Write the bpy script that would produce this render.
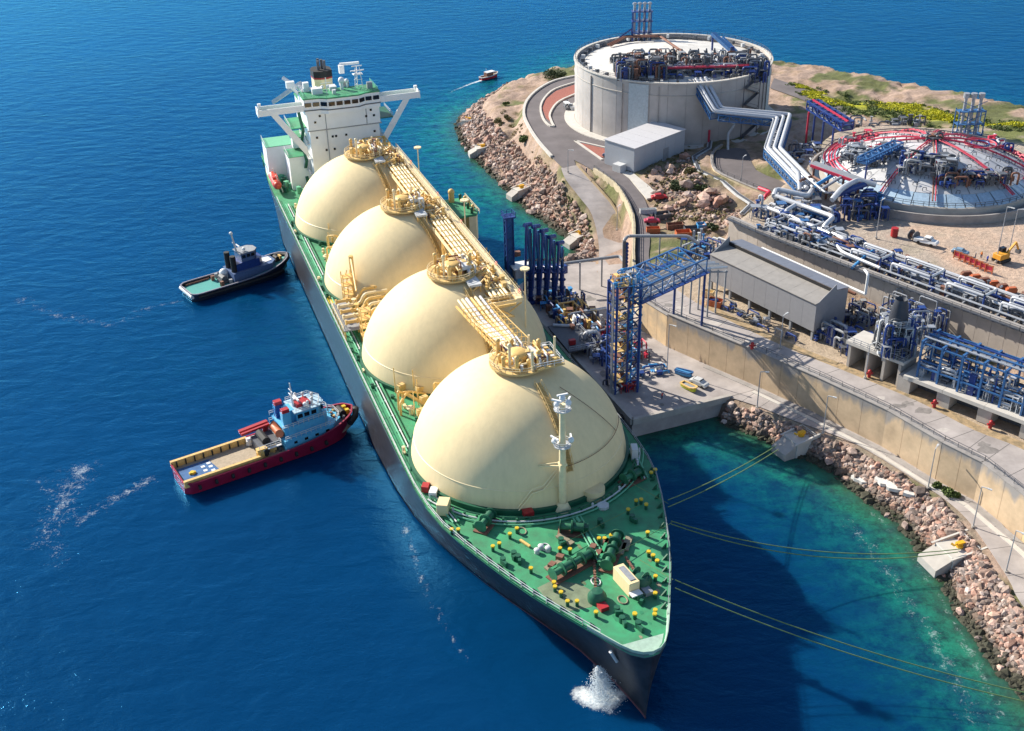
import bpy, math, random
import numpy as np
from mathutils import Vector, Matrix
R_ = math.radians
random.seed(7); rng = np.random.default_rng(7)
SC = bpy.context.scene
for o in list(bpy.data.objects): bpy.data.objects.remove(o)

# ------------------------------------------------------------------ camera, sky, sun, exposure
F_PX, PITCH, ROLL, CAM_H = 1125.53, R_(29.51), R_(-1.5716), 133.617
cam_d = bpy.data.cameras.new('camera'); cam = bpy.data.objects.new('camera', cam_d)
SC.collection.objects.link(cam); SC.camera = cam
FW = Vector((0, math.cos(PITCH), -math.sin(PITCH))); r0 = Vector((1, 0, 0)); u0 = r0.cross(FW)
RT = math.cos(ROLL)*r0 + math.sin(ROLL)*u0; UP = -math.sin(ROLL)*r0 + math.cos(ROLL)*u0
m3 = Matrix((RT, UP, -FW)).transposed()
cam.matrix_world = Matrix.Translation((0, 0, CAM_H)) @ m3.to_4x4()
cam_d.sensor_fit = 'HORIZONTAL'; cam_d.sensor_width = 36; cam_d.lens = F_PX*36/1024
cam_d.clip_start = 1; cam_d.clip_end = 60000

SUN_AZ, SUN_EL = R_(307), R_(32)
w = bpy.data.worlds.new('World'); SC.world = w; w.use_nodes = True
nt = w.node_tree; sky = nt.nodes.new('ShaderNodeTexSky'); sky.sky_type = 'NISHITA'
sky.sun_disc = False; sky.sun_elevation = SUN_EL; sky.sun_rotation = SUN_AZ; sky.air_density = 1.0; sky.dust_density = .6; sky.ozone_density = 1.4
nt.links.new(sky.outputs[0], nt.nodes['Background'].inputs[0]); nt.nodes['Background'].inputs[1].default_value = 0.095
sl = bpy.data.lights.new('sun', 'SUN'); sl.energy = 5.0; sl.angle = R_(.5); sl.color = (1, .93, .80)
sun = bpy.data.objects.new('sun', sl); SC.collection.objects.link(sun)
sd = Vector((math.sin(SUN_AZ)*math.cos(SUN_EL), math.cos(SUN_AZ)*math.cos(SUN_EL), math.sin(SUN_EL)))
sun.rotation_euler = (-sd).to_track_quat('-Z', 'Y').to_euler()
SC.view_settings.view_transform = 'Standard'; SC.view_settings.look = 'None'; SC.view_settings.exposure = 0.78
SC.render.engine = 'CYCLES'

def U(px, py, z):
    """world point of height z that the survey of the photograph gives for a pixel"""
    D = FW + RT*((px-512)/F_PX) + UP*((365.5-py)/F_PX)
    t = (z-CAM_H)/D.z
    return Vector((D.x*t, D.y*t, z))
def UL(pts, z=None): return [U(*p) if z is None else U(p[0], p[1], z) for p in pts]

# ------------------------------------------------------------------ materials
MATS = {}
def mat(name, col, rough=.6, metal=0., var=.15, scale=1.5, bump=0., coat=0., dirt=None, spec=None):
    if name in MATS: return MATS[name]
    m = bpy.data.materials.new(name); m.use_nodes = True; n = m.node_tree; b = n.nodes['Principled BSDF']
    b.inputs['Roughness'].default_value = rough; b.inputs['Metallic'].default_value = metal
    if spec is not None: b.inputs['Specular IOR Level'].default_value = spec
    tc = n.nodes.new('ShaderNodeTexCoord'); nz = n.nodes.new('ShaderNodeTexNoise')
    nz.inputs['Scale'].default_value = scale; nz.inputs['Detail'].default_value = 6; nz.inputs['Roughness'].default_value = .65
    n.links.new(tc.outputs['Object'], nz.inputs['Vector'])
    rp = n.nodes.new('ShaderNodeValToRGB'); rp.color_ramp.elements[0].position = .3; rp.color_ramp.elements[1].position = .7
    c = Vector(col[:3]); lo = c*(1-var); hi = c*(1+var)
    if dirt: lo = Vector(dirt)
    rp.color_ramp.elements[0].color = (*lo, 1); rp.color_ramp.elements[1].color = (*[min(1, v) for v in hi], 1)
    n.links.new(nz.outputs['Fac'], rp.inputs[0]); n.links.new(rp.outputs[0], b.inputs['Base Color'])
    if coat: b.inputs['Coat Weight'].default_value = coat; b.inputs['Coat Roughness'].default_value = .25
    if bump:
        bp = n.nodes.new('ShaderNodeBump'); bp.inputs['Strength'].default_value = bump; bp.inputs['Distance'].default_value = .2
        n.links.new(nz.outputs['Fac'], bp.inputs['Height']); n.links.new(bp.outputs[0], b.inputs['Normal'])
    MATS[name] = m; return m
CREAM = mat('cream_paint', (.77, .62, .36), .62, var=.04, scale=.12, spec=.2)
_n = CREAM.node_tree; _t = _n.nodes.new('ShaderNodeTexCoord'); _m = _n.nodes.new('ShaderNodeMapping'); _m.inputs['Scale'].default_value = (.9, .9, .06); _z = _n.nodes.new('ShaderNodeTexNoise'); _z.inputs['Scale'].default_value = 1; _z.inputs['Detail'].default_value = 8; _z.inputs['Roughness'].default_value = .7
_n.links.new(_t.outputs['Object'], _m.inputs[0]); _n.links.new(_m.outputs[0], _z.inputs[0]); _r = _n.nodes.new('ShaderNodeMapRange'); _r.inputs[1].default_value = .35; _r.inputs[2].default_value = .62; _r.inputs[3].default_value = .95; _r.inputs[4].default_value = 1.03; _n.links.new(_z.outputs['Fac'], _r.inputs[0])
_v = _n.nodes.new('ShaderNodeVectorMath'); _v.operation = 'SCALE'; _b = _n.nodes['Principled BSDF']; _n.links.new(_b.inputs['Base Color'].links[0].from_socket, _v.inputs[0]); _n.links.new(_r.outputs[0], _v.inputs['Scale']); _n.links.new(_v.outputs[0], _b.inputs['Base Color'])
YEL = mat('yellow_paint', (.72, .47, .16), .5, var=.12, scale=1)
YPIPE = mat('pale_yellow_paint', (.80, .66, .40), .45, var=.1, scale=1)
YDECK = mat('ochre_paint', (.60, .42, .17), .6, var=.15, scale=.6)
BRIGHTY = mat('bright_yellow_paint', (.62, .43, .02), .5, var=.1)
GREEN = mat('green_deck_paint', (.032, .27, .12), .6, var=.25, scale=.28, dirt=(.045, .17, .085))
DGREEN = mat('dark_green_paint', (.012, .10, .055), .5, var=.2)
LGREEN = mat('light_green_paint', (.13, .42, .25), .6, var=.1)
HULL = mat('black_hull_paint', (.026, .025, .032), .45, var=.5, scale=.5)
BOOT = mat('red_boot_paint', (.14, .06, .075), .5, var=.3, scale=.4)
WHITE = mat('white_paint', (.74, .74, .74), .45, var=.05, scale=.8)
OFFW = mat('off_white_paint', (.55, .56, .57), .5, var=.1, scale=.8)
GREY = mat('grey_paint', (.28, .29, .31), .5, var=.15)
DGREY = mat('dark_grey_paint', (.09, .095, .11), .5, var=.2)
BLACK = mat('black_rubber', (.012, .012, .014), .7, var=.2)
GLASS = mat('dark_window_glass', (.01, .013, .02), .08, var=.1)
RED = mat('red_paint', (.38, .02, .025), .45, var=.15)
PIPERED = mat('red_pipe_paint', (.52, .03, .07), .5, var=.15)
ORANGE = mat('orange_paint', (.48, .13, .05), .5, var=.15)
BLUE = mat('blue_steel_paint', (.03, .115, .29), .5, var=.3, scale=.8)
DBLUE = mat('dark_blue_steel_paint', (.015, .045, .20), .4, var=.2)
LBLUE = mat('light_blue_paint', (.05, .26, .55), .5, var=.12)
STEEL = mat('galvanised_steel', (.36, .38, .42), .45, .35, var=.15, scale=2)
PIPEW = mat('insulated_pipe_cladding', (.55, .56, .59), .4, .3, var=.08, scale=1.5)
BROWN = mat('rusty_brown_paint', (.20, .09, .06), .7, var=.3)
CONC = mat('concrete', (.40, .37, .34), .85, var=.15, scale=.35, bump=.15)
CONCD = mat('weathered_concrete', (.30, .28, .27), .85, var=.25, scale=.3, bump=.2)
CONCL = mat('pale_concrete', (.52, .49, .45), .85, var=.1, scale=.5, bump=.1)
TANW = mat('tan_concrete', (.60, .43, .25), .85, var=.25, scale=.25, bump=.15, dirt=(.42, .34, .25))
ASPH = mat('asphalt', (.135, .118, .122), .9, var=.22, scale=.16, bump=.06)
ROADC = mat('concrete_road', (.39, .35, .335), .88, var=.16, scale=.18, bump=.08, dirt=(.27, .24, .23))
REDG = mat('red_gravel', (.30, .10, .075), .9, var=.25, scale=3, bump=.3)
WOOD = mat('work_deck_planks', (.36, .29, .21), .8, var=.2, scale=2)
ROOFG = mat('grey_sheet_roof', (.20, .205, .23), .45, var=.12, scale=.5)
WALLG = mat('grey_sheet_wall', (.26, .26, .28), .5, var=.06, scale=.8)
ROPE = mat('green_rope', (.14, .22, .08), .8, var=.2)
SKIN = mat('skin', (.45, .28, .2), .6)
HIVIS = mat('orange_workwear', (.7, .2, .03), .8)
NAVY = mat('navy_workwear', (.03, .04, .09), .8)

# ------------------------------------------------------------------ mesh builder and object helpers
COL = SC.collection
ORG = {}
class MB:
    def __init__(s): s.v = []; s.f = []
    def add(s, vs, fs):
        k = len(s.v); s.v += [tuple(v) for v in vs]; s.f += [tuple(i+k for i in f) for f in fs]; return s
    def box(s, c, d, rz=0, M=None):
        x, y, z = d[0]/2, d[1]/2, d[2]/2; ca, sa = math.cos(rz), math.sin(rz)
        vs = []
        for k in range(8):
            a = x if k & 1 else -x; b = y if k & 2 else -y; e = z if k & 4 else -z
            vs.append((c[0]+a*ca-b*sa, c[1]+a*sa+b*ca, c[2]+e))
        return s.add(vs, [(0,2,3,1), (4,5,7,6), (0,1,5,4), (2,6,7,3), (0,4,6,2), (1,3,7,5)])
    def bar(s, a, b, w=.2, h=None):
        h = h or w; a = Vector(a); b = Vector(b); d = (b-a)
        if d.length < 1e-6: return s
        d.normalize(); u = Vector((0, 0, 1)) if abs(d.z) < .95 else Vector((1, 0, 0))
        r = d.cross(u).normalized(); t = r.cross(d)
        vs = [p + r*(sx*w/2) + t*(sy*h/2) for p in (a, b) for sx, sy in ((-1,-1), (1,-1), (1,1), (-1,1))]
        return s.add(vs, [(0,1,2,3), (7,6,5,4), (0,4,5,1), (1,5,6,2), (2,6,7,3), (3,7,4,0)])
    def tube(s, pts, r=.2, n=8, r2=None, caps=True):
        pts = [Vector(p) for p in pts]; k0 = len(s.v); m = len(pts); rad = [r + ((r2 if r2 is not None else r)-r)*i/(m-1) for i in range(m)]
        ref = None
        for i, p in enumerate(pts):
            d = Vector((0, 0, 0))
            if i: d += (p-pts[i-1]).normalized()
            if i < m-1: d += (pts[i+1]-p).normalized()
            if d.length < 1e-4: d = Vector((0, 0, 1))
            d.normalize()
            if ref is None: ref = Vector((0, 0, 1)) if abs(d.z) < .9 else Vector((1, 0, 0))
            a = d.cross(ref)
            if a.length < .1: ref = Vector((1, .3, 0)).normalized(); a = d.cross(ref)
            a.normalize(); b = a.cross(d).normalized()
            for k in range(n):
                t = 2*math.pi*k/n; s.v.append(tuple(p + (a*math.cos(t)+b*math.sin(t))*rad[i]))
        for i in range(m-1):
            for k in range(n):
                s.f.append((k0+i*n+k, k0+i*n+(k+1) % n, k0+(i+1)*n+(k+1) % n, k0+(i+1)*n+k))
        if caps: s.f.append(tuple(k0+k for k in range(n))[::-1]); s.f.append(tuple(k0+(m-1)*n+k for k in range(n)))
        return s
    def bent(s, pts, r, n=8, br=None):
        """pipe with rounded elbows"""
        pts = [Vector(p) for p in pts]; br = br or r*2.2; out = [pts[0]]
        for i in range(1, len(pts)-1):
            a, b, c = pts[i-1], pts[i], pts[i+1]; q = min(br, (a-b).length*.45, (c-b).length*.45)
            A = b+(a-b).normalized()*q; C_ = b+(c-b).normalized()*q
            for t in (0, .33, .67, 1): out.append(A*(1-t)**2 + b*2*t*(1-t) + C_*t*t)
        out.append(pts[-1]); return s.tube(out, r, n)
    def cyl(s, c, r, h, n=16, r2=None): return s.tube([c, (c[0], c[1], c[2]+h)], r, n, r2)
    def lathe(s, c, prof, n=48, a0=0, a1=2*math.pi):
        full = abs(a1-a0-2*math.pi) < 1e-6; k0 = len(s.v); m = n if full else n+1
        for r, z in prof:
            for k in range(m):
                t = a0+(a1-a0)*k/n; s.v.append((c[0]+r*math.cos(t), c[1]+r*math.sin(t), c[2]+z))
        for i in range(len(prof)-1):
            for k in range(n):
                k2 = (k+1) % m; s.f.append((k0+i*m+k, k0+i*m+k2, k0+(i+1)*m+k2, k0+(i+1)*m+k))
        return s
    def sphere(s, c, r, n=12, m=8, sz=1):
        return s.lathe(c, [(max(1e-3, r*math.sin(math.pi*i/m)), -sz*r*math.cos(math.pi*i/m)) for i in range(m+1)], n)
    def prism(s, poly, z0, z1):
        """poly: xy list; z0 / z1 numbers or lists"""
        n = len(poly); A = sum(poly[i][0]*poly[(i+1) % n][1]-poly[(i+1) % n][0]*poly[i][1] for i in range(n))
        idx = list(range(n)) if A > 0 else list(range(n))[::-1]
        zz0 = [z0]*n if not hasattr(z0, '__len__') else z0; zz1 = [z1]*n if not hasattr(z1, '__len__') else z1
        vs = [(poly[i][0], poly[i][1], zz0[i]) for i in idx]+[(poly[i][0], poly[i][1], zz1[i]) for i in idx]
        return s.add(vs, [tuple(range(n))[::-1], tuple(range(n, 2*n))]+[(i, (i+1) % n, n+(i+1) % n, n+i) for i in range(n)])
    def rail(s, pts, h=1.1, step=2.0, r=.05, closed=False):
        pts = [Vector(p) for p in pts]
        if closed: pts = pts+[pts[0]]
        for a, b in zip(pts, pts[1:]):
            L = (b-a).length; k = max(1, int(L/step))
            for j in range(k+1):
                p = a.lerp(b, j/k); s.bar(p, p+Vector((0, 0, h)), r*1.6)
            for q in (1, .55): s.bar(a+Vector((0, 0, h*q)), b+Vector((0, 0, h*q)), r*1.6)
        return s
    def build(s, name, m, parent=None, smooth=False, world=False, label=None, kind=None, bevel=0, weld=False):
        me = bpy.data.meshes.new(name); v = s.v
        if world and parent is not None:
            o = ORG[parent.name]; v = [(p[0]-o[0], p[1]-o[1], p[2]-o[2]) for p in v]
        me.from_pydata(v, [], s.f); me.materials.append(m); me.update()
        if smooth:
            me.polygons.foreach_set('use_smooth', [True]*len(me.polygons))
            me.set_sharp_from_angle(angle=R_(40))
        ob = bpy.data.objects.new(name, me); COL.objects.link(ob)
        if parent is not None:
            ob.parent = parent; ORG[ob.name] = ORG[parent.name]
        if label: ob['label'] = label
        if kind: ob['kind'] = kind
        if bevel:
            bm = ob.modifiers.new('bevel', 'BEVEL'); bm.width = bevel; bm.segments = 1; bm.limit_method = 'ANGLE'
        return ob
def tag(o, label=None, cat=None, group=None, kind=None):
    if label: o['label'] = label
    if cat: o['category'] = cat
    if group: o['group'] = group
    if kind: o['kind'] = kind
    return o
def thing(name, label, cat, loc=(0, 0, 0), rz=0, group=None):
    o = bpy.data.objects.new(name, None); COL.objects.link(o); o.empty_display_size = .5
    o.location = loc; o.rotation_euler = (0, 0, rz); ORG[o.name] = Vector(loc)
    return tag(o, label, cat, group)
def copy_tree(o, parent=None, label=None, loc=None, rz=None, scale=None, kids=True):
    c = o.copy(); COL.objects.link(c); c.parent = parent
    if label: c['label'] = label
    if loc is not None: c.location = loc
    if rz is not None: c.rotation_euler = (0, 0, rz)
    if scale is not None: c.scale = scale if hasattr(scale, '__len__') else (scale,)*3
    ORG[c.name] = Vector(c.location) if parent is None else ORG.get(parent.name)
    if kids:
        for ch in KIDS(o): copy_tree(ch, c)
    return c
def KIDS(o): return [x for x in COL.objects if x.parent == o] if o.type in ('EMPTY', 'MESH') else []
# ================================================================== GROUND, SHORE AND WATER
coast_px = [(1060, 735), (1024, 690), (1008, 672), (985, 640), (960, 605), (945, 577), (925, 548), (905, 522), (880, 505), (850, 482), (825, 464),
            (800, 452), (775, 441), (750, 430), (728, 422), (712, 410)]
SHIP_H = R_(18.68); S0 = Vector((.8152, 178.317, 0)); SA = Vector((math.sin(SHIP_H), -math.cos(SHIP_H), 0)); SB = Vector((math.cos(SHIP_H), math.sin(SHIP_H), 0))
def ship(a, b, z=0): return S0+SA*a+SB*b+Vector((0, 0, z))
coast = [(150, -60), (110, 50)] + [tuple(U(x, y, 0)[:2]) for x, y in coast_px]
coast += [tuple(ship(-17.5, 33)[:2]), tuple(ship(-84, 31)[:2])]
coast += [tuple(U(x, y, 0)[:2]) for x, y in [(545, 274), (566, 262), (578, 256), (580, 248), (574, 240), (556, 226), (532, 211), (516, 196), (500, 181), (486, 166), (471, 152), (463, 140), (458, 126), (463, 116), (478, 107), (497, 98), (522, 91), (545, 83), (560, 76), (575, 67)]]
coast += [(28, 480), (60, 500), (95, 495), (117, 478)] + [tuple(U(x, y, 0)[:2]) for x, y in [(820, 86), (860, 94), (900, 103), (950, 113), (1024, 129)]]
coast += [(240, 365), (300, 280), (350, 150), (380, -60)]
CO = np.array(coast)
def seg_dist(P, poly, closed=True):
    d = np.full(len(P), 1e9); n = len(poly)
    for i in range(n if closed else n-1):
        a = poly[i]; b = poly[(i+1) % n]; ab = b-a; t = np.clip(((P-a)@ab)/(ab@ab+1e-9), 0, 1)
        d = np.minimum(d, np.hypot(*(P-a-t[:, None]*ab).T))
    return d
def inside(P, poly):
    c = np.zeros(len(P), bool); n = len(poly); x, y = P.T
    for i in range(n):
        x1, y1 = poly[i]; x2, y2 = poly[(i+1) % n]
        if y1 == y2: continue
        k = ((y1 > y) != (y2 > y)) & (x < (x2-x1)*(y-y1)/(y2-y1)+x1); c ^= k
    return c
def vnoise(P, s, seed=0):
    """cheap value noise on numpy arrays"""
    r = np.random.default_rng(seed); T = r.random((64, 64)); q = P/s; i = np.floor(q).astype(int); f = q-i; f = f*f*(3-2*f)
    g = lambda a, b: T[(i[:, 0]+a) % 64, (i[:, 1]+b) % 64]
    return (g(0,0)*(1-f[:,0])+g(1,0)*f[:,0])*(1-f[:,1])+(g(0,1)*(1-f[:,0])+g(1,1)*f[:,0])*f[:,1]
def fbm(P, s, seed=0, o=4): return sum(vnoise(P, s/2**k, seed+k)*.5**k for k in range(o))/sum(.5**k for k in range(o))

# ---- layout lines shared by terrain, roads and walls
wall_top = UL([(645, 298), (670, 313), (713, 331), (767, 353), (820, 376), (890, 409), (945, 441), (985, 461)], 13) + [Vector((91.5, 160, 13)), Vector((97, 140, 13)), Vector((110, 105, 13))]
wall_foot = [Vector((p.x-.3, p.y-.5, 4.5)) for p in wall_top]
lroad_out = UL([(729, 397), (760, 407), (793, 420), (854, 443), (908, 475), (946, 500), (973, 526), (1007, 576), (1040, 625)], 4.5) + [Vector((96, 95, 4.5))]
lroad_in = [wall_foot[i] for i in (3,)] + UL([(801, 403), (830, 418), (870, 437), (927, 462), (965, 480), (992, 512), (1020, 545)], 4.5) + [Vector((92.5, 140, 4.5)), Vector((105, 105, 4.5))]
tallw = [Vector((57.5, 271, 22.5)), Vector((63.2, 261.9, 22.5)), Vector((72, 250, 22.5)), Vector((90, 227, 22.5)), Vector((106.7, 206.2, 22.5)), Vector((150, 152, 22.5))]
lower_L = UL([(561, 168, 14), (566, 180, 13.3), (580, 198, 11), (592, 215, 8.7), (599, 248, 5), (596, 290, 4.62), (598, 318, 4.62)])
lower_R = UL([(577, 165, 14), (585, 174, 13.3), (604, 195, 11), (616, 211, 8.7), (626, 242, 5), (629, 275, 4.62), (640, 318, 4.62)])
upper_L = UL([(574, 160, 14), (594, 171, 13.8), (614, 185, 13.4), (625, 200, 13), (633, 218, 13), (634, 238, 13), (634, 270, 13), (645, 298, 13)])
upper_R = UL([(600, 156, 14), (619, 168, 13.8), (634, 185, 13.4), (645, 200, 13), (649, 218, 13), (650, 240, 13), (650, 262, 13), (668, 283, 13)])
coast_road_L = wall_top[:]
coast_road_R = UL([(668, 283), (695, 302), (740, 326), (797, 352), (840, 369), (917, 401), (974, 430), (1024, 450)], 13) + [Vector((104, 160, 13)), Vector((108, 140, 13)), Vector((122, 105, 13))]
far_L = UL([(774, 78), (800, 87), (835, 101), (850, 112)], 14); far_R = UL([(770, 88), (798, 98), (822, 109), (836, 120)], 14)
jct = UL([(578, 76), (555, 81), (538.5, 89.6), (527, 101), (523.7, 114), (528.7, 127), (538.5, 142), (551.7, 157), (563, 168), (576, 165), (574, 160), (600, 156), (619, 168), (634, 172), (672, 146)], 14) + [Vector((57, 386, 14)), Vector((45, 430, 14))]
ramp = UL([(717, 150), (745, 149), (756, 170), (786, 184), (772, 196), (753, 189), (734, 181), (716, 172), (711.5, 161)], 15)
quay = [ship(-15.6, 31.2, 4.5), ship(-86, 29, 4.5)] + UL([(545, 268), (580, 262), (600, 262), (622, 262), (640, 300)], 4.5) + wall_foot[1:4] + UL([(731, 396)], 4.5)
xy = lambda L: np.array([(p[0], p[1]) for p in L])
plate13 = [(p.x+.2, p.y+.4) for p in wall_top] + [(200, 100), (190, 120), (149, 150), (105.5, 205), (89, 226), (71, 249), (62, 261), (56.5, 270), (50, 275), (42, 262)]
plate20 = [(p.x+.6, p.y+.6) for p in tallw] + [(320, 150), (300, 250), (185, 350)] + [tuple(p[:2]) for p in UL([(940, 128), (880, 122), (835, 132), (800, 158), (792, 178)], 20)]
plaza_q = [(p.x, p.y) for p in quay]
tallc = (57.8, 386.5)

def grid(xs, ys):
    X, Y = np.meshgrid(xs, ys); P = np.stack([X.ravel(), Y.ravel()], 1); nx, ny = len(xs), len(ys)
    i = (np.arange(ny-1)[:, None]*nx+np.arange(nx-1)).ravel(); return P, np.stack([i, i+1, i+1+nx, i+nx], 1)
def np_mesh(name, V, Fq, smooth=True):
    me = bpy.data.meshes.new(name); me.vertices.add(len(V)); me.vertices.foreach_set('co', V.astype(np.float32).ravel())
    me.loops.add(Fq.size); me.loops.foreach_set('vertex_index', Fq.astype(np.int32).ravel()); me.polygons.add(len(Fq))
    k = Fq.shape[1]; me.polygons.foreach_set('loop_start', np.arange(0, Fq.size, k, dtype=np.int32)); me.update(calc_edges=True); me.validate()
    me.polygons.foreach_set('use_smooth', np.full(len(me.polygons), smooth)); return me
def vcol(me, name, C_):
    a = me.color_attributes.new(name, 'FLOAT_COLOR', 'POINT'); C4 = np.ones((len(C_), 4), np.float32); C4[:, :C_.shape[1]] = C_; a.data.foreach_set('color', C4.ravel())

xs = np.concatenate([np.arange(-26, 150, 1.), np.arange(150, 230, 2.5), np.arange(230, 400, 12.)])
ys = np.concatenate([np.arange(-60, 90, 10.), np.arange(90, 460, 1.), np.arange(460, 520, 3.)])
P, Q = grid(xs, ys)
ins = inside(P, CO); dc = seg_dist(P, CO); sdist = np.where(ins, dc, -dc)
ctrl = [(660, 190, 13), (668, 172, 15), (690, 178, 16), (706, 196, 14.5), (728, 212, 13.5), (742, 226, 14), (660, 235, 12.8), (700, 235, 13), (690, 215, 13), (660, 262, 12.8), (690, 262, 13), (720, 235, 13.5),
        (500, 125, 9), (515, 100, 10), (520, 140, 12), (500, 150, 8.5), (520, 170, 8.5), (545, 190, 8), (560, 160, 14), (570, 205, 8.5), (585, 230, 6), (585, 255, 4.6), (600, 240, 5.5),
        (860, 108, 12), (950, 128, 14), (1024, 145, 15), (880, 116, 15), (800, 130, 15), (790, 105, 13.5), (770, 140, 15), (785, 160, 17), (760, 150, 15.2), (738, 170, 15), (780, 200, 18), (757, 205, 14.5), (700, 150, 14.5),
        (790, 440, 4.3), (850, 465, 4.3), (920, 510, 4.3), (970, 555, 4.3), (1010, 620, 4.3)]
CP = np.array([tuple(U(*c)) for c in ctrl]); wsum = np.zeros(len(P)); hs = np.zeros(len(P))
for c in CP:
    wt = 1/(np.hypot(P[:, 0]-c[0], P[:, 1]-c[1])**2.6+6); wsum += wt; hs += wt*c[2]
nat = hs/wsum
rough = (fbm(P, 9, 3)-.5)*3.2+(fbm(P, 3, 8)-.5)*1.8
lowshore = (P[:, 1] < 225) & (P[:, 0] < 110)
h = nat+rough*.8*np.clip(sdist/6, .2, 1)*np.where(lowshore, .15, 1)
slope = np.where(lowshore, .62, .78)
shore_h = sdist*slope*(1+(fbm(P, 5, 21)-.5)*.7)+(fbm(P, 2.2, 5)-.5)*1.4-.1
h = np.where(ins, np.minimum(h, shore_h), np.maximum(-6, sdist*.5-.5))
flat = np.zeros(len(P), bool)
def setpoly(poly, z, soft=2.5):
    global h
    poly = np.array([(p[0], p[1]) for p in poly]); I = inside(P, poly); d = seg_dist(P, poly)
    if soft:
        k = np.clip(1-d/soft, 0, 1)*(~I)*(ins)*(~flat); h = h*(1-k)+k*np.minimum(h, z-.15) if False else h*(1-k)+k*(z-.15)
    h = np.where(I, z-.15, h); flat[I] = True
def setribbon(Lp, Rp, soft=2.5):
    global h
    for i in range(len(Lp)-1):
        q = [Lp[i], Lp[i+1], Rp[i+1], Rp[i]]; A = np.array([(p.x, p.y) for p in q]); I = inside(P, A); d = seg_dist(P, A)
        a = (xy([Lp[i]])[0]+xy([Rp[i]])[0])/2; b = (xy([Lp[i+1]])[0]+xy([Rp[i+1]])[0])/2; ab = b-a
        t = np.clip(((P-a)@ab)/(ab@ab), 0, 1); z = (Lp[i].z*(1-t)+Lp[i+1].z*t)-.2
        k = np.where(I, 1, np.clip(1.15-d/soft, 0, 1)*(~flat)*ins); h = h*(1-k)+k*z; flat[I] = True
# low ones first, retaining walls hide the steps
_q = np.array(plaza_q); I = inside(P, _q) & (seg_dist(P, _q) > 1.6); h = np.where(inside(P, _q), np.where(I, 4.35, -1.), h); flat[I] = True
lower_poly = lroad_out+lroad_in[::-1]
setribbon(lroad_out[:9], (lroad_in+[lroad_in[-1]])[:9], 3)
setribbon(lower_L, lower_R, 3.2)
setpoly(plate20, 20, 3)
setpoly(plate13, 13, 0)
setribbon(upper_L, upper_R, 1.2)
setpoly(jct, 14, 3)
setribbon(far_L, far_R, 3)
setpoly(ramp, 15, 1.5)
# strip between lower-road outer edge and wall foot is always low
strip = xy(lroad_out+lroad_in[::-1]); I = inside(P, strip); h = np.where(I, 4.3, h)
V = np.column_stack([P, h])
# --- ground colours (what the ground is made of: stone, soil, grass, concrete yard)
rock = np.array([.38, .27, .21]); soil = np.array([.30, .20, .125]); grass = np.array([.115, .125, .04]); yard = np.array([.40, .33, .27]); flower = np.array([.42, .42, .015]); dirty = np.array([.24, .20, .15])
n1 = fbm(P, 14, 40)[:, None]; n2 = fbm(P, 4, 50)[:, None]; n3 = fbm(P, 1.7, 60)[:, None]
Cg = rock*(.75+.5*n3); k = np.clip((n2-.5)*8, 0, 1)*.6; Cg = Cg*(1-k)+soil*k
k = np.clip((n1+.35*n2-.66)*9, 0, 1)*np.clip((sdist[:, None]-8)/6, 0, 1); Cg = Cg*(1-k)+grass*(.7+.6*n3)*k
def paint(poly, c, amt=1., soft=1.5, nz=.35):
    global Cg
    A = np.array([(p[0], p[1]) for p in poly]); I = inside(P, A); d = seg_dist(P, A); s_ = np.where(I, d, -d)
    k = np.clip(s_/soft+.5, 0, 1)[:, None]*np.clip(amt+(n2-.5)*nz*4, 0, 1); Cg = Cg*(1-k)+np.array(c)*(.8+.4*n3)*k
paint(plate20, yard, 1); paint(plate13, (.42, .33, .24), 1)
paint(UL([(563, 175), (580, 195), (596, 222), (590, 228), (570, 205), (556, 183)], 9), grass, .9)
paint(UL([(640, 130), (760, 150), (750, 235), (650, 240), (640, 180)], 13.5), (.24, .18, .11), .6, 4, 1)
paint(UL([(780, 82), (830, 90), (900, 104), (1024, 130), (1080, 150), (1080, 175), (1000, 158), (930, 138), (850, 112), (800, 100)], 14), (.15, .165, .045), .95, 4, .8)
for q in [[(795, 88), (830, 95), (850, 108), (830, 104)], [(880, 100), (910, 103), (940, 112), (960, 122), (930, 122), (890, 110)], [(975, 122), (1024, 128), (1040, 140), (1010, 141), (980, 133)], [(840, 96), (870, 99), (880, 106), (850, 103)]]:
    paint(UL(q, 14), flower, .95, 4, 1.2)
paint(UL([(735, 398), (793, 418), (854, 441), (908, 474), (946, 499), (973, 525), (985, 560), (940, 540), (900, 500), (850, 470), (780, 430)], 4.3), dirty, .8, 2, 1)
for q in [[(895, 470), (930, 490), (950, 505), (925, 505), (900, 488)], [(1000, 575), (1024, 600), (1024, 615), (1005, 595)]]: paint(UL(q, 4.3), grass, .9, 1.5, 1)
paint(UL([(900, 225), (1024, 222), (1100, 300), (1100, 380), (1024, 300), (960, 275)], 20), (.50, .36, .27), .9, 3, .6)
wet = np.clip(1-(h+.3)/1.3, 0, 1)[:, None]; Cg = Cg*(1-wet*.75)+np.array([.035, .04, .02])*wet*.75
me = np_mesh('terrain', V, Q); vcol(me, 'ground', Cg)
tm = bpy.data.materials.new('ground'); tm.use_nodes = True; n = tm.node_tree; b = n.nodes['Principled BSDF']; b.inputs['Roughness'].default_value = .92
at = n.nodes.new('ShaderNodeAttribute'); at.attribute_name = 'ground'; tc = n.nodes.new('ShaderNodeTexCoord')
nz = n.nodes.new('ShaderNodeTexNoise'); nz.inputs['Scale'].default_value = .9; nz.inputs['Detail'].default_value = 9; nz.inputs['Roughness'].default_value = .75
mp = n.nodes.new('ShaderNodeMapRange'); mp.inputs[1].default_value = .25; mp.inputs[2].default_value = .75; mp.inputs[3].default_value = .6; mp.inputs[4].default_value = 1.35
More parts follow.
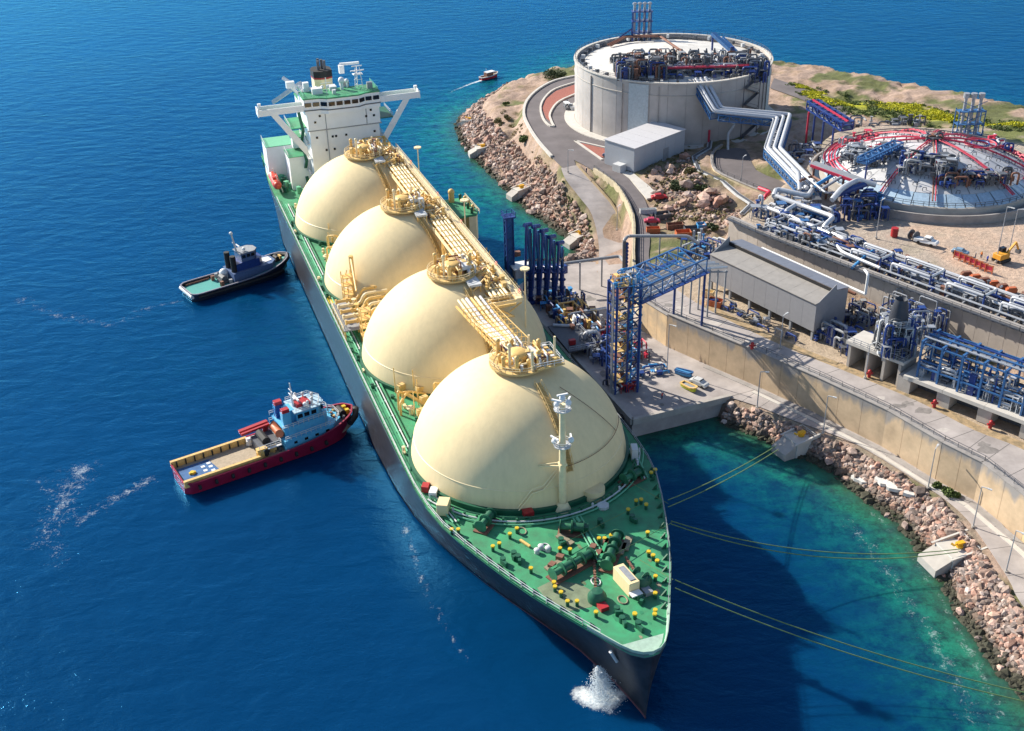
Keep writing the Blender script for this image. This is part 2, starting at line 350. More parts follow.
mx = n.nodes.new('ShaderNodeVectorMath'); mx.operation = 'SCALE'
n.links.new(tc.outputs['Object'], nz.inputs[0]); n.links.new(nz.outputs['Fac'], mp.inputs[0]); n.links.new(at.outputs['Color'], mx.inputs[0]); n.links.new(mp.outputs[0], mx.inputs['Scale']); n.links.new(mx.outputs[0], b.inputs['Base Color'])
bp = n.nodes.new('ShaderNodeBump'); bp.inputs['Strength'].default_value = .7; bp.inputs['Distance'].default_value = .6; n.links.new(nz.outputs['Fac'], bp.inputs['Height']); n.links.new(bp.outputs[0], b.inputs['Normal'])
me.materials.append(tm); ter = bpy.data.objects.new('terrain', me); COL.objects.link(ter); ter['kind'] = 'structure'
HG = h.reshape(len(ys), len(xs))
def ground(x, y):
    i = np.clip(np.searchsorted(xs, x)-1, 0, len(xs)-2); j = np.clip(np.searchsorted(ys, y)-1, 0, len(ys)-2)
    fx = (x-xs[i])/(xs[i+1]-xs[i]); fy = (y-ys[j])/(ys[j+1]-ys[j])
    return float((HG[j, i]*(1-fx)+HG[j, i+1]*fx)*(1-fy)+(HG[j+1, i]*(1-fx)+HG[j+1, i+1]*fx)*fy)

# ---- water: one sheet out to the horizon, colour by the depth of the sea bed
def stretch(a, b, st, far, g=1.35):
    c = list(np.arange(a, b, st)); s_ = st; x = c[-1]
    while x < far: s_ *= g; x += s_; c.append(x)
    s_ = st; x = c[0]; lo = []
    while x > -far: s_ *= g; x -= s_; lo.append(x)
    return np.array(lo[::-1]+c)
wx = stretch(-110, 210, 1.25, 25000); wy = stretch(115, 520, 1.25, 25000)
PW, QW = grid(wx, wy); dW = seg_dist(PW, CO); dW = np.where(inside(PW, CO), 0, dW)
foam_glint = np.zeros(len(PW))
def foam_glint_line(pts, w0, w1, amt, seed, fade=.75):
    global foam_glint
    pts = [U(x, y, 0) for x, y in pts]; A = xy(pts); L = len(A)-1
    for i in range(L):
        a, b2 = A[i], A[i+1]; ab = b2-a; t = np.clip(((PW-a)@ab)/(ab@ab), 0, 1); d = np.hypot(*(PW-a-t[:, None]*ab).T)
        u_ = (i+t)/L; ww = w0+(w1-w0)*u_; k = np.clip(1-d/ww, 0, 1)*(amt*(1-fade*u_)); foam_glint = np.maximum(foam_glint, k)
foam_glint_line([(482, 80), (470, 84), (455, 90), (445, 95), (430, 102)], 1.8, 3.2, 1.0, 1)
foam_glint_line([(582, 694), (598, 703), (612, 702), (622, 690)], 4.2, 3.6, .95, 2, .2); foam_glint_line([(600, 668), (606, 690), (612, 712)], 3.4, 3.8, .8, 2, .2)
foam_glint_line([(404, 525), (412, 550), (422, 580), (434, 606), (452, 640), (470, 665)], 4.5, 3.6, .56, 3, .1)  # sun glitter beside the hull, painted into the water colour as white flecks
foam_glint_line([(180, 486), (168, 490), (150, 492)], 1.6, 2.2, .6, 4)
foam_glint_line([(80, 470), (60, 505), (45, 540), (60, 560)], 20, 18, .54, 5, .1); foam_glint_line([(20, 300), (60, 315), (110, 325), (150, 310)], 16, 14, .52, 8, .1); foam_glint_line([(150, 480), (110, 500), (80, 520), (40, 480)], 11, 16, .53, 9, .1)
foam_glint_line([(120, 320), (90, 330), (50, 345)], 8, 6, .36, 6)
foam_glint_line([(185, 300), (170, 303), (150, 308), (130, 312)], 3, 6, .55, 6, .1)
foam_glint_line([(845, 520), (880, 560), (905, 600), (935, 640), (960, 690), (975, 725)], 9, 13, .50, 7, 0); foam_glint_line([(860, 500), (905, 545), (935, 590), (970, 650), (1000, 715)], 5, 8, .50, 7, 0); foam_glint_line([(670, 425), (700, 418), (740, 440), (800, 475), (850, 500)], 3, 5, .46, 7, 0)
foam_glint_line([(590, 655), (602, 670), (606, 690)], 1.5, 2.4, .9, 8)
me = np_mesh('sea', np.column_stack([PW, np.zeros(len(PW))]), QW)
teal = np.exp(-np.maximum(dW-2, 0)/11.0)*.85 + .3*np.exp(-dW/34.)
near = PW[:, 1] < 225
teal = np.where(near, np.exp(-np.maximum(dW-5, 0)/8.0)*.95, teal)
vcol(me, 'sea', np.column_stack([np.clip(teal, 0, 1), np.clip(foam_glint, 0, 1), np.exp(-dW/4.6)]))
wm = bpy.data.materials.new('sea_water'); wm.use_nodes = True; n = wm.node_tree; b = n.nodes['Principled BSDF']; L_ = n.links.new
b.inputs['Roughness'].default_value = .6; b.inputs['Specular IOR Level'].default_value = 0.0; b.subsurface_method = 'BURLEY' if hasattr(b, 'subsurface_method') else None; b.inputs['Subsurface Weight'].default_value = .85; b.inputs['Subsurface Radius'].default_value = (1, 1, 1); b.inputs['Subsurface Scale'].default_value = 3.0
at = n.nodes.new('ShaderNodeAttribute'); at.attribute_name = 'sea'; sp = n.nodes.new('ShaderNodeSeparateColor'); L_(at.outputs['Color'], sp.inputs[0])
tc = n.nodes.new('ShaderNodeTexCoord')
def noise(sc, det=5, rough_=.6, vec=None, dist=0):
    q = n.nodes.new('ShaderNodeTexNoise'); q.inputs['Scale'].default_value = sc; q.inputs['Detail'].default_value = det; q.inputs['Roughness'].default_value = rough_; q.inputs['Distortion'].default_value = dist
    L_(vec or tc.outputs['Object'], q.inputs['Vector']); return q.outputs['Fac']
def math_(op, a, c, clamp=False):
    q = n.nodes.new('ShaderNodeMath'); q.operation = op; q.use_clamp = clamp
    for i, v in enumerate((a, c)):
        if isinstance(v, (int, float)): q.inputs[i].default_value = v
        else: L_(v, q.inputs[i])
    return q.outputs[0]
def mix_(f, a, c):
    q = n.nodes.new('ShaderNodeMix'); q.data_type = 'RGBA'
    for i, v in ((0, f), (6, a), (7, c)):
        if isinstance(v, tuple): q.inputs[i].default_value = (*v, 1)
        elif isinstance(v, (int, float)): q.inputs[i].default_value = v
        else: L_(v, q.inputs[i])
    return q.outputs[2]
big = noise(.012, 4); med = noise(.09, 5, .7)
deep = mix_(big, (.0005, .018, .064), (.0012, .046, .14))
tfac = math_('ADD', math_('MULTIPLY', sp.outputs[0], 1.0), math_('MULTIPLY', math_('SUBTRACT', med, .5), math_('MULTIPLY', sp.outputs[0], 3.2)), True)
tealc = mix_(math_('ADD', math_('MULTIPLY', noise(.28, 6, .8), 4.5), -1.75, True), (.0, .045, .052), (.008, .24, .155))
c1 = mix_(tfac, deep, tealc)
c2 = mix_(math_('MULTIPLY', sp.outputs[2], 1.1, True), c1, mix_(noise(.8, 6, .8), (.012, .045, .025), (.09, .12, .05)))
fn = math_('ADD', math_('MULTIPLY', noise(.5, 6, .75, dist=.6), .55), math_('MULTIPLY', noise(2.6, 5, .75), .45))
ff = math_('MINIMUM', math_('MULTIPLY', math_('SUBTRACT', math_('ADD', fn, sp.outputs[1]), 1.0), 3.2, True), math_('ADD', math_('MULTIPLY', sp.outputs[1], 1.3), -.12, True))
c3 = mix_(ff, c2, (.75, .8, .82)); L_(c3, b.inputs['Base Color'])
mpv = n.nodes.new('ShaderNodeMapping'); mpv.inputs['Scale'].default_value = (1, 1.8, 1); mpv.inputs['Rotation'].default_value = (0, 0, R_(20)); L_(tc.outputs['Object'], mpv.inputs['Vector'])
patch = noise(.022, 4, .6, dist=1.5); amp = math_('ADD', math_('MULTIPLY', patch, 1.2), -.25, True)
hsum = math_('ADD', math_('MULTIPLY', noise(.13, 3, .5, mpv.outputs[0], .4), 1.3), math_('ADD', math_('MULTIPLY', math_('MULTIPLY', noise(.62, 4, .6, mpv.outputs[0], .3), amp), .75), math_('MULTIPLY', noise(2.1, 3, .6, mpv.outputs[0]), .12)))
bp = n.nodes.new('ShaderNodeBump'); bp.inputs['Strength'].default_value = .9; bp.inputs['Distance'].default_value = .38; L_(hsum, bp.inputs['Height'])
gl = n.nodes.new('ShaderNodeBsdfGlossy'); gl.inputs['Color'].default_value = (.12, .55, 1.0, 1); gl.inputs['Roughness'].default_value = .13; L_(bp.outputs[0], gl.inputs['Normal'])
fr = n.nodes.new('ShaderNodeFresnel'); fr.inputs['IOR'].default_value = 1.45; L_(bp.outputs[0], fr.inputs['Normal'])
b2_ = n.nodes.new('ShaderNodeBump'); b2_.inputs['Strength'].default_value = .35; b2_.inputs['Distance'].default_value = .8; L_(hsum, b2_.inputs['Height']); L_(b2_.outputs[0], b.inputs['Normal'])
ms_ = n.nodes.new('ShaderNodeMixShader'); L_(math_('MULTIPLY', fr.outputs[0], math_('SUBTRACT', 1.0, ff)), ms_.inputs[0]); L_(b.outputs[0], ms_.inputs[1]); L_(gl.outputs[0], ms_.inputs[2]); L_(ms_.outputs[0], n.nodes['Material Output'].inputs['Surface'])
me.materials.append(wm); sea = bpy.data.objects.new('sea', me); COL.objects.link(sea); sea['kind'] = 'structure'

# ---- roads and paved sheets
def ribbon(name, Lp, Rp, m, lift=.02, kind='structure'):
    mb = MB(); k = len(Lp)
    vs = [(p.x, p.y, p.z+lift) for p in Lp]+[(p.x, p.y, p.z+lift) for p in Rp]
    mb.add(vs, [(i, i+1, k+i+1, k+i) for i in range(k-1)])
    mb.f = [f if Vector(mb.v[f[1]]).__sub__(Vector(mb.v[f[0]])).cross(Vector(mb.v[f[2]])-Vector(mb.v[f[0]])).z > 0 else f[::-1] for f in mb.f]
    o = mb.build(name, m); o['kind'] = kind; return o
def sheet(name, pts, z, m, th=.12, parent=None, kind='structure', world=True):
    mb = MB().prism([(p[0], p[1]) for p in pts], z-th, z); o = mb.build(name, m, parent, world=world)
    if kind: o['kind'] = kind
    return o
def strip_wall(mb, pts, w_, z0, z1):
    pts = [Vector((p[0], p[1], 0)) for p in pts]
    for a, b2 in zip(pts, pts[1:]):
        d = (b2-a).normalized(); nn = Vector((-d.y, d.x, 0))*w_/2; mb.prism([(a+nn)[:2], (b2+nn)[:2], (b2-nn)[:2], (a-nn)[:2]], z0, z1)
def smooth_line(pts, k=4):
    """Catmull-Rom through pts"""
    pts = [Vector(p) for p in pts]; out = []
    for i in range(len(pts)-1):
        p0 = pts[max(i-1, 0)]; p1 = pts[i]; p2 = pts[i+1]; p3 = pts[min(i+2, len(pts)-1)]
        for j in range(k):
            t = j/k; out.append(.5*((2*p1)+(p2-p0)*t+(2*p0-5*p1+4*p2-p3)*t*t+(3*p1-p0-3*p2+p3)*t**3))
    return out+[pts[-1]]
ribbon('lower_road', smooth_line(lower_L), smooth_line(lower_R), ROADC, .02)
ribbon('upper_road', smooth_line(upper_L), smooth_line(upper_R), ASPH, .026)
ribbon('terrace_road', smooth_line(coast_road_L[:10]), smooth_line(coast_road_R[:10]), ROADC, .01)
ribbon('far_road', far_L, far_R, ASPH, .03)
lo = smooth_line(lroad_out); li = smooth_line(lroad_in); k = min(len(lo), len(li))
sheet('coastal_road', [p for p in lo]+[p for p in li[::-1]], 4.52, ROADC)
sheet('tank_ring_road', smooth_line(jct[:9], 3)+jct[9:], 14.02, ASPH)
sheet('ramp_road', smooth_line(ramp, 3), 15.02, ASPH, .3)
sheet('quay_deck', [(p.x, p.y) for p in quay], 4.5, ROADC, 7.5)
# construction joints and old stains on the concrete surfaces
DK_J = mat('dark_joint_filler', (.13, .12, .115), .9); STN = mat('oil_stained_concrete', (.22, .20, .19), .85, var=.3, scale=.6); PAT = mat('patched_concrete', (.46, .42, .39), .88, var=.12)
_rr = random.Random(11)
for i in range(0, min(len(lo), len(li))-1, 2):
    a, b2 = lo[i], li[min(range(len(li)), key=lambda j: (li[j]-lo[i]).length)]; MB().bar((a.x, a.y, 4.5), (b2.x, b2.y, 4.5), .12, .05).build('road_joint', DK_J)['kind'] = 'structure'
for i in range(16):
    p = ship(-_rr.uniform(18, 80), _rr.uniform(33, 46)); r_ = _rr.uniform(.6, 2.2); MB().prism([(p.x+r_*_rr.uniform(.5, 1.2)*math.cos(t), p.y+r_*_rr.uniform(.5, 1.2)*math.sin(t)) for t in np.linspace(0, 6.28, 10)[:-1]], 4.5, 4.506+.001*i).build('quay_stain', STN if i % 3 else PAT)['kind'] = 'structure'
for k_ in range(2, 10): a, b2 = ship(-15.6-k_*7.5, 31.4), ship(-15.6-k_*7.5, 44); MB().bar((a.x, a.y, 4.48), (b2.x, b2.y, 4.48), .1, .05).build('quay_joint', DK_J)['kind'] = 'structure'
tl_, tr_ = smooth_line(coast_road_L[:10]), smooth_line(coast_road_R[:10])
for i in range(2, 36, 2): a, b2 = tl_[i], tr_[min(range(len(tr_)), key=lambda j: (tr_[j]-tl_[i]).length)]; MB().bar((a.x, a.y, 12.995), (b2.x, b2.y, 12.995), .12, .05).build('road_joint', DK_J)['kind'] = 'structure'
for i in range(14):
    j = _rr.randrange(3, 34); p = tl_[j].lerp(tr_[j], _rr.uniform(.25, .75)); r_ = _rr.uniform(.5, 1.8); MB().prism([(p.x+r_*_rr.uniform(.6, 1.5)*math.cos(t), p.y+r_*_rr.uniform(.4, 1)*math.sin(t)) for t in np.linspace(0, 6.28, 10)[:-1]], 12.9, 13.016+.001*i).build('road_patch', STN if i % 2 else PAT)['kind'] = 'structure'
# soil verge between the terrace road and the plant
sheet('soil_verge', [p for p in tr_[4:]]+[p+Vector((1.9, 1.3, 0)) for p in tr_[:3:-1]], 13.0, mat('ochre_soil', (.36, .25, .14), .95, var=.35, scale=.9, bump=.4, dirt=(.16, .13, .08)), .3)
# quay edge beam and fender panels
mb = MB(); strip_wall(mb, [quay[1], quay[0], quay[-1]], .9, 3.4, 4.85); mb.build('quay_edge_beam', CONC)['kind'] = 'structure'
# kerbs
def kerb(pts, m=CONCL, w_=.7, h_=.3, base=14, name='kerb'):
    mb = MB(); strip_wall(mb, smooth_line(pts, 3), w_, base-.2, base+h_); o = mb.build(name, m); o['kind'] = 'structure'; return o
kerb(jct[0:8], h_=.55, w_=.9); kerb(UL([(575, 83), (555, 89.6), (545, 98), (540.5, 107.6), (543, 119), (549, 126), (554, 127)], 14), h_=.5); kerb(UL([(575.5, 94.5), (558, 102.7), (550, 114), (551, 121), (554, 127)], 14), h_=.5)
sheet('red_planting_bed', UL([(575, 84.5), (556, 91), (546, 99), (542.5, 108), (546, 118), (550, 121), (549.5, 114), (557, 103), (575, 95)], 14.1), 14.14, REDG)
sheet('red_traffic_island', UL([(576.5, 142), (618, 151.5), (612, 157), (600, 157.5)], 14.1), 14.14, REDG)
kerb(UL([(575, 141), (619, 151)], 14), h_=.3, w_=.8); kerb(UL([(575, 141), (602, 160)], 14), h_=.3, w_=.8)
sheet('shed_forecourt', UL([(603, 160), (619, 151), (634, 173), (650, 186), (660, 196), (647, 198), (630, 178)], 13.9), 13.75, CONCL, .5)
# ================================================================== THE GAS CARRIER
def interp(x, T):
    for (x0, y0), (x1, y1) in zip(T, T[1:]):
        if x <= x1: return y0+(y1-y0)*(x-x0)/(x1-x0) if x >= x0 else T[0][1]
    return T[-1][1]
DK = 14.47
DKB = [(-197, 15), (-192, 18.5), (-180, 21), (-165, 22), (0, 22.1), (8, 21.9), (16, 21.0), (26.5, 17.7), (38.5, 12.9), (45, 9.6), (51, 6.4), (55, 4.2), (57, 2.9), (58.2, 1.3), (58.4, 0)]
WLB = [(-197, 3), (-190, 9), (-175, 18), (-160, 21.6), (-20, 21.8), (0, 19.5), (10, 16.5), (21, 12.4), (32, 7.3), (41, 3.4), (50, 1.1), (57.6, .0), (58.4, 0)]
gc = thing('gas_carrier', 'black hulled gas carrier with green deck and four huge cream domes beside the jetty', 'ship', S0, math.atan2(SA.y, SA.x))
stn = [-197, -194, -190, -184, -176, -165, -150, -120, -90, -60, -30, -15, -5, 5, 12, 18, 24, 30, 35, 40, 45, 49, 52, 55, 57, 58.2, 58.4]
def hull_b(x, z):
    d = interp(x, DKB); w_ = min(interp(x, WLB), d)
    t = max(0, min(1, z/DK)); return w_+(d-w_)*(t**1.5) if z >= 0 else w_*(1+z*.08)
def hull_x(x, z):  # raked stem
    return x-max(0, x-45)/13.4*(1-max(0, z)/DK)*1.2
mb = MB(); zs = [-3, -1.2, .9, 2, 5, 8, 11, 13, DK]
def hull_skin(mb, zs, out=0.):
    for sgn in (-1, 1):
        k0 = len(mb.v)
        for z in zs:
            for x in stn: mb.v.append((hull_x(x, z), sgn*(hull_b(x, z)+out), z))
        n_ = len(stn)
        for j in range(len(zs)-1):
            for i in range(n_-1):
                f = (k0+j*n_+i, k0+j*n_+i+1, k0+(j+1)*n_+i+1, k0+(j+1)*n_+i); mb.f.append(f if sgn < 0 else f[::-1])
hull_skin(mb, zs)
tr = [(-197, s_*hull_b(-197, z), z) for z in zs for s_ in (-1, 1)]; k0 = len(mb.v); mb.v += tr
mb.f += [(k0+2*j, k0+2*j+2, k0+2*j+3, k0+2*j+1) for j in range(len(zs)-1)]
hull_o = mb.build('hull', HULL, gc, smooth=True)
mb = MB(); hull_skin(mb, [-.5, .55], .06); mb.build('boot_stripe', BOOT, hull_o, smooth=True)
mb = MB(); hull_skin(mb, [DK-.5, DK+.25], .05); mb.build('sheer_strake', mat('grey_green_paint', (.10, .16, .15), .5), hull_o, smooth=True)
deck_o = MB().prism([(x, -hull_b(x, DK)+.05) for x in stn]+[(x, hull_b(x, DK)-.05) for x in stn[::-1][1:]], DK-.3, DK).build('deck', GREEN, gc)
# weathered tan and pale patches worn in the deck paint, laid as thin sheets
TANP = mat('worn_deck_paint', (.26, .22, .15), .7, var=.2, scale=.6)
# bulwark at the stem, pale inside, and bow railings with stanchion brackets
mb = MB(); pts = [(x, hull_b(x, DK)) for x in (50, 53, 55.5, 57.2, 58.1)]
ring = [(x, -b_) for x, b_ in pts]+[(58.45, 0)]+[(x, b_) for x, b_ in pts[::-1]]
for (x0, y0), (x1, y1) in zip(ring, ring[1:]):
    mb.add([(x0, y0, DK), (x1, y1, DK), (x1+.1, y1*1.01, DK+.8), (x0+.1, y0*1.01, DK+.8), (x0-.25, y0*.95, DK), (x1-.25, y1*.95, DK), (x1-.0, y1*.98, DK+.8), (x0-.0, y0*.98, DK+.8)], [(0,1,2,3), (5,4,7,6), (3,2,6,7)])
mb.build('bulwark', mat('pale_worn_green_paint', (.33, .46, .38), .6, var=.15), gc); 
MB().prism([(x-.5, y*.9) for x, y in ring if x > 55], DK, DK+.03).build('forepeak_deck', mat('pale_worn_green_paint', (.33, .46, .38), .6, var=.15), gc)
for sgn in (-1, 1):
    mb = MB(); xs_ = [x for x in stn if -160 <= x <= 52]
    mb.rail([(x, sgn*(hull_b(x, DK)-.25), DK) for x in xs_], 1.15, 2.6, .055); mb.build('deck_railing', OFFW if sgn < 0 else GREY, gc)
    for x in np.arange(16, 52, 2.6):
        y = hull_b(x, DK)-.7; MB().add([(x-.12, sgn*y, DK), (x+.12, sgn*y, DK), (x+.12, sgn*(y-.9), DK), (x-.12, sgn*(y-.9), DK), (x-.12, sgn*y, DK+1), (x+.12, sgn*y, DK+1)], [(0,1,5,4), (3,2,5,4), (0,3,4), (1,5,2)]).build('bulwark_bracket', DGREEN, gc)
# longitudinal deck pipes and walk lines on both sides
for sgn in (-1, 1):
    for off, m_, r in ((20.7, LGREEN, .16), (19.7, OFFW, .14), (18.9, GREEN, .2)):
        mb = MB(); L = [(x, sgn*min(off, hull_b(x, DK)-1.2-(22-off)*.6), DK+.5) for x in (-144, -100, -60, -20, 0, 10, 18)]; mb.tube(L, r, 6)
        for x in range(-140, 12, 6): mb.box((x, sgn*min(off, hull_b(x, DK)-1.2-(22-off)*.6), DK+.2), (.25, .5, .45))
        mb.build('deck_pipe', m_, gc)
DOMES = []
for i, cxd in enumerate([0, -41.66, -83.32, -124.98]):
    mb = MB(); mb.lathe((cxd, 0, DK), [(20.9, 0), (20.9, 1.0), (20.3, 1.0)], 72); mb.build('dome_coaming', DGREEN, gc, smooth=True)
    RD, ZC = 20.5, 12.7
    prof = [(RD*math.cos(t), RD*math.sin(t)) for t in np.linspace(.04, math.pi/2-.012, 30)]
    dome = MB().lathe((cxd, 0, ZC), prof, 128).build('dome_cover', CREAM, gc, smooth=True)
    DOMES.append((dome, cxd))
    # welded ring seam, vertical seams
    t = .30; MB().lathe((cxd, 0, ZC), [(RD*math.cos(t)+.0, RD*math.sin(t)-.07), (RD*math.cos(t)+.09, RD*math.sin(t)), (RD*math.cos(t)-.01, RD*math.sin(t)+.08)], 128).build('ring_seam', YPIPE, dome)
    # crown platform
    px, py = (0, .3)
    mb = MB().lathe((cxd, .3, 32.2), [(.01, 1.45), (5.3, 1.45), (5.3, 1.1), (.01, 1.1)], 40); mb.build('crown_platform', YDECK, dome)
    mb = MB(); C_ = [(cxd+5.2*math.cos(a), .3+5.2*math.sin(a), 33.65) for a in np.linspace(0, 2*math.pi, 25)]; mb.rail(C_, 1.1, 1.4, .05); mb.build('crown_railing', YPIPE, dome)
    MB().lathe((cxd, .3, 30.6), [(6.7, .0), (6.85, .5), (6.5, .62)], 48).build('crown_ring', YPIPE, dome)
    mb = MB().cyl((cxd, .3, 33.5), 2.0, 1.9, 20).sphere((cxd, .3, 35.3), 1.95, 20, 8, .35); mb.build('vapour_dome', YEL, dome, smooth=True)
    mb = MB()
    for q in range(9):
        a = q*.7+.3; r = 3.3+(q % 3)*.5; x, y = cxd+r*math.cos(a), .3+r*math.sin(a)
        mb.cyl((x, y, 33.6), .38, 1.2+(q % 3)*.8, 10); mb.sphere((x, y, 34.9+(q % 3)*.8), .5, 8, 6)
        mb.bent([(x, y, 34.6), (cxd+1.8*math.cos(a+.5), .3+1.8*math.sin(a+.5), 34.6)], .2, 6)
    mb.build('valve_group', YEL, dome, smooth=True)
    mb = MB().box((cxd+.8, 2.6, 35.1), (3.6, 2.2, .9), .2); mb.build('instrument_hut', OFFW, dome, bevel=.05)
    mb = MB().tube([(cxd+2.2, -2.0, 33.6), (cxd+2.2, -2.0, 38.2)], .28, 8).sphere((cxd+2.2, -2.0, 38.3), .45, 8, 6); mb.build('vent_post', YPIPE, dome, smooth=True)
    mb = MB().tube([(cxd-2.6, 3.4, 33.6), (cxd-2.6, 3.4, 37)], .22, 8); mb.build('vent_post', YPIPE, dome, smooth=True)
    # ladder down the forward face of every dome
    mb = MB(); lay = [.35, .3, .8, .5][i]
    arc = [(cxd+RD*math.cos(t)*math.cos(lay*.35), .6+RD*math.cos(t)*math.sin(lay*.35), ZC+RD*math.sin(t)+.35) for t in np.linspace(1.22, .38, 16)]
    for s_ in (-.55, .55): mb.tube([(x, y+s_, z) for x, y, z in arc], .075, 5)
    for s_ in (-.6, .6): mb.tube([(x+.3, y+s_, z+1.0) for x, y, z in arc], .06, 5)
    for (x, y, z), (x2, y2, z2) in zip(arc, arc[1:]):
        for f in np.linspace(0, 1, 5)[:-1]: mb.box((x+(x2-x)*f, y+(y2-y)*f, z+(z2-z)*f), (.45, 1.1, .07))
        mb.bar((x, y-.6, z), (x+.3, y-.6, z+1), .07); mb.bar((x, y+.6, z), (x+.3, y+.6, z+1), .07)
    mb.build('dome_stairway', YDECK, dome)
    # deck lamps and small posts beside dome
    mb = MB().tube([(cxd+12, 12.5, DK+8), (cxd+12, 12.5, DK+23)], .16, 6).cyl((cxd+12, 12.5, DK+22.6), 1.0, .3, 12); 
    if i: mb.build('floodlight_post', YPIPE, gc)
    # vapour line looping from crown to the trunk
    mb = MB()
    if i:
        for s_ in (0, .8, 1.6): mb.bent([(cxd+s_, .3, 35.0), (cxd+s_, 4, 35.2), (cxd+s_, 4.6, 33.4), (cxd+s_-3, 6.2, 33.2)], .24, 8)
        mb.build('vapour_line', YPIPE, gc, smooth=True)
# pale pipes and kerb pipe curving round the front of the foremost dome
for rr_, m_, z_ in ((22.6, OFFW, .45), (23.3, LGREEN, .3), (21.9, DGREEN, .8)):
    MB().tube([(rr_*math.cos(a)+.6, rr_*math.sin(a), DK+z_) for a in np.linspace(-1.15, 1.2, 30)], .15, 6).build('deck_pipe', m_, gc)
for a in np.linspace(-1.1, 1.1, 22): MB().cyl((22.4*math.cos(a)+.6, 22.4*math.sin(a), DK), .22, 1.0, 6).build('pipe_post', DGREEN if random.random() < .6 else OFFW, gc)
RUST = mat('rust_streaks', (.12, .16, .08), .8, var=.4, scale=1.5)
_r = random.Random(5)
for q in range(22):
    x = _r.uniform(22, 55); y = _r.uniform(-.85, .85)*hull_b(x, DK); r_ = _r.uniform(.25, .9)
    if abs(y) < hull_b(x, DK)-1.5: MB().prism([(x+r_*_r.uniform(.5, 1.2)*math.cos(t), y+r_*_r.uniform(.3, .8)*math.sin(t)) for t in np.linspace(0, 6.28, 9)[:-1]], DK, DK+.012+.0007*q).build('worn_patch', [RUST, mat('patched_green_paint', (.025, .21, .10), .6), TANP, mat('patched_green_paint', ())][q % 4], gc)
for q in range(5):
    x0, y0 = 24+q*5.5, -8+q*2.2; MB().tube([(x0+1.0*math.cos(t), y0+.7*math.sin(t), DK+.1) for t in np.linspace(0, 12, 26)], .12, 5).build('coiled_rope', OFFW if q % 2 else TANP, gc)
d4 = 0
# zig-zag stair line low on the foremost dome
mb = MB(); Rr = 20.85
def onD(t, p, dz=0, cx_=0): return (cx_+Rr*math.cos(t)*math.cos(p), Rr*math.cos(t)*math.sin(p), 12.7+Rr*math.sin(t)+dz)
mb.tube([onD(.42, .02), onD(.30, -.12), onD(.28, -.22), onD(.12, -.35)], .12, 6).tube([onD(.42, .02, .9), onD(.30, -.12, .9), onD(.28, -.22, .9), onD(.12, -.35, .9)], .08, 6); mb.build('side_ladder', YPIPE, gc)
for cx_ in (0,):
    mb = MB().tube([onD(t, .55+.5*(1.2-t)) for t in np.linspace(1.1, .45, 12)], .06, 5).tube([onD(.45, p) for p in np.linspace(.1, 1.2, 14)], .06, 5); mb.build('dome_cable', BROWN, gc)

# ---- raised pipe trunk and walkway, port of the centre line
TZ = 31.0
_tk = MB().box((-31.6, 6.3, TZ-.3), (5, 10.4, .3))
for x in np.arange(-134, -32, 1.5): _tk.box((x, 8.2, TZ-.35), (.4, 6.8, .35))
for y in (6.4, 8.2, 10.2): _tk.box((-81.5, y, TZ-.5), (105, .25, .4))
tk = _tk.build('pipe_trunk_deck', YDECK, gc)
mb = MB()
for y in (4.9, 11.6): mb.box((-81.5, y, TZ-.3), (105, .3, .8))
mb.box((-29.1, 6.3, TZ-.4), (.4, 10.4, .9)); mb.build('trunk_edge_girder', YPIPE, tk)
MB().box((-81.5, 10.9, TZ+.02), (105, 1.2, .2)).build('walkway_grating', YPIPE, tk)
for y, r in ((5.5, .3), (6.4, .38), (7.3, .28), (8.1, .22), (8.9, .32)):
    MB().tube([(-134, y, TZ+.75), (-30, y, TZ+.75)], r, 10).build('cargo_pipe', PIPEW if y in (6.7, 8.7) else YPIPE, gc, smooth=True)
mb = MB()
for x in np.arange(-132, -26, 3.4): mb.box((x, 7.2, TZ+.2), (.3, 4.4, .5)); mb.box((x, 7.2, TZ+1.15), (.14, 4.4, .12))
mb.build('pipe_saddle', YEL, tk)
mb = MB(); mb.rail([(-134, 11.5, TZ), (-29.3, 11.5, TZ)], 1.2, 2.2, .05).rail([(-134, 10.1, TZ), (-32, 10.1, TZ)], 1.2, 2.2, .045).rail([(-29.3, 11.5, TZ), (-29.3, 1.6, TZ)], 1.2, 2, .05); mb.build('walkway_railing', YPIPE, tk)
mb = MB()
for x in np.arange(-128, -26, 5.5):
    mb.bar((x, 5, TZ-.7), (x+2.7, 8.8, TZ-2.4), .3).bar((x+5.4, 5, TZ-.7), (x+2.7, 8.8, TZ-2.4), .3).bar((x, 11.5, TZ-.9), (x, 8.8, TZ-2.6), .2)
mb.build('trunk_bracing', YEL, tk)
# trestles in the gaps between the domes
for g in (-20.8, -62.5, -104.2, -145):
    for x in (g-3.2, g+3.2):
        for y in (5.2, 11.4):
            if g != -20.8: MB().tube([(x, y, DK), (x, y, TZ-1)], .38, 8).build('trestle_leg', YEL, gc)
    mb = MB()
    for z0, z1 in ((DK, 20), (20, 25.5), (25.5, TZ-1)):
        for y in (5.2, 11.4): mb.bar((g-3.2, y, z0), (g+3.2, y, z1), .3).bar((g+3.2, y, z0), (g-3.2, y, z1), .3).bar((g-3.2, y, z1), (g+3.2, y, z1), .3)
        for x in (g-3.2, g+3.2): mb.bar((x, 5.2, z0), (x, 11.4, z1), .3).bar((x, 5.2, z1), (x, 11.4, z1), .3)
    if g != -20.8: mb.build('trestle_bracing', YEL, gc)
# red life-ring boxes on the walkway
for x in (-118, -92, -72, -46, -31): MB().box((x, 11.7, TZ+.7), (.8, .3, .8)).build('fire_station', PIPERED, gc)
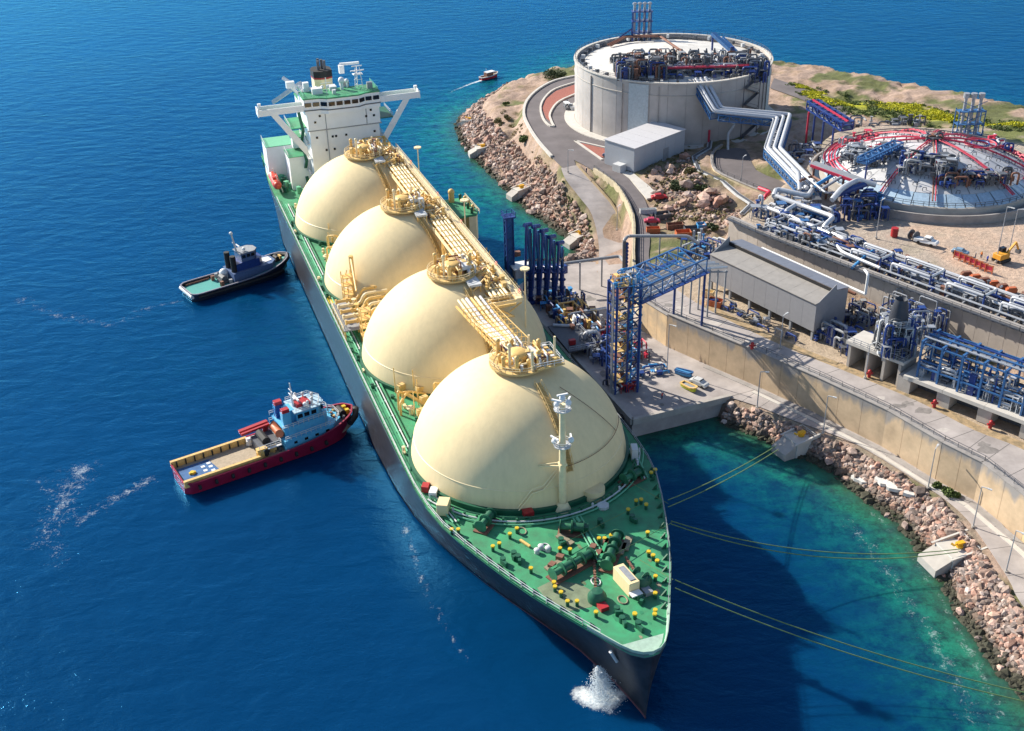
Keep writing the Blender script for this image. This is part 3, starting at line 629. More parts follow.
# big deck structures on trunk: valves platform near crowns
for cxd in (-41.66, -83.32, -124.98):
    mb = MB(); 
    for q in range(14):
        x = cxd+random.uniform(-8, 8); y = random.uniform(5, 10); z = TZ+.6
        mb = MB().cyl((x, y, z), .3, random.uniform(1, 2.6), 8).box((x+.3, y, z+1.0), (1.2, .5, .4), random.random()*3)
        if q % 3 == 0: mb.bent([(x, y, z+2), (x+random.uniform(-2, 2), y, z+2.2), (x+random.uniform(-2, 2), y-3, z+.4)], .2, 6)
        mb.build('pipe_fitting', YEL, gc)
    MB().box((cxd+5.5, 3.2, TZ+2.1), (4.2, 2.6, .5)).build('shelter_roof', OFFW, gc)
    mb = MB()
    for sx in (-1.8, 1.8):
        for sy in (-1.1, 1.1): mb.bar((cxd+5.5+sx, 3.2+sy, TZ-.3), (cxd+5.5+sx, 3.2+sy, TZ+2), .2)
    mb.build('shelter_frame', YEL, gc)
# bundle carried over the gap to the foremost crown
for y, r, m_ in ((-1.6, .26, YPIPE), (-.7, .3, YPIPE), (.2, .38, PIPEW), (1.2, .28, YEL), (2.1, .34, YPIPE), (3.1, .3, PIPEW)):
    MB().bent([(-31, y, TZ+1.0), (-20, y, TZ+1.2), (-8, y*.7, TZ+3.2), (-2, y*.4, TZ+3.9)], r, 8).build('cargo_pipe', m_, gc, smooth=True)
mb = MB()
for y in (-2.4, 4.0): mb.bar((-30, y, TZ+.2), (-4.5, y*.8, TZ+2.6), .3, .4)
for q in range(9): x = -25+q*2.4; mb.bar((x, -2.4, TZ+.25+q*.27), (x, 4, TZ+.25+q*.27), .2).bar((x, 4, TZ+.3+q*.27), (x, 4, TZ+1.9+q*.27), .12).bar((x, -2.4, TZ+.3+q*.27), (x, -2.4, TZ+1.9+q*.27), .12).bar((x, 4, TZ+1.9+q*.27), (x, -2.4, TZ+1.9+q*.27), .12)
mb.bar((-26, 4, TZ+1.8), (-4.5, 4, TZ+4.3), .12).bar((-26, -2.4, TZ+1.8), (-4.5, -2.4, TZ+4.3), .12); mb.build('pipe_bridge', YEL, gc)
# forward crown: taller gear and spreader platform
mb = MB().box((1.5, 4.5, TZ+2.9), (7, 5.5, .35), .1); mb.build('crown_side_platform', YDECK, gc)
mb = MB().rail([(-2, 1.8, TZ+3), (-2, 7.3, TZ+3), (5, 7.3, TZ+3), (5, 1.8, TZ+3)], 1.1, 1.6, .06, True); mb.build('crown_side_railing', OFFW, gc)
for k_ in range(6): MB().box((-1+k_*1.05, 5.8, TZ+3.7), (.6, .7, 1.2)).build('valve_box', YEL if k_ % 2 else OFFW, gc)
MB().tube([(2.5, 6.5, TZ+3), (2.5, 6.5, TZ+7.6)], .22, 8).build('vent_post', YPIPE, gc); MB().tube([(4.6, 1.4, TZ+2.2), (4.6, 1.4, TZ+6.8)], .3, 8).build('vent_post', YPIPE, gc)

# ---- foredeck mast with radars
mast = MB().tube([(20.6, .8, DK), (20.6, .8, 36)], .72, 12, .5).build('foremast', YPIPE, gc, smooth=True)
MB().lathe((20.6, .8, DK), [(1.5, 0), (.8, 1.6)], 14).build('mast_base', YPIPE, mast)
for z in (27.8, 35.0):
    mb = MB().cyl((20.6, .8, z), 1.5, .15, 16); mb.rail([(20.6+1.5*math.cos(a), .8+1.5*math.sin(a), z+.1) for a in np.linspace(0, 6.28, 9)], .9, 2, .04); mb.build('mast_platform', OFFW, mast)
for z, dx in ((28.6, -1.2), (29, 1.3), (36, -.8), (36.3, .9), (37.2, 0)):
    MB().sphere((20.6+dx*.5, .8+dx, z), .55, 10, 6).box((20.6+dx*.5, .8+dx, z+.6), (.3, 1.9, .25), dx).build('mast_lamp', WHITE, mast)
MB().bar((20.6, .8, 23.5), (17.8, -2.5, 22.6), .22).bar((20.6, .8, 24.4), (17.8, -2.5, 22.8), .12).box((20.6, .8, 24), (1.3, 1.3, .4)).build('mast_bracket', YPIPE, mast)
MB().cyl((19.0, 7.3, DK), 2.05, 1.9, 28).build('deck_trunk', CREAM, gc, smooth=True)

# ---- winches, windlasses, bollards and fairleads on the foredeck
def winch(x, y, rz, n_, lab=None):
    c, s_ = math.cos(rz), math.sin(rz)
    T = lambda u, v: (x+u*c-v*s_, y+u*s_+v*c)
    MB().box((x, y, DK+.16), (n_*2.1+.6, 2.6, .22), rz).build('winch_bed', BROWN, gc)
    for q in range(n_):
        u = (q-(n_-1)/2)*2.1; a = T(u-.85, 0); b_ = T(u+.85, 0)
        mb = MB().tube([(*a, DK+1.3), (*b_, DK+1.3)], .75 if q % 2 else .55, 12)
        for e in (-.9, .9): p = T(u+e, 0); p2 = T(u+e*1.12, 0); mb.tube([(*p, DK+1.3), (*p2, DK+1.3)], 1.15, 14)
        mb.build('winch_drum', DGREEN if q % 4 else mat('faded_green_paint', (.03, .17, .09), .6, var=.3), gc, smooth=True)
    p = T(n_*1.05+.2, .2); MB().box((*p, DK+.9), (1.0, 1.3, 1.5), rz).build('winch_motor', DGREEN, gc, bevel=.08)
    p = T(0, 1.5); MB().box((*p, DK+.6), (n_*1.6, .5, .8), rz).build('winch_gearbox', GREEN, gc)
for a_ in [(28.5, 2.8, 1.2, 1.0)]: pass
def dk(px, py): # survey position on the deck in ship coordinates
    v = U(px, py, DK)-S0; return v.dot(SA), v.dot(SB)
winch(*dk(486, 526), 2.35, 2); winch(*dk(632, 481), 1.9, 2)
winch(*dk(572, 570), 1.9, 4); winch(*dk(612, 556), 2.5, 4); winch(*dk(572, 533), 1.1, 2); winch(*dk(640, 582), .4, 1)
for px_, py_ in ((597, 600), (641, 585)):
    x, y = dk(px_, py_); mb = MB().lathe((x, y, DK), [(1.5, 0), (1.5, 1.0), (.9, 1.9), (.01, 2.0)], 16); mb.build('chain_stopper', DGREEN, gc, smooth=True)
    MB().box((x+1.6, y, DK+.4), (2.6, 1.4, .7), .1).build('hawse_cover', RED if px_ < 600 else GREY, gc)
for (x0, y0), (x1, y1) in (((594, 563), (596, 598)), ((626, 560), (641, 583))):
    a = dk(x0, y0); b_ = dk(x1, y1); mb = MB(); 
    for q in range(14):
        f = q/13; mb.box((a[0]+(b_[0]-a[0])*f, a[1]+(b_[1]-a[1])*f, DK+.45), (.42, .34, .3), q*.8)
    mb.build('anchor_chain', BROWN, gc)
mb = MB()
for px_, py_ in [(593, 550), (600, 556), (586, 560), (606, 545), (560, 560), (552, 568)]: x, y = dk(px_, py_); mb.box((x, y, DK+.5), (1.2, 1.0, 1.0), px_)
mb.build('hydraulic_unit', BROWN, gc)
bol = None
bl_px = [(493, 549), (499.5, 546), (510, 536.5), (517, 531), (531, 571), (554, 585), (555, 589.5), (561, 595), (567.5, 604), (577, 604), (596, 615), (634.5, 616.5), (634.8, 617), (655, 596), (655.3, 579),
         (648.5, 554.5), (653, 558), (657, 563.5), (647.5, 535), (655, 613), (654.5, 617), (611, 538), (604.5, 541), (570, 552), (560, 551), (421.5+37, 532), (452, 532), (651, 475), (655, 472), (636, 503), (641, 502), (628, 512), (646, 507), (599, 541)]
bm_ = MB().cyl((0, 0, 0), .42, 1.3, 10).cyl((0, 0, 1.3), .6, .3, 12); base = None
proto = None
for px_, py_ in bl_px:
    x, y = dk(px_, py_+2)
    for q in ((0, 0),):
        if proto is None:
            proto = MB().cyl((0, 0, 0), .34, 1.15, 10).build('bollard', DGREEN, gc, smooth=True); cap = MB().cyl((0, 0, 1.05), .42, .34, 12).build('bollard_cap', BRIGHTY, proto, smooth=True)
            proto.location = (x, y, DK); proto.scale = (.85, .85, .85)
        else: copy_tree(proto, gc).location = (x, y, DK)
# forward deck house, dark hatch and walkway
x, y = dk(627, 588)
hs_ = MB().box((x-.4, y, DK+1.3), (5.0, 1.9, 2.6), .12).build('rope_store', CREAM, gc, bevel=.06); MB().box((x-.4, y+.1, DK+2.66), (3.6, 1.0, .12), .12).build('roof_grating', GREY, hs_); MB().box((x+2.8, y+.2, DK+1.1), (1.2, 1.9, .2), .12).build('canopy', WHITE, hs_)
a, b_ = dk(577, 520), dk(606, 570); mb = MB()
for s_ in (-.7, .7): mb.tube([(a[0], a[1]+s_, DK+.6), (b_[0], b_[1]+s_, DK+.6)], .14, 6)
mb.tube([(a[0], a[1], DK+.5), (b_[0], b_[1], DK+.5)], .3, 6); mb.build('deck_pipe', LGREEN, gc)
x, y = dk(569, 606); MB().prism([dk(537, 588), dk(553, 580), dk(580, 584), dk(594, 592), dk(592, 607), dk(569, 611), dk(548, 601)], DK, DK+.02).build('worn_patch', mat('faded_tan_deck_paint', (.17, .21, .13), .7, var=.3, scale=.5), gc)
for pp, sz, rz in [((565, 541), (3.4, 1.2), .4), ((627, 545), (3.6, 1.2), 2.5), ((622, 550), (3, 1), 2.5), ((556, 566), (4, 1.4), 1.9), ((525, 544.5), (2.4, .4), .4)]:
    x, y = dk(*pp); MB().box((x, y, DK+.3), (*sz, .3), rz).build('grating', TANP if sz[1] > .5 else YEL, gc)
for pp in [(548, 551), (541, 549), (537, 553)]: x, y = dk(*pp); MB().cyl((x, y, DK), .45, .7, 12).sphere((x, y, DK+.7), .55, 12, 6, .5).build('mushroom_vent', OFFW, gc, smooth=True)
for pp in [(503, 563), (518, 560), (514, 556.5), (561, 543), (640, 600), (622, 622), (617, 612), (638, 627), (632, 520), (600, 524), (548, 507), (582, 528)]: x, y = dk(*pp); MB().cyl((x, y, DK), .5, 1.1, 10).box((x+.8, y, DK+.5), (1.2, .5, .9), pp[0]).build('deck_fitting', DGREEN, gc)
for a0, b0 in [((398, 460), (404, 430)), ((409, 489), (414, 470))]: pass
# starboard-side lockers by the foremost dome
x, y = dk(444, 512); MB().box((x, y, DK+1.2), (2.6, 2.0, 2.3), -.5).build('deck_locker', CREAM, gc, bevel=.05)
x, y = dk(434, 496); MB().box((x, y, DK+.8), (2.0, 1.4, 1.2), -.5).build('deck_locker', WHITE, gc, bevel=.05); x, y = dk(426, 491); MB().box((x, y, DK+.8), (1.6, 1.3, 1.2), -.5).build('hose_box', RED, gc)
x, y = dk(528, 516); MB().box((x, y, DK+.7), (1.4, 1.8, 1.0), 0).build('hose_box', RED, gc)
x, y = dk(634, 459); MB().box((x, y, DK+1.5), (2.2, 1.2, 2.6), -.3).build('deck_locker', OFFW, gc, bevel=.05)
x, y = dk(603, 507); MB().cyl((x, y, DK), 1.1, .5, 8).build('coiled_rope', OFFW, gc)
for q in range(26):   # small fittings along the starboard deck strip
    x = -140+q*5.6+random.uniform(-1, 1); y = -random.uniform(15.5, 18.3)*(1 if abs((x+20.8) % 41.66-20.8) > 5 else 1)
    if min(abs(x-c) for c in (0, -41.66, -83.32, -124.98)) < 9: y = -21.2+random.uniform(-.2, .6)
    MB().cyl((x, y, DK), .35, random.uniform(.7, 1.6), 8).box((x+.5, y, DK+.7), (.9, .3, .3), random.random()*3).build('deck_valve', DGREEN if q % 3 else YPIPE, gc)

# ---- cargo manifold, starboard (between 2nd and 3rd domes) and port wing platform
def manifold(x0, sgn, z0, scale=1.):
    pl = MB().box((x0, sgn*19.6, z0), (15, 4.2, .3)).build('manifold_platform', GREY if sgn < 0 else GREEN, gc)
    mb = MB()
    for q in range(6): mb.bar((x0-7+q*2.8, sgn*17.8, DK), (x0-7+q*2.8, sgn*17.8, z0), .35).bar((x0-7+q*2.8, sgn*21.4, DK), (x0-7+q*2.8, sgn*21.4, z0), .35)
    mb.build('platform_leg', YEL, pl)
    MB().rail([(x0-7.5, sgn*21.7, z0), (x0+7.5, sgn*21.7, z0)], 1.2, 1.5, .06).build('platform_railing', YPIPE, pl)
    for q in range(5):
        x = x0-5.6+q*2.8
        mb = MB().bent([(x, sgn*20.6, z0+1.2), (x, sgn*15.5, z0+1.2), (x, sgn*14.4, z0+3.4), (x, sgn*9, z0+3.4)], .38, 10).tube([(x, sgn*20.5, z0+1.2), (x, sgn*20.9, z0+1.2)], .62, 12).tube([(x, sgn*18.0, z0+1.2), (x, sgn*18.4, z0+1.2)], .62, 12).cyl((x, sgn*17, z0+1.2), .3, 1.4, 8).cyl((x, sgn*17, z0+2.5), .6, .15, 12)
        mb.build('manifold_pipe', YPIPE if q % 2 else YEL, gc, smooth=True)
    for x in (x0-9.4, x0+9.4):
        mb = MB()
        for z in np.arange(DK, z0+6, 2): mb.box((x, sgn*17, z), (2.4, 2.4, .2)); mb.bar((x-1.1, sgn*17, z), (x+1.1, sgn*17, z+2), .2)
        for e in (-1.1, 1.1):
            for e2 in (-1.1, 1.1): mb.bar((x+e, sgn*17+e2, DK), (x+e, sgn*17+e2, z0+6.5), .22)
        mb.build('valve_tower', YEL, gc)
manifold(-62.5, -1, 17.0); manifold(-62.5, 1, 17.0)
pk = MB().prism([(-111, 15), (-98, 15), (-98, 23.5), (-100, 24.6), (-109, 24.6), (-111, 23.5)], 21.6, 22.2).build('wing_platform', GREEN, gc)
MB().prism([(-110.8, 21.5), (-98.2, 21.5), (-98.2, 23.4), (-100, 24.4), (-109, 24.4), (-110.8, 23.4)], DK, 21.6).build('wing_platform_trunk', YPIPE, pk)
for q in range(7):
    x = -109.5+q*1.75; MB().cyl((x, 22.6+(q % 2)*.8, 22.2), .4, 1.1, 10).sphere((x, 22.6+(q % 2)*.8, 23.4), .5, 8, 6).build('valve', YEL if q % 2 else DGREEN, pk, smooth=True)
MB().cyl((-109, 20, 22.2), .8, 2.6, 12).sphere((-109, 20, 25), .9, 12, 8).build('vent_head', YEL, pk, smooth=True)
MB().rail([(-111, 24.4, 22.2), (-98, 24.4, 22.2)], 1.1, 1.6, .06).build('wing_railing', YPIPE, pk)
for g in (-20.8, -62.5, -104.2):   # yellow clutter beside the gaps, starboard
    for q in range(12):
        x = g+random.uniform(-8, 8); y = -random.uniform(9.5, 18.5); z = DK
        mb = MB()
        if q % 3 == 0: mb.bent([(x, y, z), (x, y, z+random.uniform(2, 5)), (x+random.uniform(-3, 3), y+2, z+random.uniform(2, 5)), (x+random.uniform(-2, 2), y+5, z+1)], .26, 8)
        elif q % 3 == 1: mb.cyl((x, y, z), .5, random.uniform(1.5, 4.5), 10).cyl((x, y, z+1.4), .9, .2, 10)
        else: mb.box((x, y, z+1.2), (1.6, 1.0, 2.4), q).bar((x-1, y-1, z), (x-1, y-1, z+6), .18)
        mb.build(['pipe_bend', 'valve', 'valve_frame'][q % 3], [YEL, YPIPE, YDECK][q % 3], gc)
mb = MB().tube([(-72, -15.5, DK), (-72, -15.5, DK+13)], .55, 10).tube([(-72, -15.5, DK+12.4), (-58, -17.5, DK+10.5)], .3, 8, .2); mb.build('hose_crane', YEL, gc)
MB().cyl((-48.5, -18.2, DK), .6, 3.5, 10).build('crane_post', YEL, gc); MB().tube([(-52, -12, DK), (-52, -12, DK+9)], .3, 8).build('crane_post', YPIPE, gc)
MB().box((-77.5, -20.2, DK+.1), (5, 2, .16)).build('painted_deck_patch', BRIGHTY, gc)

# ---- accommodation block, bridge and wings, funnel, masts
hx = -150
HW = mat('house_white_paint', (.80, .80, .80), .5, var=.05, scale=.3)
house = MB().box((hx-7, .4, 24.0), (14, 20.6, 19.2)).build('accommodation_block', HW, gc)
MB().box((hx-6.6, .4, 37.6), (14.2, 21.2, 7.4)).build('upper_house', HW, gc)
MB().box((hx+.1, .4, 33.7), (.6, 22, .35)).build('deck_line', GREY, house)
MB().box((hx-10, -12.9, 19.5), (8, 6.2, 10)).build('side_house', HW, gc); MB().box((hx-10, -12.9, 24.6), (8.4, 6.6, .15)).build('side_house_roof', GREEN, gc)
MB().box((hx-21, -17.0, 19.8), (9, 8.2, 10.6)).build('side_house', HW, gc); MB().box((hx-21, -17.0, 25.2), (9.3, 8.5, .18)).build('side_house_roof', LGREEN, gc)
MB().box((hx-12, -11.4, 29.5), (7, 3.2, .3)).build('terrace', GREEN, gc); MB().box((hx-9, -12.4, 33.8), (11, 5.0, .3)).build('terrace', GREEN, gc)
MB().box((hx-14, -12, 27.2), (3, 3, 4.2)).build('deck_house', HW, gc)
MB().rail([(hx-3.6, -14.8, 34), (hx-14.4, -14.8, 34)], 1.1, 1.5, .05).rail([(hx-6, -16.1, 24.7), (hx-14, -16.1, 24.7)], 1.1, 1.5, .05).rail([(hx-16.5, -21.2, 25.3), (hx-25.5, -21.2, 25.3)], 1.1, 1.5, .05).build('terrace_railing', OFFW, gc)
for q in range(5): z = 15+q*4.6; MB().bar((hx-2.5-(q % 2)*5, -11.4, z), (hx-7.5+(q % 2)*5, -11.4, z+4.4), .9, .25).build('outside_stair', DGREEN, gc)
# right hand terraces
MB().box((hx-9, 13.4, 33.8), (11, 5.0, .3)).build('terrace', DGREEN, gc); MB().box((hx-8, 13.3, 23), (8, 5.2, .3)).build('terrace', DGREEN, gc); MB().rail([(hx-3.6, 15.8, 34), (hx-14.4, 15.8, 34)], 1.1, 1.5, .05).build('terrace_railing', OFFW, gc)
# bridge: faceted front with windows
bf = [(hx-7, -10.8), (hx+.6, -10.8), (hx+.9, -6.2), (hx+2.2, -4.2), (hx+2.4, 4.8), (hx+1.1, 6.8), (hx+.9, 11.3), (hx-7, 11.3)]
br = MB().prism(bf, 38.6, 43.0).build('bridge_house', HW, gc)
MB().prism([(x+.15 if x > hx-1 else x, y*1.015) for x, y in bf], 43.0, 43.35).build('bridge_roof', GREEN, br)
MB().prism([(x+.12 if x > hx-1 else x, y*1.01) for x, y in bf], 39.7, 40.0).build('bridge_band', DGREY, br)
for (x0, y0), (x1, y1) in zip(bf[1:7], bf[2:7]):
    L = math.hypot(x1-x0, y1-y0); k_ = max(1, round(L/2.3)); ang = math.atan2(y1-y0, x1-x0)
    for q in range(k_):
        f = (q+.5)/k_; MB().box((x0+(x1-x0)*f+.06*math.sin(ang), y0+(y1-y0)*f-.06*math.cos(ang)*0, 41.5), (L/k_*.78, .3, 1.15), ang).build('bridge_window', GLASS, br)
MB().rail([(hx+.4, -10.5, 43.3), (hx+2, -4.4, 43.3), (hx+2, 4.8, 43.3), (hx+.6, 11, 43.3), (hx-10, 11, 43.3)], 1, 1.6, .05).rail([(hx+.4, -10.5, 43.3), (hx-10, -10.5, 43.3)], 1, 1.6, .05).build('roof_railing', LGREEN, br)
# red notice and pipes on the front wall
for q in range(11): MB().box((hx+.46, -2.9+q*.58, 37.6), (.06, .34 if q % 4 else .2, .5)).build('notice_letter', RED, house)
MB().bent([(hx+.5, -5, 24), (hx+.5, -5, 39), (hx+.5, 0, 39), (hx+.5, 0, 40)], .13, 6).bent([(hx+.5, 7, 34), (hx+.5, 7, 38.5)], .13, 6).build('front_pipe', GREY, house)
win = MB().box((0, 0, 0), (.2, .62, .62)).build('porthole_window', GLASS, house); win.location = (hx+.06, -8, 31.5); first = True
for z, ys_ in ((31.3, (-3.8, -2.8, .2, 8.7)), (27.5, (-6.0, -3.6, 1.0, 2.6, 3.4, 6.2, 7.2)), (23.6, (-5.8, -4.0)), (37.9, (-7, 8)), (39.2, (1.6,)), (36.2, (-8.5, 6.5, 8.8)), (38.7, (-2.5, 4))):
    for y in ys_: c = copy_tree(win, house); c.location = (hx+(.05 if z < 33.6 else .52), y+.4, z)
for sgn in (-1, 1):
    y0, y1 = (-10.8, -23.8) if sgn < 0 else (11.3, 23.4)
    wg = MB().prism([(hx-3.6, y0), (hx+.4, y0), (hx+.4, y1), (hx-3.6, y1)], 39.7, 40.1).build('bridge_wing', HW, gc)
    MB().box((hx+.4, (y0+y1)/2, 40.6), (.25, abs(y1-y0), 1.8)).box((hx-3.6, (y0+y1)/2, 40.6), (.25, abs(y1-y0), 1.8)).box((hx-1.6, y1, 40.6), (4.2, .25, 2.2)).build('wing_bulwark', HW, wg)
    MB().prism([(hx-3.4, y0), (hx+.2, y0), (hx+.2, y1*.995), (hx-3.4, y1*.995)], 40.1, 40.14).build('wing_deck', GREEN, wg)
    MB().add([(hx+.3, sgn*20.4, 39.7), (hx+.3, sgn*18.4, 39.7), (hx+.3, sgn*11, 29), (hx+.3, sgn*11, 25.8), (hx-.1, sgn*20.4, 39.7), (hx-.1, sgn*18.4, 39.7), (hx-.1, sgn*11, 29), (hx-.1, sgn*11, 25.8)], [(0,1,2,3), (4,7,6,5), (0,3,7,4), (1,5,6,2), (0,4,5,1)]).build('wing_bracket', HW, wg)
    MB().cyl((hx-1.5, y1*.97, 40.1), .25, 2.6, 8).box((hx-1.5, y1*.97, 42.6), (.9, .9, .6)).build('wing_light', WHITE, wg)
FB = [(-180, -2.6), (-177, -4.0), (-172, -3.6), (-170.6, -1), (-170.6, 1.4), (-172, 3.8), (-177, 4.0), (-180, 2.6)]
sc_ = lambda k_: [(-175.4+(x+175.4)*k_, y*k_-.6) for x, y in FB]
fn_ = MB().prism(sc_(.74), 30, 42.2).build('funnel', YPIPE, gc)
MB().prism(sc_(.76), 42.2, 42.7).build('red_band', RED, fn_); MB().prism(sc_(.77), 42.7, 44.6).build('black_top', BLACK, fn_)
for x, y in ((-174.2, -1.5), (-175.5, -.2), (-176.8, -1), (-174, .4)): MB().cyl((x, y, 44.4), .42, 3.0, 10).build('exhaust_pipe', DGREY, fn_)
MB().box((-166, -1, 34), (18, 17, 8)).build('engine_casing', HW, gc); MB().box((-166, -1, 38.1), (18.4, 17.4, .2)).build('casing_roof', GREEN, gc)
mb = MB()
for z in range(3): mb.bar((-153.5, 5.2, 44.4+z*1.6), (-153.5, 7.6, 44.4+z*1.6), .14).bar((-153.5, 5.2, 44.4+z*1.6), (-155.5, 6.4, 44.4+z*1.6), .14)
for x, y in ((-153.5, 5.2), (-153.5, 7.6), (-155.5, 6.4)): mb.bar((x, y, 43), (x+(-154.2-x)*.5, y+(6.4-y)*.5, 49.4), .2)
mb.box((-154.3, 6.4, 47.4), (2.0, 2.8, .14)).bar((-154.3, 4.4, 48.4), (-154.3, 8.4, 48.4), .3).bar((-154.3, 4.9, 49.7), (-154.3, 7.9, 49.7), .25); mb.build('radar_mast', WHITE, gc)
MB().cyl((-154.7, 1.6, 43.3), .5, 2.2, 10).sphere((-154.7, 1.6, 46), .95, 12, 8).build('satellite_dome', WHITE, gc, smooth=True); MB().cyl((-156.2, 3.4, 43.3), .3, 1.6, 8).sphere((-156.2, 3.4, 45.3), .6, 12, 8).build('satellite_dome', WHITE, gc, smooth=True)
MB().bar((-160, -9.5, 43), (-163, -14, 46.5), .8).bar((-166, -8, 38), (-160, -13, 45.5), .7).box((-160, -12.5, 45), (1.6, 2.4, 1.8)).build('stores_crane', WHITE, gc)
MB().bar((-176, -16, 36), (-166, -8.5, 43.5), 1.1).cyl((-166, -8.5, 34), .9, 9, 12).build('stores_crane', OFFW, gc)
MB().bar((-168, 4, 47.2), (-166, 9.5, 47.6), .7).box((-167, 4.2, 46), (1.5, 1.5, 2.4)).build('stores_crane', WHITE, gc)
for z, d_ in ((20.5, 1.2), (25.2, 1.0), (29.6, 1.0)):
    MB().box((hx-7, -10.6, z), (13, .9, .18)).rail([(hx-.6, -11.0, z+.1), (hx-13, -11.0, z+.1)], 1.0, 1.6, .05).build('side_gallery', OFFW, gc); MB().box((hx-7, 11.4, z), (13, .9, .18)).rail([(hx-.6, 11.8, z+.1), (hx-13, 11.8, z+.1)], 1.0, 1.6, .05).build('side_gallery', OFFW, gc)
for q, (x, y, sx, sy, sz) in enumerate([(-153.5, -6, 2, 3, 1.6), (-156, -1, 3, 2, 1.1), (-152.5, 9.3, 1.5, 1.5, 1.8), (-157, -8.5, 1.6, 1.6, 2.6), (-151, -1.5, 1, 1, 1.2), (-158.5, 3, 2.5, 2.5, 1.6)]): MB().box((x, y, 43.35+sz/2), (sx, sy, sz)).build('roof_locker', [WHITE, OFFW, GREY][q % 3], gc)
MB().tube([(-152, -3.4, 43.3), (-152, -3.4, 48)], .14, 6).bar((-152, -5, 46.5), (-152, -1.8, 46.5), .14).build('signal_mast', WHITE, gc)
for q in range(5): MB().sphere((-156.5, -9+q*.0+q*1.7, 44.2), .5, 10, 6).build('aerial_dome', WHITE, gc)
# aft quarter: deck, frames, lifeboat
lb = MB().tube([(-163.5, -20.6, 17.4), (-162.6, -20.6, 17.2), (-160.5, -20.6, 17.1), (-157, -20.6, 17.1), (-155, -20.6, 17.2), (-154, -20.6, 17.5)], 1.25, 12); lb.v = [(x, y, z) for x, y, z in lb.v]
lb.sphere((-163.4, -20.6, 17.3), 1.25, 12, 8).sphere((-154.2, -20.6, 17.3), 1.25, 12, 8); lbo = lb.build('lifeboat', mat('lifeboat_orange_paint', (.62, .07, .04), .4), gc, smooth=True); MB().box((-158.5, -20.6, 18.5), (3, 1.5, .9)).build('lifeboat_canopy', mat('lifeboat_orange_paint', ()) , lbo)
MB().bar((-155.5, -19, DK), (-155.5, -20.6, 20), .3).bar((-162, -19, DK), (-162, -20.6, 20), .3).build('davit', OFFW, gc)
for q in range(10): x = -153-q*3.1; y = -random.uniform(14, 20); MB().box((x, y, DK+1), (1.5, 1.2, 2), q).cyl((x+1, y+1, DK), .5, 1.6, 8).build('deck_fitting', DGREEN if q % 2 else LGREEN, gc)
MB().box((-176, -17.5, 17.6), (12, 7.5, .25)).rail([(-170, -21, 17.7), (-182, -21, 17.7)], 1.1, 1.6, .06).bar((-170.2, -21, DK), (-170.2, -21, 17.6), .3).bar((-181, -21, DK), (-181, -21, 17.6), .3).build('aft_platform', GREEN, gc)
MB().rail([(-152, -21.8, DK+3), (-166, -21.8, DK+3)], 1.1, 1.8, .07).box((-159, -18.6, DK+2.9), (14, 5.8, .15)).build('boat_deck', GREEN, gc) if False else None
# anchors hanging mark on bow
MB().tube([(53.6, -4.6, 12.3), (53.0, -3.2, 9.3)], .28, 8).build('anchor_shank', OFFW, gc)
# ---- mooring ropes
def rope(a, b_, lab, cat='rope', sag=1.5, grp=None, m_=ROPE, r=.09):
    a = Vector(a); b_ = Vector(b_); o0 = a.copy(); pts = [a.lerp(b_, t)-Vector((0, 0, sag*4*t*(1-t)))-o0 for t in np.linspace(0, 1, 17)]
    o = MB().tube(pts, r, 5).build('mooring_rope', m_); o.location = o0; tag(o, lab, cat, grp); return o
rope(U(668, 500, DK), U(776, 446, 4.6), 'upper green mooring rope from the bow to the nearer concrete dolphin', sag=.8, grp='bow mooring ropes')
rope(U(668, 507, DK), U(779, 449, 4.6), 'lower green mooring rope from the bow to the nearer concrete dolphin', sag=.8, grp='bow mooring ropes')
rope(U(671, 521, DK), U(960, 549, 4.6), 'upper rope of the nearly level pair from the bow to the far concrete dolphin', sag=3.5, grp='bow mooring ropes')
rope(U(671, 524, DK), U(958, 552, 4.6), 'lower rope of the nearly level pair from the bow to the far concrete dolphin', sag=4, grp='bow mooring ropes')
rope(U(675, 580, DK), U(1045, 697, 3), 'upper of the two long ropes from the bow to the right picture edge', sag=2.0, grp='bow mooring ropes')
rope(U(675, 588, DK), U(1045, 706, 3), 'lower of the two long ropes from the bow to the right picture edge', sag=2.0, grp='bow mooring ropes')
for a, b0 in [((628, 481), (668, 504)), ((612, 556), (672, 523)), ((640, 560), (673, 580)), ((560, 545), (640, 505))]:
    A = U(*a, DK+1.3)-S0; B_ = U(*b0, DK+.8)-S0
    MB().tube([(A.dot(SA), A.dot(SB), DK+1.3), (B_.dot(SA), B_.dot(SB), DK+.9)], .06, 4).build('deck_rope', ROPE, gc)
# water shot from the hawse pipe against the bow wave
# ================================================================== SHORE: WALLS
def panel_wall(name, label, cat, line, z0, z1, th, m, plen=4.0, cap=True, group=None, rail=True, proud=.0, z0s=None):
    pts = [Vector((p[0], p[1], 0)) for p in line]; o = thing(name, label, cat, (pts[0].x, pts[0].y, z0), 0, group)
    core = MB()
    for a, b2 in zip(pts, pts[1:]):
        d = (b2-a); L = d.length; d.normalize(); nn = Vector((-d.y, d.x, 0)); ang = math.atan2(d.y, d.x)
        mid = (a+b2)/2; core.box((mid.x, mid.y, (z0+z1)/2-.15), (L, th*.7, z1-z0-.3), ang)
        k = max(1, round(L/plen))
        for j in range(k):
            c = a.lerp(b2, (j+.5)/k); MB().box((c.x, c.y, (z0+z1)/2), (L/k-.06, th, z1-z0), ang).build('wall_panel', m, o, world=True)
    core.build('wall_core', CONCD, o, world=True)
    if cap:
        mb = MB(); strip_wall(mb, pts, th+.3, z1, z1+.18); mb.build('coping', CONCD, o, world=True)
    if rail: MB().rail([(p.x, p.y, z1+.18) for p in pts], 1.1, 2.5, .05).build('railing', DGREY, o, world=True)
    return o
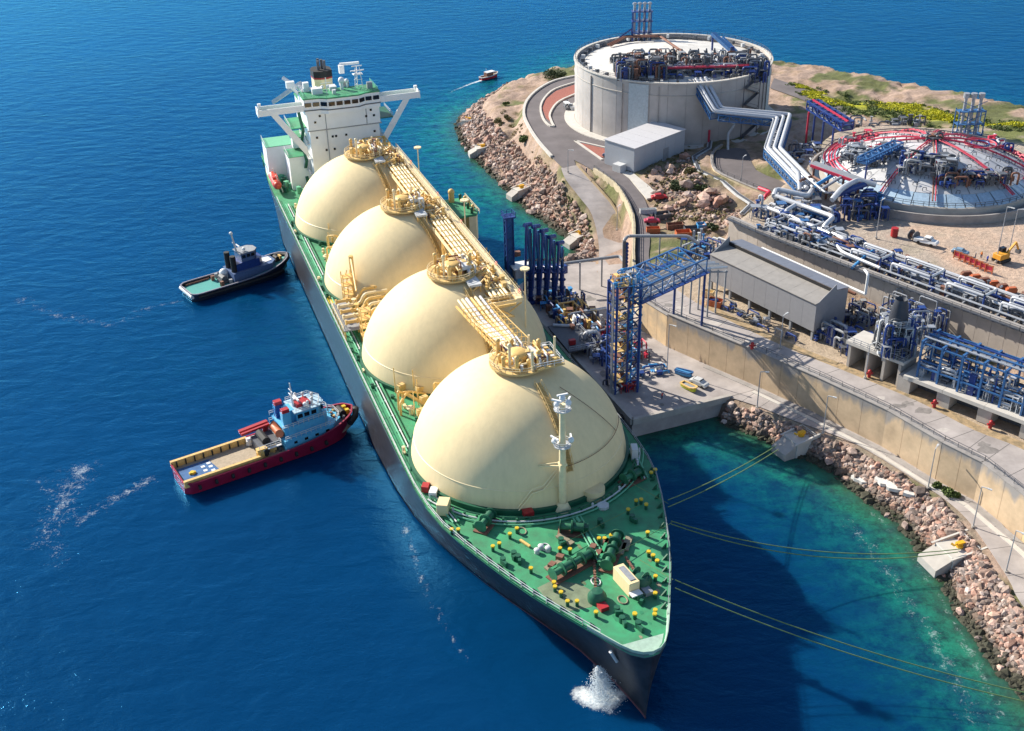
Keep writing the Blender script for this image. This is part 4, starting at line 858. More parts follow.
def stained(name, col, grey_, zt):
    m = mat(name, col, .85, var=.22, scale=.22, bump=.12); n = m.node_tree; b = n.nodes['Principled BSDF']; src_ = b.inputs['Base Color'].links[0].from_socket
    tc = n.nodes.new('ShaderNodeTexCoord'); sx = n.nodes.new('ShaderNodeSeparateXYZ'); n.links.new(tc.outputs['Object'], sx.inputs[0]); nz = n.nodes.new('ShaderNodeTexNoise'); nz.inputs['Scale'].default_value = .35; nz.inputs['Detail'].default_value = 6; mpp = n.nodes.new('ShaderNodeMapping'); mpp.inputs['Scale'].default_value = (1, 1, .35); n.links.new(tc.outputs['Object'], mpp.inputs[0]); n.links.new(mpp.outputs[0], nz.inputs[0])
    a_ = n.nodes.new('ShaderNodeMath'); a_.operation = 'MULTIPLY_ADD'; a_.inputs[1].default_value = 9.0; n.links.new(nz.outputs['Fac'], a_.inputs[0]); n.links.new(sx.outputs['Z'], a_.inputs[2]); mr = n.nodes.new('ShaderNodeMapRange'); mr.inputs[1].default_value = zt; mr.inputs[2].default_value = zt+1.6; n.links.new(a_.outputs[0], mr.inputs[0])
    mx = n.nodes.new('ShaderNodeMix'); mx.data_type = 'RGBA'; n.links.new(mr.outputs[0], mx.inputs[0]); n.links.new(src_, mx.inputs[6]); mx.inputs[7].default_value = (*grey_, 1); n.links.new(mx.outputs[2], b.inputs['Base Color']); return m
STW = stained('stained_tan_concrete', (.52, .39, .26), (.27, .255, .25), 11.2)
wt = [Vector((p.x-.2, p.y-.3, 0)) for p in wall_top]
panel_wall('retaining_wall', 'long tan concrete retaining wall with dark stained top between the coastal road and the terrace road', 'wall', wt[1:9], 4.0, 13.1, 1.3, STW, 5.5)
panel_wall('retaining_wall', 'pale yellow bend of the retaining wall at the right edge of the picture', 'wall', wt[8:], 4.0, 13.1, 1.25, mat('pale_tan_concrete', (.60, .48, .28), .85, var=.12, scale=.3), 6)
panel_wall('wing_wall', 'short sloping tan wall beside the blue stair tower at the quay', 'wall', [U(641, 296, 13)[:2], wt[1][:2]], 4.0, 12.6, 1.2, TANW, 4)
# dark gutter along the foot of the retaining wall
mb = MB(); strip_wall(mb, [(p.x-1.6, p.y-1.3) for p in wall_top[2:]], 1.2, 4.3, 4.62); o = mb.build('gutter', CONCD); o['kind'] = 'structure'
mb = MB(); strip_wall(mb, [(p.x-2.9, p.y-2.2) for p in wall_top[3:]], .9, 4.3, 4.7); o = mb.build('pavement_edge', CONCL); o['kind'] = 'structure'
# stain band high on the tan wall
panel_wall('terrace_wall', 'high grey concrete panel wall behind the long sheet-roofed shed carrying the pipe way', 'wall', tallw, 12.5, 22.5, 1.1, mat('grey_concrete_panel', (.46, .40, .35), .85, var=.12, scale=.4, bump=.1), 3.2, rail=False)
mb = MB()
for (a, b2) in zip(tallw, tallw[1:]): mb.bar((a.x-.9, a.y-.8, 22.4), (b2.x-.9, b2.y-.8, 22.4), 1.2, .25)
mb.rail([(p.x-1.5, p.y-1.3, 22.5) for p in tallw], 1.1, 2.2, .06); catw = mb.build('wall_catwalk', DGREY); tag(catw, 'dark steel catwalk running along the top of the high grey wall', 'catwalk')
# wall between the lower and the upper road
sep = smooth_line([p for p in upper_L[1:]], 2)
mb = MB(); k = len(sep)
for a, b2 in zip(sep, sep[1:]):
    d = (b2-a); d.z = 0; d.normalize(); nn = Vector((-d.y, d.x, 0))*.35
    zt0, zt1 = a.z+1.0, b2.z+1.0
    mb.add([(a+nn).to_tuple()[:2]+(3.8,), (b2+nn).to_tuple()[:2]+(3.8,), (b2-nn).to_tuple()[:2]+(3.8,), (a-nn).to_tuple()[:2]+(3.8,), (a+nn).to_tuple()[:2]+(zt0,), (b2+nn).to_tuple()[:2]+(zt1,), (b2-nn).to_tuple()[:2]+(zt1,), (a-nn).to_tuple()[:2]+(zt0,)], [(4,5,6,7), (0,4,7,3), (1,2,6,5), (0,1,5,4), (2,3,7,6)])
o = thing('road_wall', 'curved cream concrete wall holding the upper road above the lower road', 'wall', tuple(sep[0])); o2 = mb.build('wall_body', mat('cream_concrete', (.50, .43, .30), .85, var=.15, scale=.4), o, world=True)
MB().rail([(p.x, p.y, p.z+1) for p in sep], .9, 2.2, .06).build('railing', DGREY, o, world=True)
mb = MB()
for a, b2 in zip(sep, sep[1:]): mb.bar((a.x+.9, a.y+.3, a.z+.15), (b2.x+.9, b2.y+.3, b2.z+.15), .5, .3)
mb.build('drain_pipe', BLACK, o, world=True)
low_k = smooth_line([p for p in lower_R], 2)
mb = MB()
for a, b2 in zip(low_k, low_k[1:]): mb.bar((a.x, a.y, a.z+.25), (b2.x, b2.y, b2.z+.25), .5, .7)
o = mb.build('roadside_kerb', mat('ochre_soil_concrete', (.33, .25, .15), .9)); o['kind'] = 'structure'
# ramp wall
rw = smooth_line(UL([(722, 146), (714, 152), (711.5, 161), (716, 172), (734, 181), (753, 189), (772, 196), (787, 199)], 15), 3)
panel_wall('ramp_wall', 'curved cream wall holding the round ramp below the big tank', 'wall', rw, 9.5, 15.5, .6, mat('cream_concrete', (0, 0, 0)), 4, rail=True)
# light grey conduit running down past the ramp
cd = UL([(711, 134), (709, 150), (694, 159), (698, 172), (722.6, 183.6), (738, 197), (752, 206), (742, 216)], 14.2)
o = thing('cable_duct', 'raised pale grey cable duct zigzagging over the rocks below the ramp', 'duct', tuple(cd[0]))
mb = MB(); [mb.bar((a.x, a.y, a.z+.6), (b2.x, b2.y, b2.z+.6), 1.6, .5) for a, b2 in zip(cd, cd[1:])]; mb.build('duct_body', OFFW, o, world=True)
mb = MB(); [mb.bar((a.x, a.y, a.z+.95), (b2.x, b2.y, b2.z+.95), .7, .3) for a, b2 in zip(cd, cd[1:])]; mb.build('duct_channel', DGREY, o, world=True)
for a, b2 in zip(cd, cd[1:]):
    for f in (.25, .75): p = a.lerp(b2, f); MB().bar((p.x, p.y, p.z-5), (p.x, p.y, p.z+.4), .6).build('duct_leg', CONC, o, world=True)

# ================================================================== BIG TANK
tk1 = thing('storage_tank', 'huge round concrete tank with a white roof crowded with pipework on the headland', 'tank', (*tallc, 14)); RT1, HT = 33.4, 20.3
TC = mat('tank_concrete', (.43, .395, .375), .85, var=.16, scale=.14, bump=.1)
nn_ = 36
for q in range(nn_):
    a0, a1 = 2*math.pi*q/nn_+.0016, 2*math.pi*(q+1)/nn_-.0016
    for (z0, z1) in ((-6, 3.2), (3.22, 6.6), (6.62, 10), (10.02, 13.4), (13.42, 16.8), (16.82, HT)):
        if q % 1 == 0 and z0 == -6:
            prof = [(RT1, -6), (RT1, HT-.0)]
            MB().lathe((0, 0, 0), [(RT1, -6), (RT1, HT), (RT1-.7, HT), (RT1-.7, HT-4)], 4, a0, a1).build('wall_panel', TC, tk1, smooth=True)
MB().lathe((0, 0, 0), [(RT1-.12, -6), (RT1-.12, HT-.2)], 96).build('wall_core', CONCD, tk1)
mb = MB().lathe((0, 0, 0), [(RT1-.8, HT+.002), (RT1+.35, HT+.002), (RT1+.35, HT+.35), (RT1-.8, HT+.35), (RT1-.8, HT+.002)], 120); mb.build('rim_beam', CONCL, tk1)
mb = MB().lathe((0, 0, 0), [(RT1+.02, HT-4.0), (RT1+.16, HT-3.9), (RT1+.16, HT-3.7), (RT1+.02, HT-3.6)], 120); mb.build('ring_ledge', CONC, tk1)
for ang in (-2.62, -2.2, -1.83, -.6, .5): c = (RT1+.1)*math.cos(ang), (RT1+.1)*math.sin(ang); MB().box((c[0], c[1], HT/2-2), (.6, .22, HT+2), ang).build('buttress_seam', CONCD, tk1)
for ang, wd in ((-2.03, .10), (-.45, .05)):
    MB().lathe((0, 0, 0), [(RT1+.06, -4), (RT1+.3, -4), (RT1+.3, HT-.5), (RT1+.06, HT-.5)], 4, ang-wd, ang+wd).build('pilaster', mat('bluish_pale_paint', (.42, .47, .50), .6), tk1)
MB().lathe((0, 0, 0), [(RT1-.75, HT-1.6), (27, HT-.6), (18, HT+.7), (9, HT+1.4), (.01, HT+1.7)], 96).build('roof_dome', mat('white_roof_coating', (.58, .56, .53), .7, var=.22, scale=.25), tk1, smooth=True)
mb = MB(); mb.rail([(RT1*math.cos(a)*.995, RT1*math.sin(a)*.995, HT+.35) for a in np.linspace(0, 2*math.pi, 73)], 1.2, 2.9, .05); mb.lathe((0, 0, HT-.6), [(31.2, 0), (31.2, .15), (32.2, .15)], 96); mb.build('rim_railing', DGREY, tk1)
for q in range(38):
    a = 2*math.pi*q/38; MB().box((30.6*math.cos(a), 30.6*math.sin(a), HT-.1), (1.3, .8, 1.1), a).build('roof_nozzle', DGREY if q % 3 else OFFW, tk1)
MB().lathe((0, 0, 0), [(RT1+.1, -.3), (RT1+3.6, -.3), (RT1+3.6, .35), (RT1+.1, .35)], 96).build('apron', CONCL, tk1)
# roof equipment, laid out across the view (local x is picture right)
rf = lambda px, py, z=HT+.9: (U(px, py, 14+z)-Vector((*tallc, 14)))
def clutter(parent, cx, cy, z, wx_, wy_, n_, mats, hmin=1, hmax=3, seed=0, rot=0., r=.28):
    rr = random.Random(seed); ca, sa = math.cos(rot), math.sin(rot)
    T = lambda u, v: (cx+u*ca-v*sa, cy+u*sa+v*ca)
    for q in range(n_):
        u, v = rr.uniform(-wx_, wx_), rr.uniform(-wy_, wy_); hh_ = rr.uniform(hmin, hmax); x, y = T(u, v); m_ = mats[rr.randrange(len(mats))]; t = rr.random()
        if t < .3:
            u2 = u+rr.uniform(1.5, 5)*rr.choice((-1, 1)); x2, y2 = T(max(-wx_, min(wx_, u2)), v); MB().bent([(x, y, z), (x, y, z+hh_), (x2, y2, z+hh_), (x2, y2, z+.1)], r, 6).build('pipe_bend', m_, parent, smooth=True)
        elif t < .5:
            v2 = max(-wy_, min(wy_, v+rr.uniform(1.5, 5)*rr.choice((-1, 1)))); x2, y2 = T(u, v2); MB().tube([(x, y, z+hh_*.8), (x2, y2, z+hh_*.8)], r*1.1, 6).build('pipe', m_, parent, smooth=True)
        elif t < .68:
            MB().cyl((x, y, z), r*1.1, hh_, 8).cyl((x, y, z+hh_*.45), r*2.2, .18, 10).cyl((x, y, z+hh_), r*1.9, .15, 10).build('valve', m_, parent, smooth=True)
        elif t < .8:
            mb = MB(); s_ = r*3.2
            for e in (-1, 1):
                for e2 in (-1, 1): mb.bar((x+e*s_, y+e2*s_, z), (x+e*s_, y+e2*s_, z+hh_), .14)
            mb.bar((x-s_, y-s_, z+hh_), (x+s_, y+s_, z), .12).bar((x-s_, y+s_, z), (x+s_, y-s_, z+hh_), .12).box((x, y, z+hh_), (s_*2.2, s_*2.2, .12)); mb.build('platform', m_, parent)
        elif t < .9: MB().tube([(x-1, y, z+.9), (x+1, y, z+.9)], r*2, 10).box((x, y, z+.3), (1.2, r*3, .5)).build('pump', m_, parent, smooth=True)
        else: MB().box((x, y, z+hh_*.35), (1.2, .8, hh_*.7), rot).box((x, y, z+hh_*.72), (1.4, 1.0, .1), rot).build('cabinet', m_, parent)
c1_ = rf(690, 66)
MB().box((c1_.x+2, c1_.y-4.6, HT+1.5), (31, 4.5, .35)).build('roof_platform', DGREY, tk1); MB().bar((c1_.x-13, c1_.y-7, HT+2.3), (c1_.x+18, c1_.y-7, HT+2.3), .5, .5).build('platform_beam', PIPERED, tk1)
mb = MB()
for q in range(12): mb.bar((c1_.x-13+q*2.8, c1_.y-6.8, HT-1.2), (c1_.x-13+q*2.8, c1_.y-6.8, HT+1.5), .3)
mb.build('platform_frame', DBLUE, tk1)
MB().rail([(c1_.x-13, c1_.y-7, HT+1.7), (c1_.x+18, c1_.y-7, HT+1.7)], 1.1, 1.5, .06).build('platform_railing', PIPERED, tk1)
for q in range(5): MB().tube([(c1_.x-13, c1_.y-5.9+q*.8, HT+2.2), (c1_.x+17, c1_.y-5.9+q*.8, HT+2.2)], .26, 8).build('roof_pipe', [PIPEW, STEEL, GREY][q % 3], tk1, smooth=True)
for q in range(9):   # row of slanted pump riser frames
    x = c1_.x-8+q*2.7; y = c1_.y+2.2
    mb = MB().bar((x-1, y-1, HT+.6), (x+.3, y+1.5, HT+5.6), .3).bar((x+1, y-1, HT+.6), (x+.3, y+1.5, HT+5.6), .3).bar((x, y+2, HT+.6), (x+.3, y+1.5, HT+5.6), .3); mb.build('riser_frame', DGREY, tk1)
    MB().cyl((x, y, HT+.6), .45, 2.4, 10).sphere((x, y, HT+3.1), .75, 10, 6).tube([(x-1.0, y, HT+2.4), (x+1.0, y, HT+2.4)], .3, 8).build('pump_head', OFFW if q % 2 else STEEL, tk1, smooth=True)
clutter(tk1, c1_.x-17, c1_.y-4, HT-.4, 8, 7.5, 140, [DGREY, STEEL, DGREY, DGREY, DBLUE, BROWN], 2, 6.5, 3, r=.3)
clutter(tk1, c1_.x+4, c1_.y-.5, HT+.5, 17, 5.5, 130, [DGREY, STEEL, BROWN, DGREY, GREY, DGREY], 1.6, 5.2, 4, r=.3)
clutter(tk1, c1_.x+3, c1_.y-8.6, HT-2.4, 20, 2.2, 90, [DGREY, DBLUE, DGREY], 1.6, 4.2, 14, r=.3)
clutter(tk1, c1_.x+19, c1_.y-3, HT-.6, 5, 7, 50, [DBLUE, STEEL, DGREY], 1.5, 5, 5, r=.32)
clutter(tk1, c1_.x-20, c1_.y+6, HT, 5, 8, 40, [DGREY, STEEL, BROWN, DGREY], .8, 3, 17, r=.22)
clutter(tk1, c1_.x-8, c1_.y+14, HT+.6, 12, 5, 30, [BROWN, DGREY, GREY], .8, 2.2, 16, r=.22)
clutter(tk1, c1_.x+29-5, c1_.y+1, HT-.8, 3, 4, 14, [OFFW, STEEL, DGREY], .6, 2, 6)
# vent stacks on the far side of the roof
vx = rf(641, 36)
mb = MB()
for q in range(4):
    for e in (0, 3.2): mb.bar((vx.x-3+q*2.2, vx.y+e, HT-1), (vx.x-3+q*2.2, vx.y+e, HT+9.5), .3)
for z in (HT+2, HT+6, HT+9.4): mb.box((vx.x+.3, vx.y+1.6, z), (7.6, 4.2, .2))
mb.build('stack_frame', DBLUE, tk1)
for q in range(4): MB().cyl((vx.x-2.4+q*1.8, vx.y+1.6, HT-1), .5, 13.5, 10).cyl((vx.x-2.4+q*1.8, vx.y+1.6, HT+11.8), .8, .5, 10).build('vent_stack', STEEL, tk1, smooth=True)
MB().bar((vx.x-8, vx.y-2, HT+1), (vx.x-4, vx.y-4, HT+4.4), 1.4, .5).bar((vx.x-4, vx.y-4, HT+4.4), (vx.x-3.4, vx.y-3, HT), .5).build('sloping_rack', DBLUE, tk1)
for q in range(3): MB().bent([(vx.x-13+q*.5, vx.y-9-q, HT+.3), (vx.x-6, vx.y-3-q, HT+1.8), (vx.x+6, vx.y-5-q, HT+2.2), (c1_.x+1, c1_.y+6-q, HT+2.4)], .28, 7).build('roof_pipe', BROWN, tk1, smooth=True)
bx_ = rf(722, 52)
mb = MB().bar((bx_.x-3, bx_.y+3, HT+6.5), (bx_.x+2.2, bx_.y-5, HT+2.6), 1.5, 1.2).bar((bx_.x+.5, bx_.y+3, HT+5), (bx_.x+4, bx_.y-5, HT+2), .9); mb.build('crane_boom', BLUE, tk1)
MB().bar((bx_.x-3, bx_.y+2.6, HT), (bx_.x-3, bx_.y+2.6, HT+6.6), .6).bar((bx_.x+2.4, bx_.y-5, HT), (bx_.x+2.4, bx_.y-5, HT+4), 1.2).build('crane_post', DBLUE, tk1)
# stair tower on the tank's right side
mb = MB(); a = -.86
for q in range(8):
    z = -2+q*2.7; a2 = a+.10*(1 if q % 2 else -1); mb.bar(((RT1+1)*math.cos(a+.1*(-1)**q), (RT1+1)*math.sin(a+.1*(-1)**q), z), ((RT1+1)*math.cos(a-.1*(-1)**q), (RT1+1)*math.sin(a-.1*(-1)**q), z+2.7), 1.2, .25)
    mb.bar(((RT1+1.6)*math.cos(a+.1*(-1)**q), (RT1+1.6)*math.sin(a+.1*(-1)**q), z+1.1), ((RT1+1.6)*math.cos(a-.1*(-1)**q), (RT1+1.6)*math.sin(a-.1*(-1)**q), z+3.8), .12)
for e in (-.12, .12): mb.bar(((RT1+1.2)*math.cos(a+e), (RT1+1.2)*math.sin(a+e), -3), ((RT1+1.2)*math.cos(a+e), (RT1+1.2)*math.sin(a+e), HT), .25)
mb.build('outside_stair', DGREY, tk1)
MB().cyl((RT1*math.cos(-1.33)*1.02, RT1*math.sin(-1.33)*1.02, -4), .35, 9, 8).build('fire_riser', PIPERED, tk1)
clutter(tk1, *(U(569, 108, 14)-Vector((*tallc, 14)))[:2], .3, 1.2, 3.5, 14, [OFFW, STEEL, DGREY], 1, 2.4, 9)

# ================================================================== PIPE BRIDGE FROM THE TANK
def truss(parent, a, b_, w_, hgt, m_, bays=None, t=.28, deck=True, pipes=()):
    a = Vector(a); b_ = Vector(b_); d = b_-a; L = d.length; k = bays or max(1, round(L/3.2)); s_ = Vector((-d.y, d.x, 0)).normalized()*w_/2; up_ = Vector((0, 0, hgt))
    mb = MB()
    for sg in (-1, 1):
        for z in (0, 1): mb.bar(a+s_*sg+up_*z, b_+s_*sg+up_*z, t*1.3)
    mb.build('truss_chord', m_, parent, world=True)
    mb = MB()
    for q in range(k+1):
        p = a.lerp(b_, q/k)
        for sg in (-1, 1): mb.bar(p+s_*sg, p+s_*sg+up_, t)
        for z in (0, 1): mb.bar(p-s_+up_*z, p+s_+up_*z, t)
        if q < k:
            p2 = a.lerp(b_, (q+1)/k)
            for sg in (-1, 1): mb.bar(p+s_*sg+up_*(q % 2), p2+s_*sg+up_*(1-q % 2), t*.8)
            mb.bar(p-s_+up_, p2+s_+up_, t*.7)
    mb.build('truss_lattice', m_, parent, world=True)
    if deck: MB().bar(a+Vector((0, 0, .25)), b_+Vector((0, 0, .25)), w_*.9, .1).build('grating', STEEL, parent, world=True)
pb = [U(700, 80, 34.5), U(718, 112, 27.5), U(783, 118, 25.5), U(773, 150, 24), U(812, 190, 24)]
pbr = thing('pipe_bridge', 'blue truss bridge with three fat silver pipes zigzagging down from the big tank roof', 'pipe bridge', tuple(U(718, 140, 14)))
for a, b2 in zip(pb, pb[1:]): truss(pbr, a-Vector((0, 0, 2.0)), b2-Vector((0, 0, 2.0)), 5.2, 1.9, BLUE, t=.26)
mb = MB()
def offset_path(P_, o_):
    out = []
    for i, p in enumerate(P_):
        d1 = (P_[i]-P_[i-1]).normalized() if i else (P_[1]-P_[0]).normalized(); d2 = (P_[i+1]-P_[i]).normalized() if i < len(P_)-1 else d1
        n1 = Vector((-d1.y, d1.x, 0)).normalized(); n2 = Vector((-d2.y, d2.x, 0)).normalized(); n_ = (n1+n2); n_ = n_/max(.5, n_.length_squared)*2
        out.append(p+n_*o_)
    return out
for o_, r, m_ in ((1.9, .62, PIPEW), (.2, .5, PIPEW), (-1.5, .62, PIPEW), (-2.5, .25, STEEL)):
    MB().bent([p+Vector((0, 0, .6)) for p in offset_path(pb, o_)], r, 10, 1.2).build('insulated_pipe', m_, pbr, world=True, smooth=True)
MB().bent([p-Vector((0, 0, 1.2)) for p in offset_path(pb, .6)], .3, 8).build('small_pipe', LBLUE, pbr, world=True)
for px_, py_, zt in ((712, 138, 26), (724, 138, 26), (744, 132, 24), (779, 148, 22.4), (770, 152, 22.4)):
    g_ = U(px_, py_, 14); MB().bar((g_.x, g_.y, 8), (g_.x, g_.y, zt), 1.1).build('bridge_column', CONC if px_ < 750 else BLUE, pbr, world=True)
    MB().box((g_.x, g_.y, 13.5), (2.4, 2.4, 1.6)).build('column_foot', CONC, pbr, world=True)
MB().bent([U(727, 118, 22), U(735, 124, 20), U(728, 134, 17), U(728, 150, 15)], .4, 8).build('drop_pipe', OFFW, pbr, world=True)

# ================================================================== GATE SHED AND LONG SHED
def shed_box(name, label, cat, fl, fr, depth, z0, z1, mw, mr, slope_=.8, legs=0, seams=0, mseam=None):
    fl = Vector((fl[0], fl[1], 0)); fr = Vector((fr[0], fr[1], 0)); d = (fr-fl); L = d.length; d.normalize(); nn = Vector((-d.y, d.x, 0)); ang = math.atan2(d.y, d.x)
    o = thing(name, label, cat, (fl.x, fl.y, z0), ang)
    H_ = z1-z0
    k = seams or max(2, int(L/3))
    for q in range(k):
        MB().box(((q+.5)*L/k, .06, H_/2), (L/k-.05, .12, H_)).build('wall_sheet', mw, o)
    MB().box((L/2, depth-.06, H_/2+slope_/2), (L, .12, H_+slope_)).build('back_wall', mw, o)
    for x in (.06, L-.06): MB().prism([(x-.06, .12), (x+.06, .12), (x+.06, depth-.12), (x-.06, depth-.12)], 0, [H_-.02, H_-.02, H_+slope_-.02, H_+slope_-.02]).build('end_wall', mw, o)
    for q in range(k):
        x0, x1 = q*L/k-(.25 if q == 0 else -.03), (q+1)*L/k+(.25 if q == k-1 else -.03)
        MB().add([(x0, -.25, H_), (x1, -.25, H_), (x1, depth+.25, H_+slope_), (x0, depth+.25, H_+slope_), (x0, -.25, H_+.18), (x1, -.25, H_+.18), (x1, depth+.25, H_+slope_+.18), (x0, depth+.25, H_+slope_+.18)], [(3,2,1,0), (4,5,6,7), (0,1,5,4), (1,2,6,5), (2,3,7,6), (3,0,4,7)]).build('roof_sheet', mr, o)
    return o, L
g0, g1, g2 = U(634, 172, 14), U(684, 152, 14), U(618, 160, 14)
gs, L1 = shed_box('gate_shed', 'pale grey flat-roofed shed standing against the foot of the big tank', 'shed', g0, g0+(g1-g0)*1.0, (g2-g0).length, 13.6, 21.4, mat('pale_blue_grey_sheet', (.42, .44, .48), .5, var=.05), mat('pale_roof_sheet', (.55, .54, .56), .5, var=.06), .3, seams=5)
MB().box((L1*.62, -.06, 2.1), (2.6, .1, 4.2)).build('door', GREY, gs); MB().box((-1.6, 4.6, 1.2), (2.8, 3.2, 2.4)).build('side_hutch', OFFW, gs)
fl, fr = Vector((48.6, 249.0, 0)), Vector((67.2, 220.6, 0)); d_ = (fr-fl).normalized()
ls = thing('long_shed', 'long dark grey sheet-metal shed raised on legs with a stepped roof below the high wall', 'shed', (fl.x, fl.y, 13), math.atan2(d_.y, d_.x)); L2 = (fr-fl).length
k = 9
for q in range(k): MB().box(((q+.5)*L2/k, .06, 5.6), (L2/k-.04, .12, 6.8)).build('wall_sheet', WALLG, ls)
for x in (.07, L2-.07):
    MB().add([(x-.06, .12, 2.2), (x-.06, 9.9, 2.2), (x-.06, 9.9, 10.1), (x-.06, 6.2, 10.6), (x-.06, 5.9, 12.2), (x-.06, .12, 8.95)] + [(x+.06, .12, 2.2), (x+.06, 9.9, 2.2), (x+.06, 9.9, 10.1), (x+.06, 6.2, 10.6), (x+.06, 5.9, 12.2), (x+.06, .12, 8.95)], [(0,1,2,3,4,5), (11,10,9,8,7,6), (0,6,7,1), (1,7,8,2), (2,8,9,3), (3,9,10,4), (4,10,11,5), (5,11,6,0)]).build('end_wall', WALLG, ls)
for q in range(8):
    x0, x1 = q*L2/8+.02, (q+1)*L2/8-.02
    MB().add([(x0, -.3, 9.0), (x1, -.3, 9.0), (x1, 6, 9.75), (x0, 6, 9.75), (x0, -.3, 9.15), (x1, -.3, 9.15), (x1, 6, 9.9), (x0, 6, 9.9)], [(3,2,1,0), (4,5,6,7), (0,1,5,4), (1,2,6,5), (2,3,7,6), (3,0,4,7)]).build('roof_sheet', mat('warm_grey_roof', (.29, .27, .25), .5, var=.12, scale=.6), ls)
    MB().add([(x0, 6.0, 10.7), (x1, 6.0, 10.7), (x1, 10.2, 10.2), (x0, 10.2, 10.2), (x0, 6, 10.85), (x1, 6, 10.85), (x1, 10.2, 10.35), (x0, 10.2, 10.35)], [(3,2,1,0), (4,5,6,7), (0,1,5,4), (1,2,6,5), (2,3,7,6), (3,0,4,7)]).build('roof_sheet', mat('blue_grey_roof', (.17, .18, .22), .45, var=.1, scale=.6), ls)
MB().box((L2/2, 5.93, 10.27), (L2-.2, .12, .8)).build('ridge_louvre', BLACK, ls)
for x in np.linspace(.6, L2-.6, 6):
    for y in (.5, 9.4): MB().bar((x, y, -.2), (x, y, 2.3), .55).build('leg', GREY, ls)
MB().box((L2/2, 5, 2.25), (L2-.3, 9.5, .12)).build('floor', DGREY, ls)
mb = MB().tube([(5, 12.2, 9.2), (L2+3, 12.2, 9.2)], .3, 8).bent([(L2+3, 12.2, 9.2), (L2+3, 12.2, 14), (L2+1, 13.4, 14)], .3, 8); mb.build('white_pipe', WHITE, ls); MB().bar((3, 11.4, 8.6), (L2+1, 11.4, 8.6), .5, .6).build('red_beam', BROWN, ls)
clutter(thing('pump_group', 'dark tangle of pumps and pipes under the right end of the long shed', 'pumps', (*U(842, 345, 13)[:2], 13)), 0, 0, 0, 5.5, 3.2, 60, [DGREY, STEEL, DBLUE, GREY, DGREY], 1, 5, 31, -1.0)
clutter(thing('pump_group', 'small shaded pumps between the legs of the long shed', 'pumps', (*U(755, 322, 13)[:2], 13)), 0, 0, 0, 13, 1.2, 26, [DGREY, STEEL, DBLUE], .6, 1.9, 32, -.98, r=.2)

# ================================================================== SECOND TANK (buried, shallow dome)
t2c = (118, 300); R2 = 29.3
t2 = thing('low_tank', 'sunken round tank with a shallow white dome crossed by red pipes at the right edge', 'tank', (*t2c, 20))
WR = mat('white_dome_coating', (.50, .50, .52), .7, var=.15, scale=.3)
BPN = mat('light_blue_panel_tone', (.34, .46, .58), .6, var=.2)  # light blue tone of the outermost ring of dome panels
zd = lambda r: 3.0+8.6*(1-(r/R2)**2)
rings = [(0.01, 6), (6, 11), (11, 16), (16, 20.5), (20.5, 25), (25, 29.2)]
for i, (ra, rb) in enumerate(rings):
    k = [8, 16, 24, 28, 34, 40][i]
    for q in range(k):
        a0, a1 = 2*math.pi*q/k+.004, 2*math.pi*(q+1)/k-.004; zz = .05*((q*7+i*3) % 3)
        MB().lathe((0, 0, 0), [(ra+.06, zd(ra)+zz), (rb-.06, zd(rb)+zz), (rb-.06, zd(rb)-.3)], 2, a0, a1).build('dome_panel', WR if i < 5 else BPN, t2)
MB().lathe((0, 0, -.12), [(29.2, zd(29.2)), (20, zd(20)), (10, zd(10)), (.01, zd(0))], 64).build('dome_core', GREY, t2)
MB().lathe((0, 0, 0), [(R2, -4), (R2, 3.1), (R2-.5, 3.3), (R2-.5, 2)], 96).build('tank_wall', CONC, t2, smooth=True)
MB().lathe((0, 0, 0), [(R2+2.8, -3), (R2+2.8, 2.2), (R2+2.3, 2.2), (R2+2.3, -1)], 96).build('outer_bund', CONCD, t2); MB().lathe((0, 0, 0), [(R2+2.3, .4), (R2, .4)], 96).build('bund_floor', mat('blue_grey_floor', (.16, .26, .36), .7), t2)
for q in range(150):   # small dark arched nozzles on the dome
    a = q*2.399; r = 5.5+19.5*math.sqrt(q/150); x, y = r*math.cos(a), r*math.sin(a); MB().bent([(x-.5, y, zd(r)), (x-.5, y, zd(r)+.9), (x+.5, y, zd(r)+.9), (x+.5, y, zd(r))], .1, 4).build('nozzle', DGREY, t2)
for q, a in enumerate((-2.35, -1.86, -1.05, -.35, .1, .6, 1.1, 1.6, 2.1, 2.6, 3.0)):
    for o_ in ((0, .2), (.7, .14)):
        pts = [(r*math.cos(a)-o_[0]*math.sin(a), r*math.sin(a)+o_[0]*math.cos(a), zd(r)+.8) for r in (2, 8, 14, 20, 25, 28)]; MB().tube(pts, o_[1], 6).build('radial_pipe', PIPERED if q not in (1,) or o_[0] else BROWN, t2, smooth=True)
    mb = MB()
    for r in np.arange(4, 28, 3): mb.bar((r*math.cos(a), r*math.sin(a), zd(r)-.1), (r*math.cos(a), r*math.sin(a), zd(r)+.8), .2).bar((r*math.cos(a)+.9*math.sin(a)*-1, r*math.sin(a)+.9*math.cos(a), zd(r)), (r*math.cos(a)-.9*math.sin(a), r*math.sin(a)+.9*math.cos(a), zd(r)+.8), .16)
    mb.build('pipe_rest', DGREY, t2)
for r, dz, m_, rr in ((25.5, .9, PIPERED, .2), (26.4, .9, PIPERED, .16), (28.3, 1.6, PIPERED, .32), (27.2, 1.2, PIPERED, .22), (28.9, 2.6, DGREY, .14), (28.9, .9, STEEL, .2)):
    MB().tube([(r*math.cos(a), r*math.sin(a), zd(r)+dz) for a in np.linspace(-.7, 3.4, 60)], rr, 6).build('ring_pipe', m_, t2, smooth=True)
mb = MB().rail([(28.9*math.cos(a), 28.9*math.sin(a), zd(28.9)) for a in np.linspace(-3.1, 3.1, 70)], 1.2, 2.5, .06); mb.build('rim_railing', DGREY, t2)
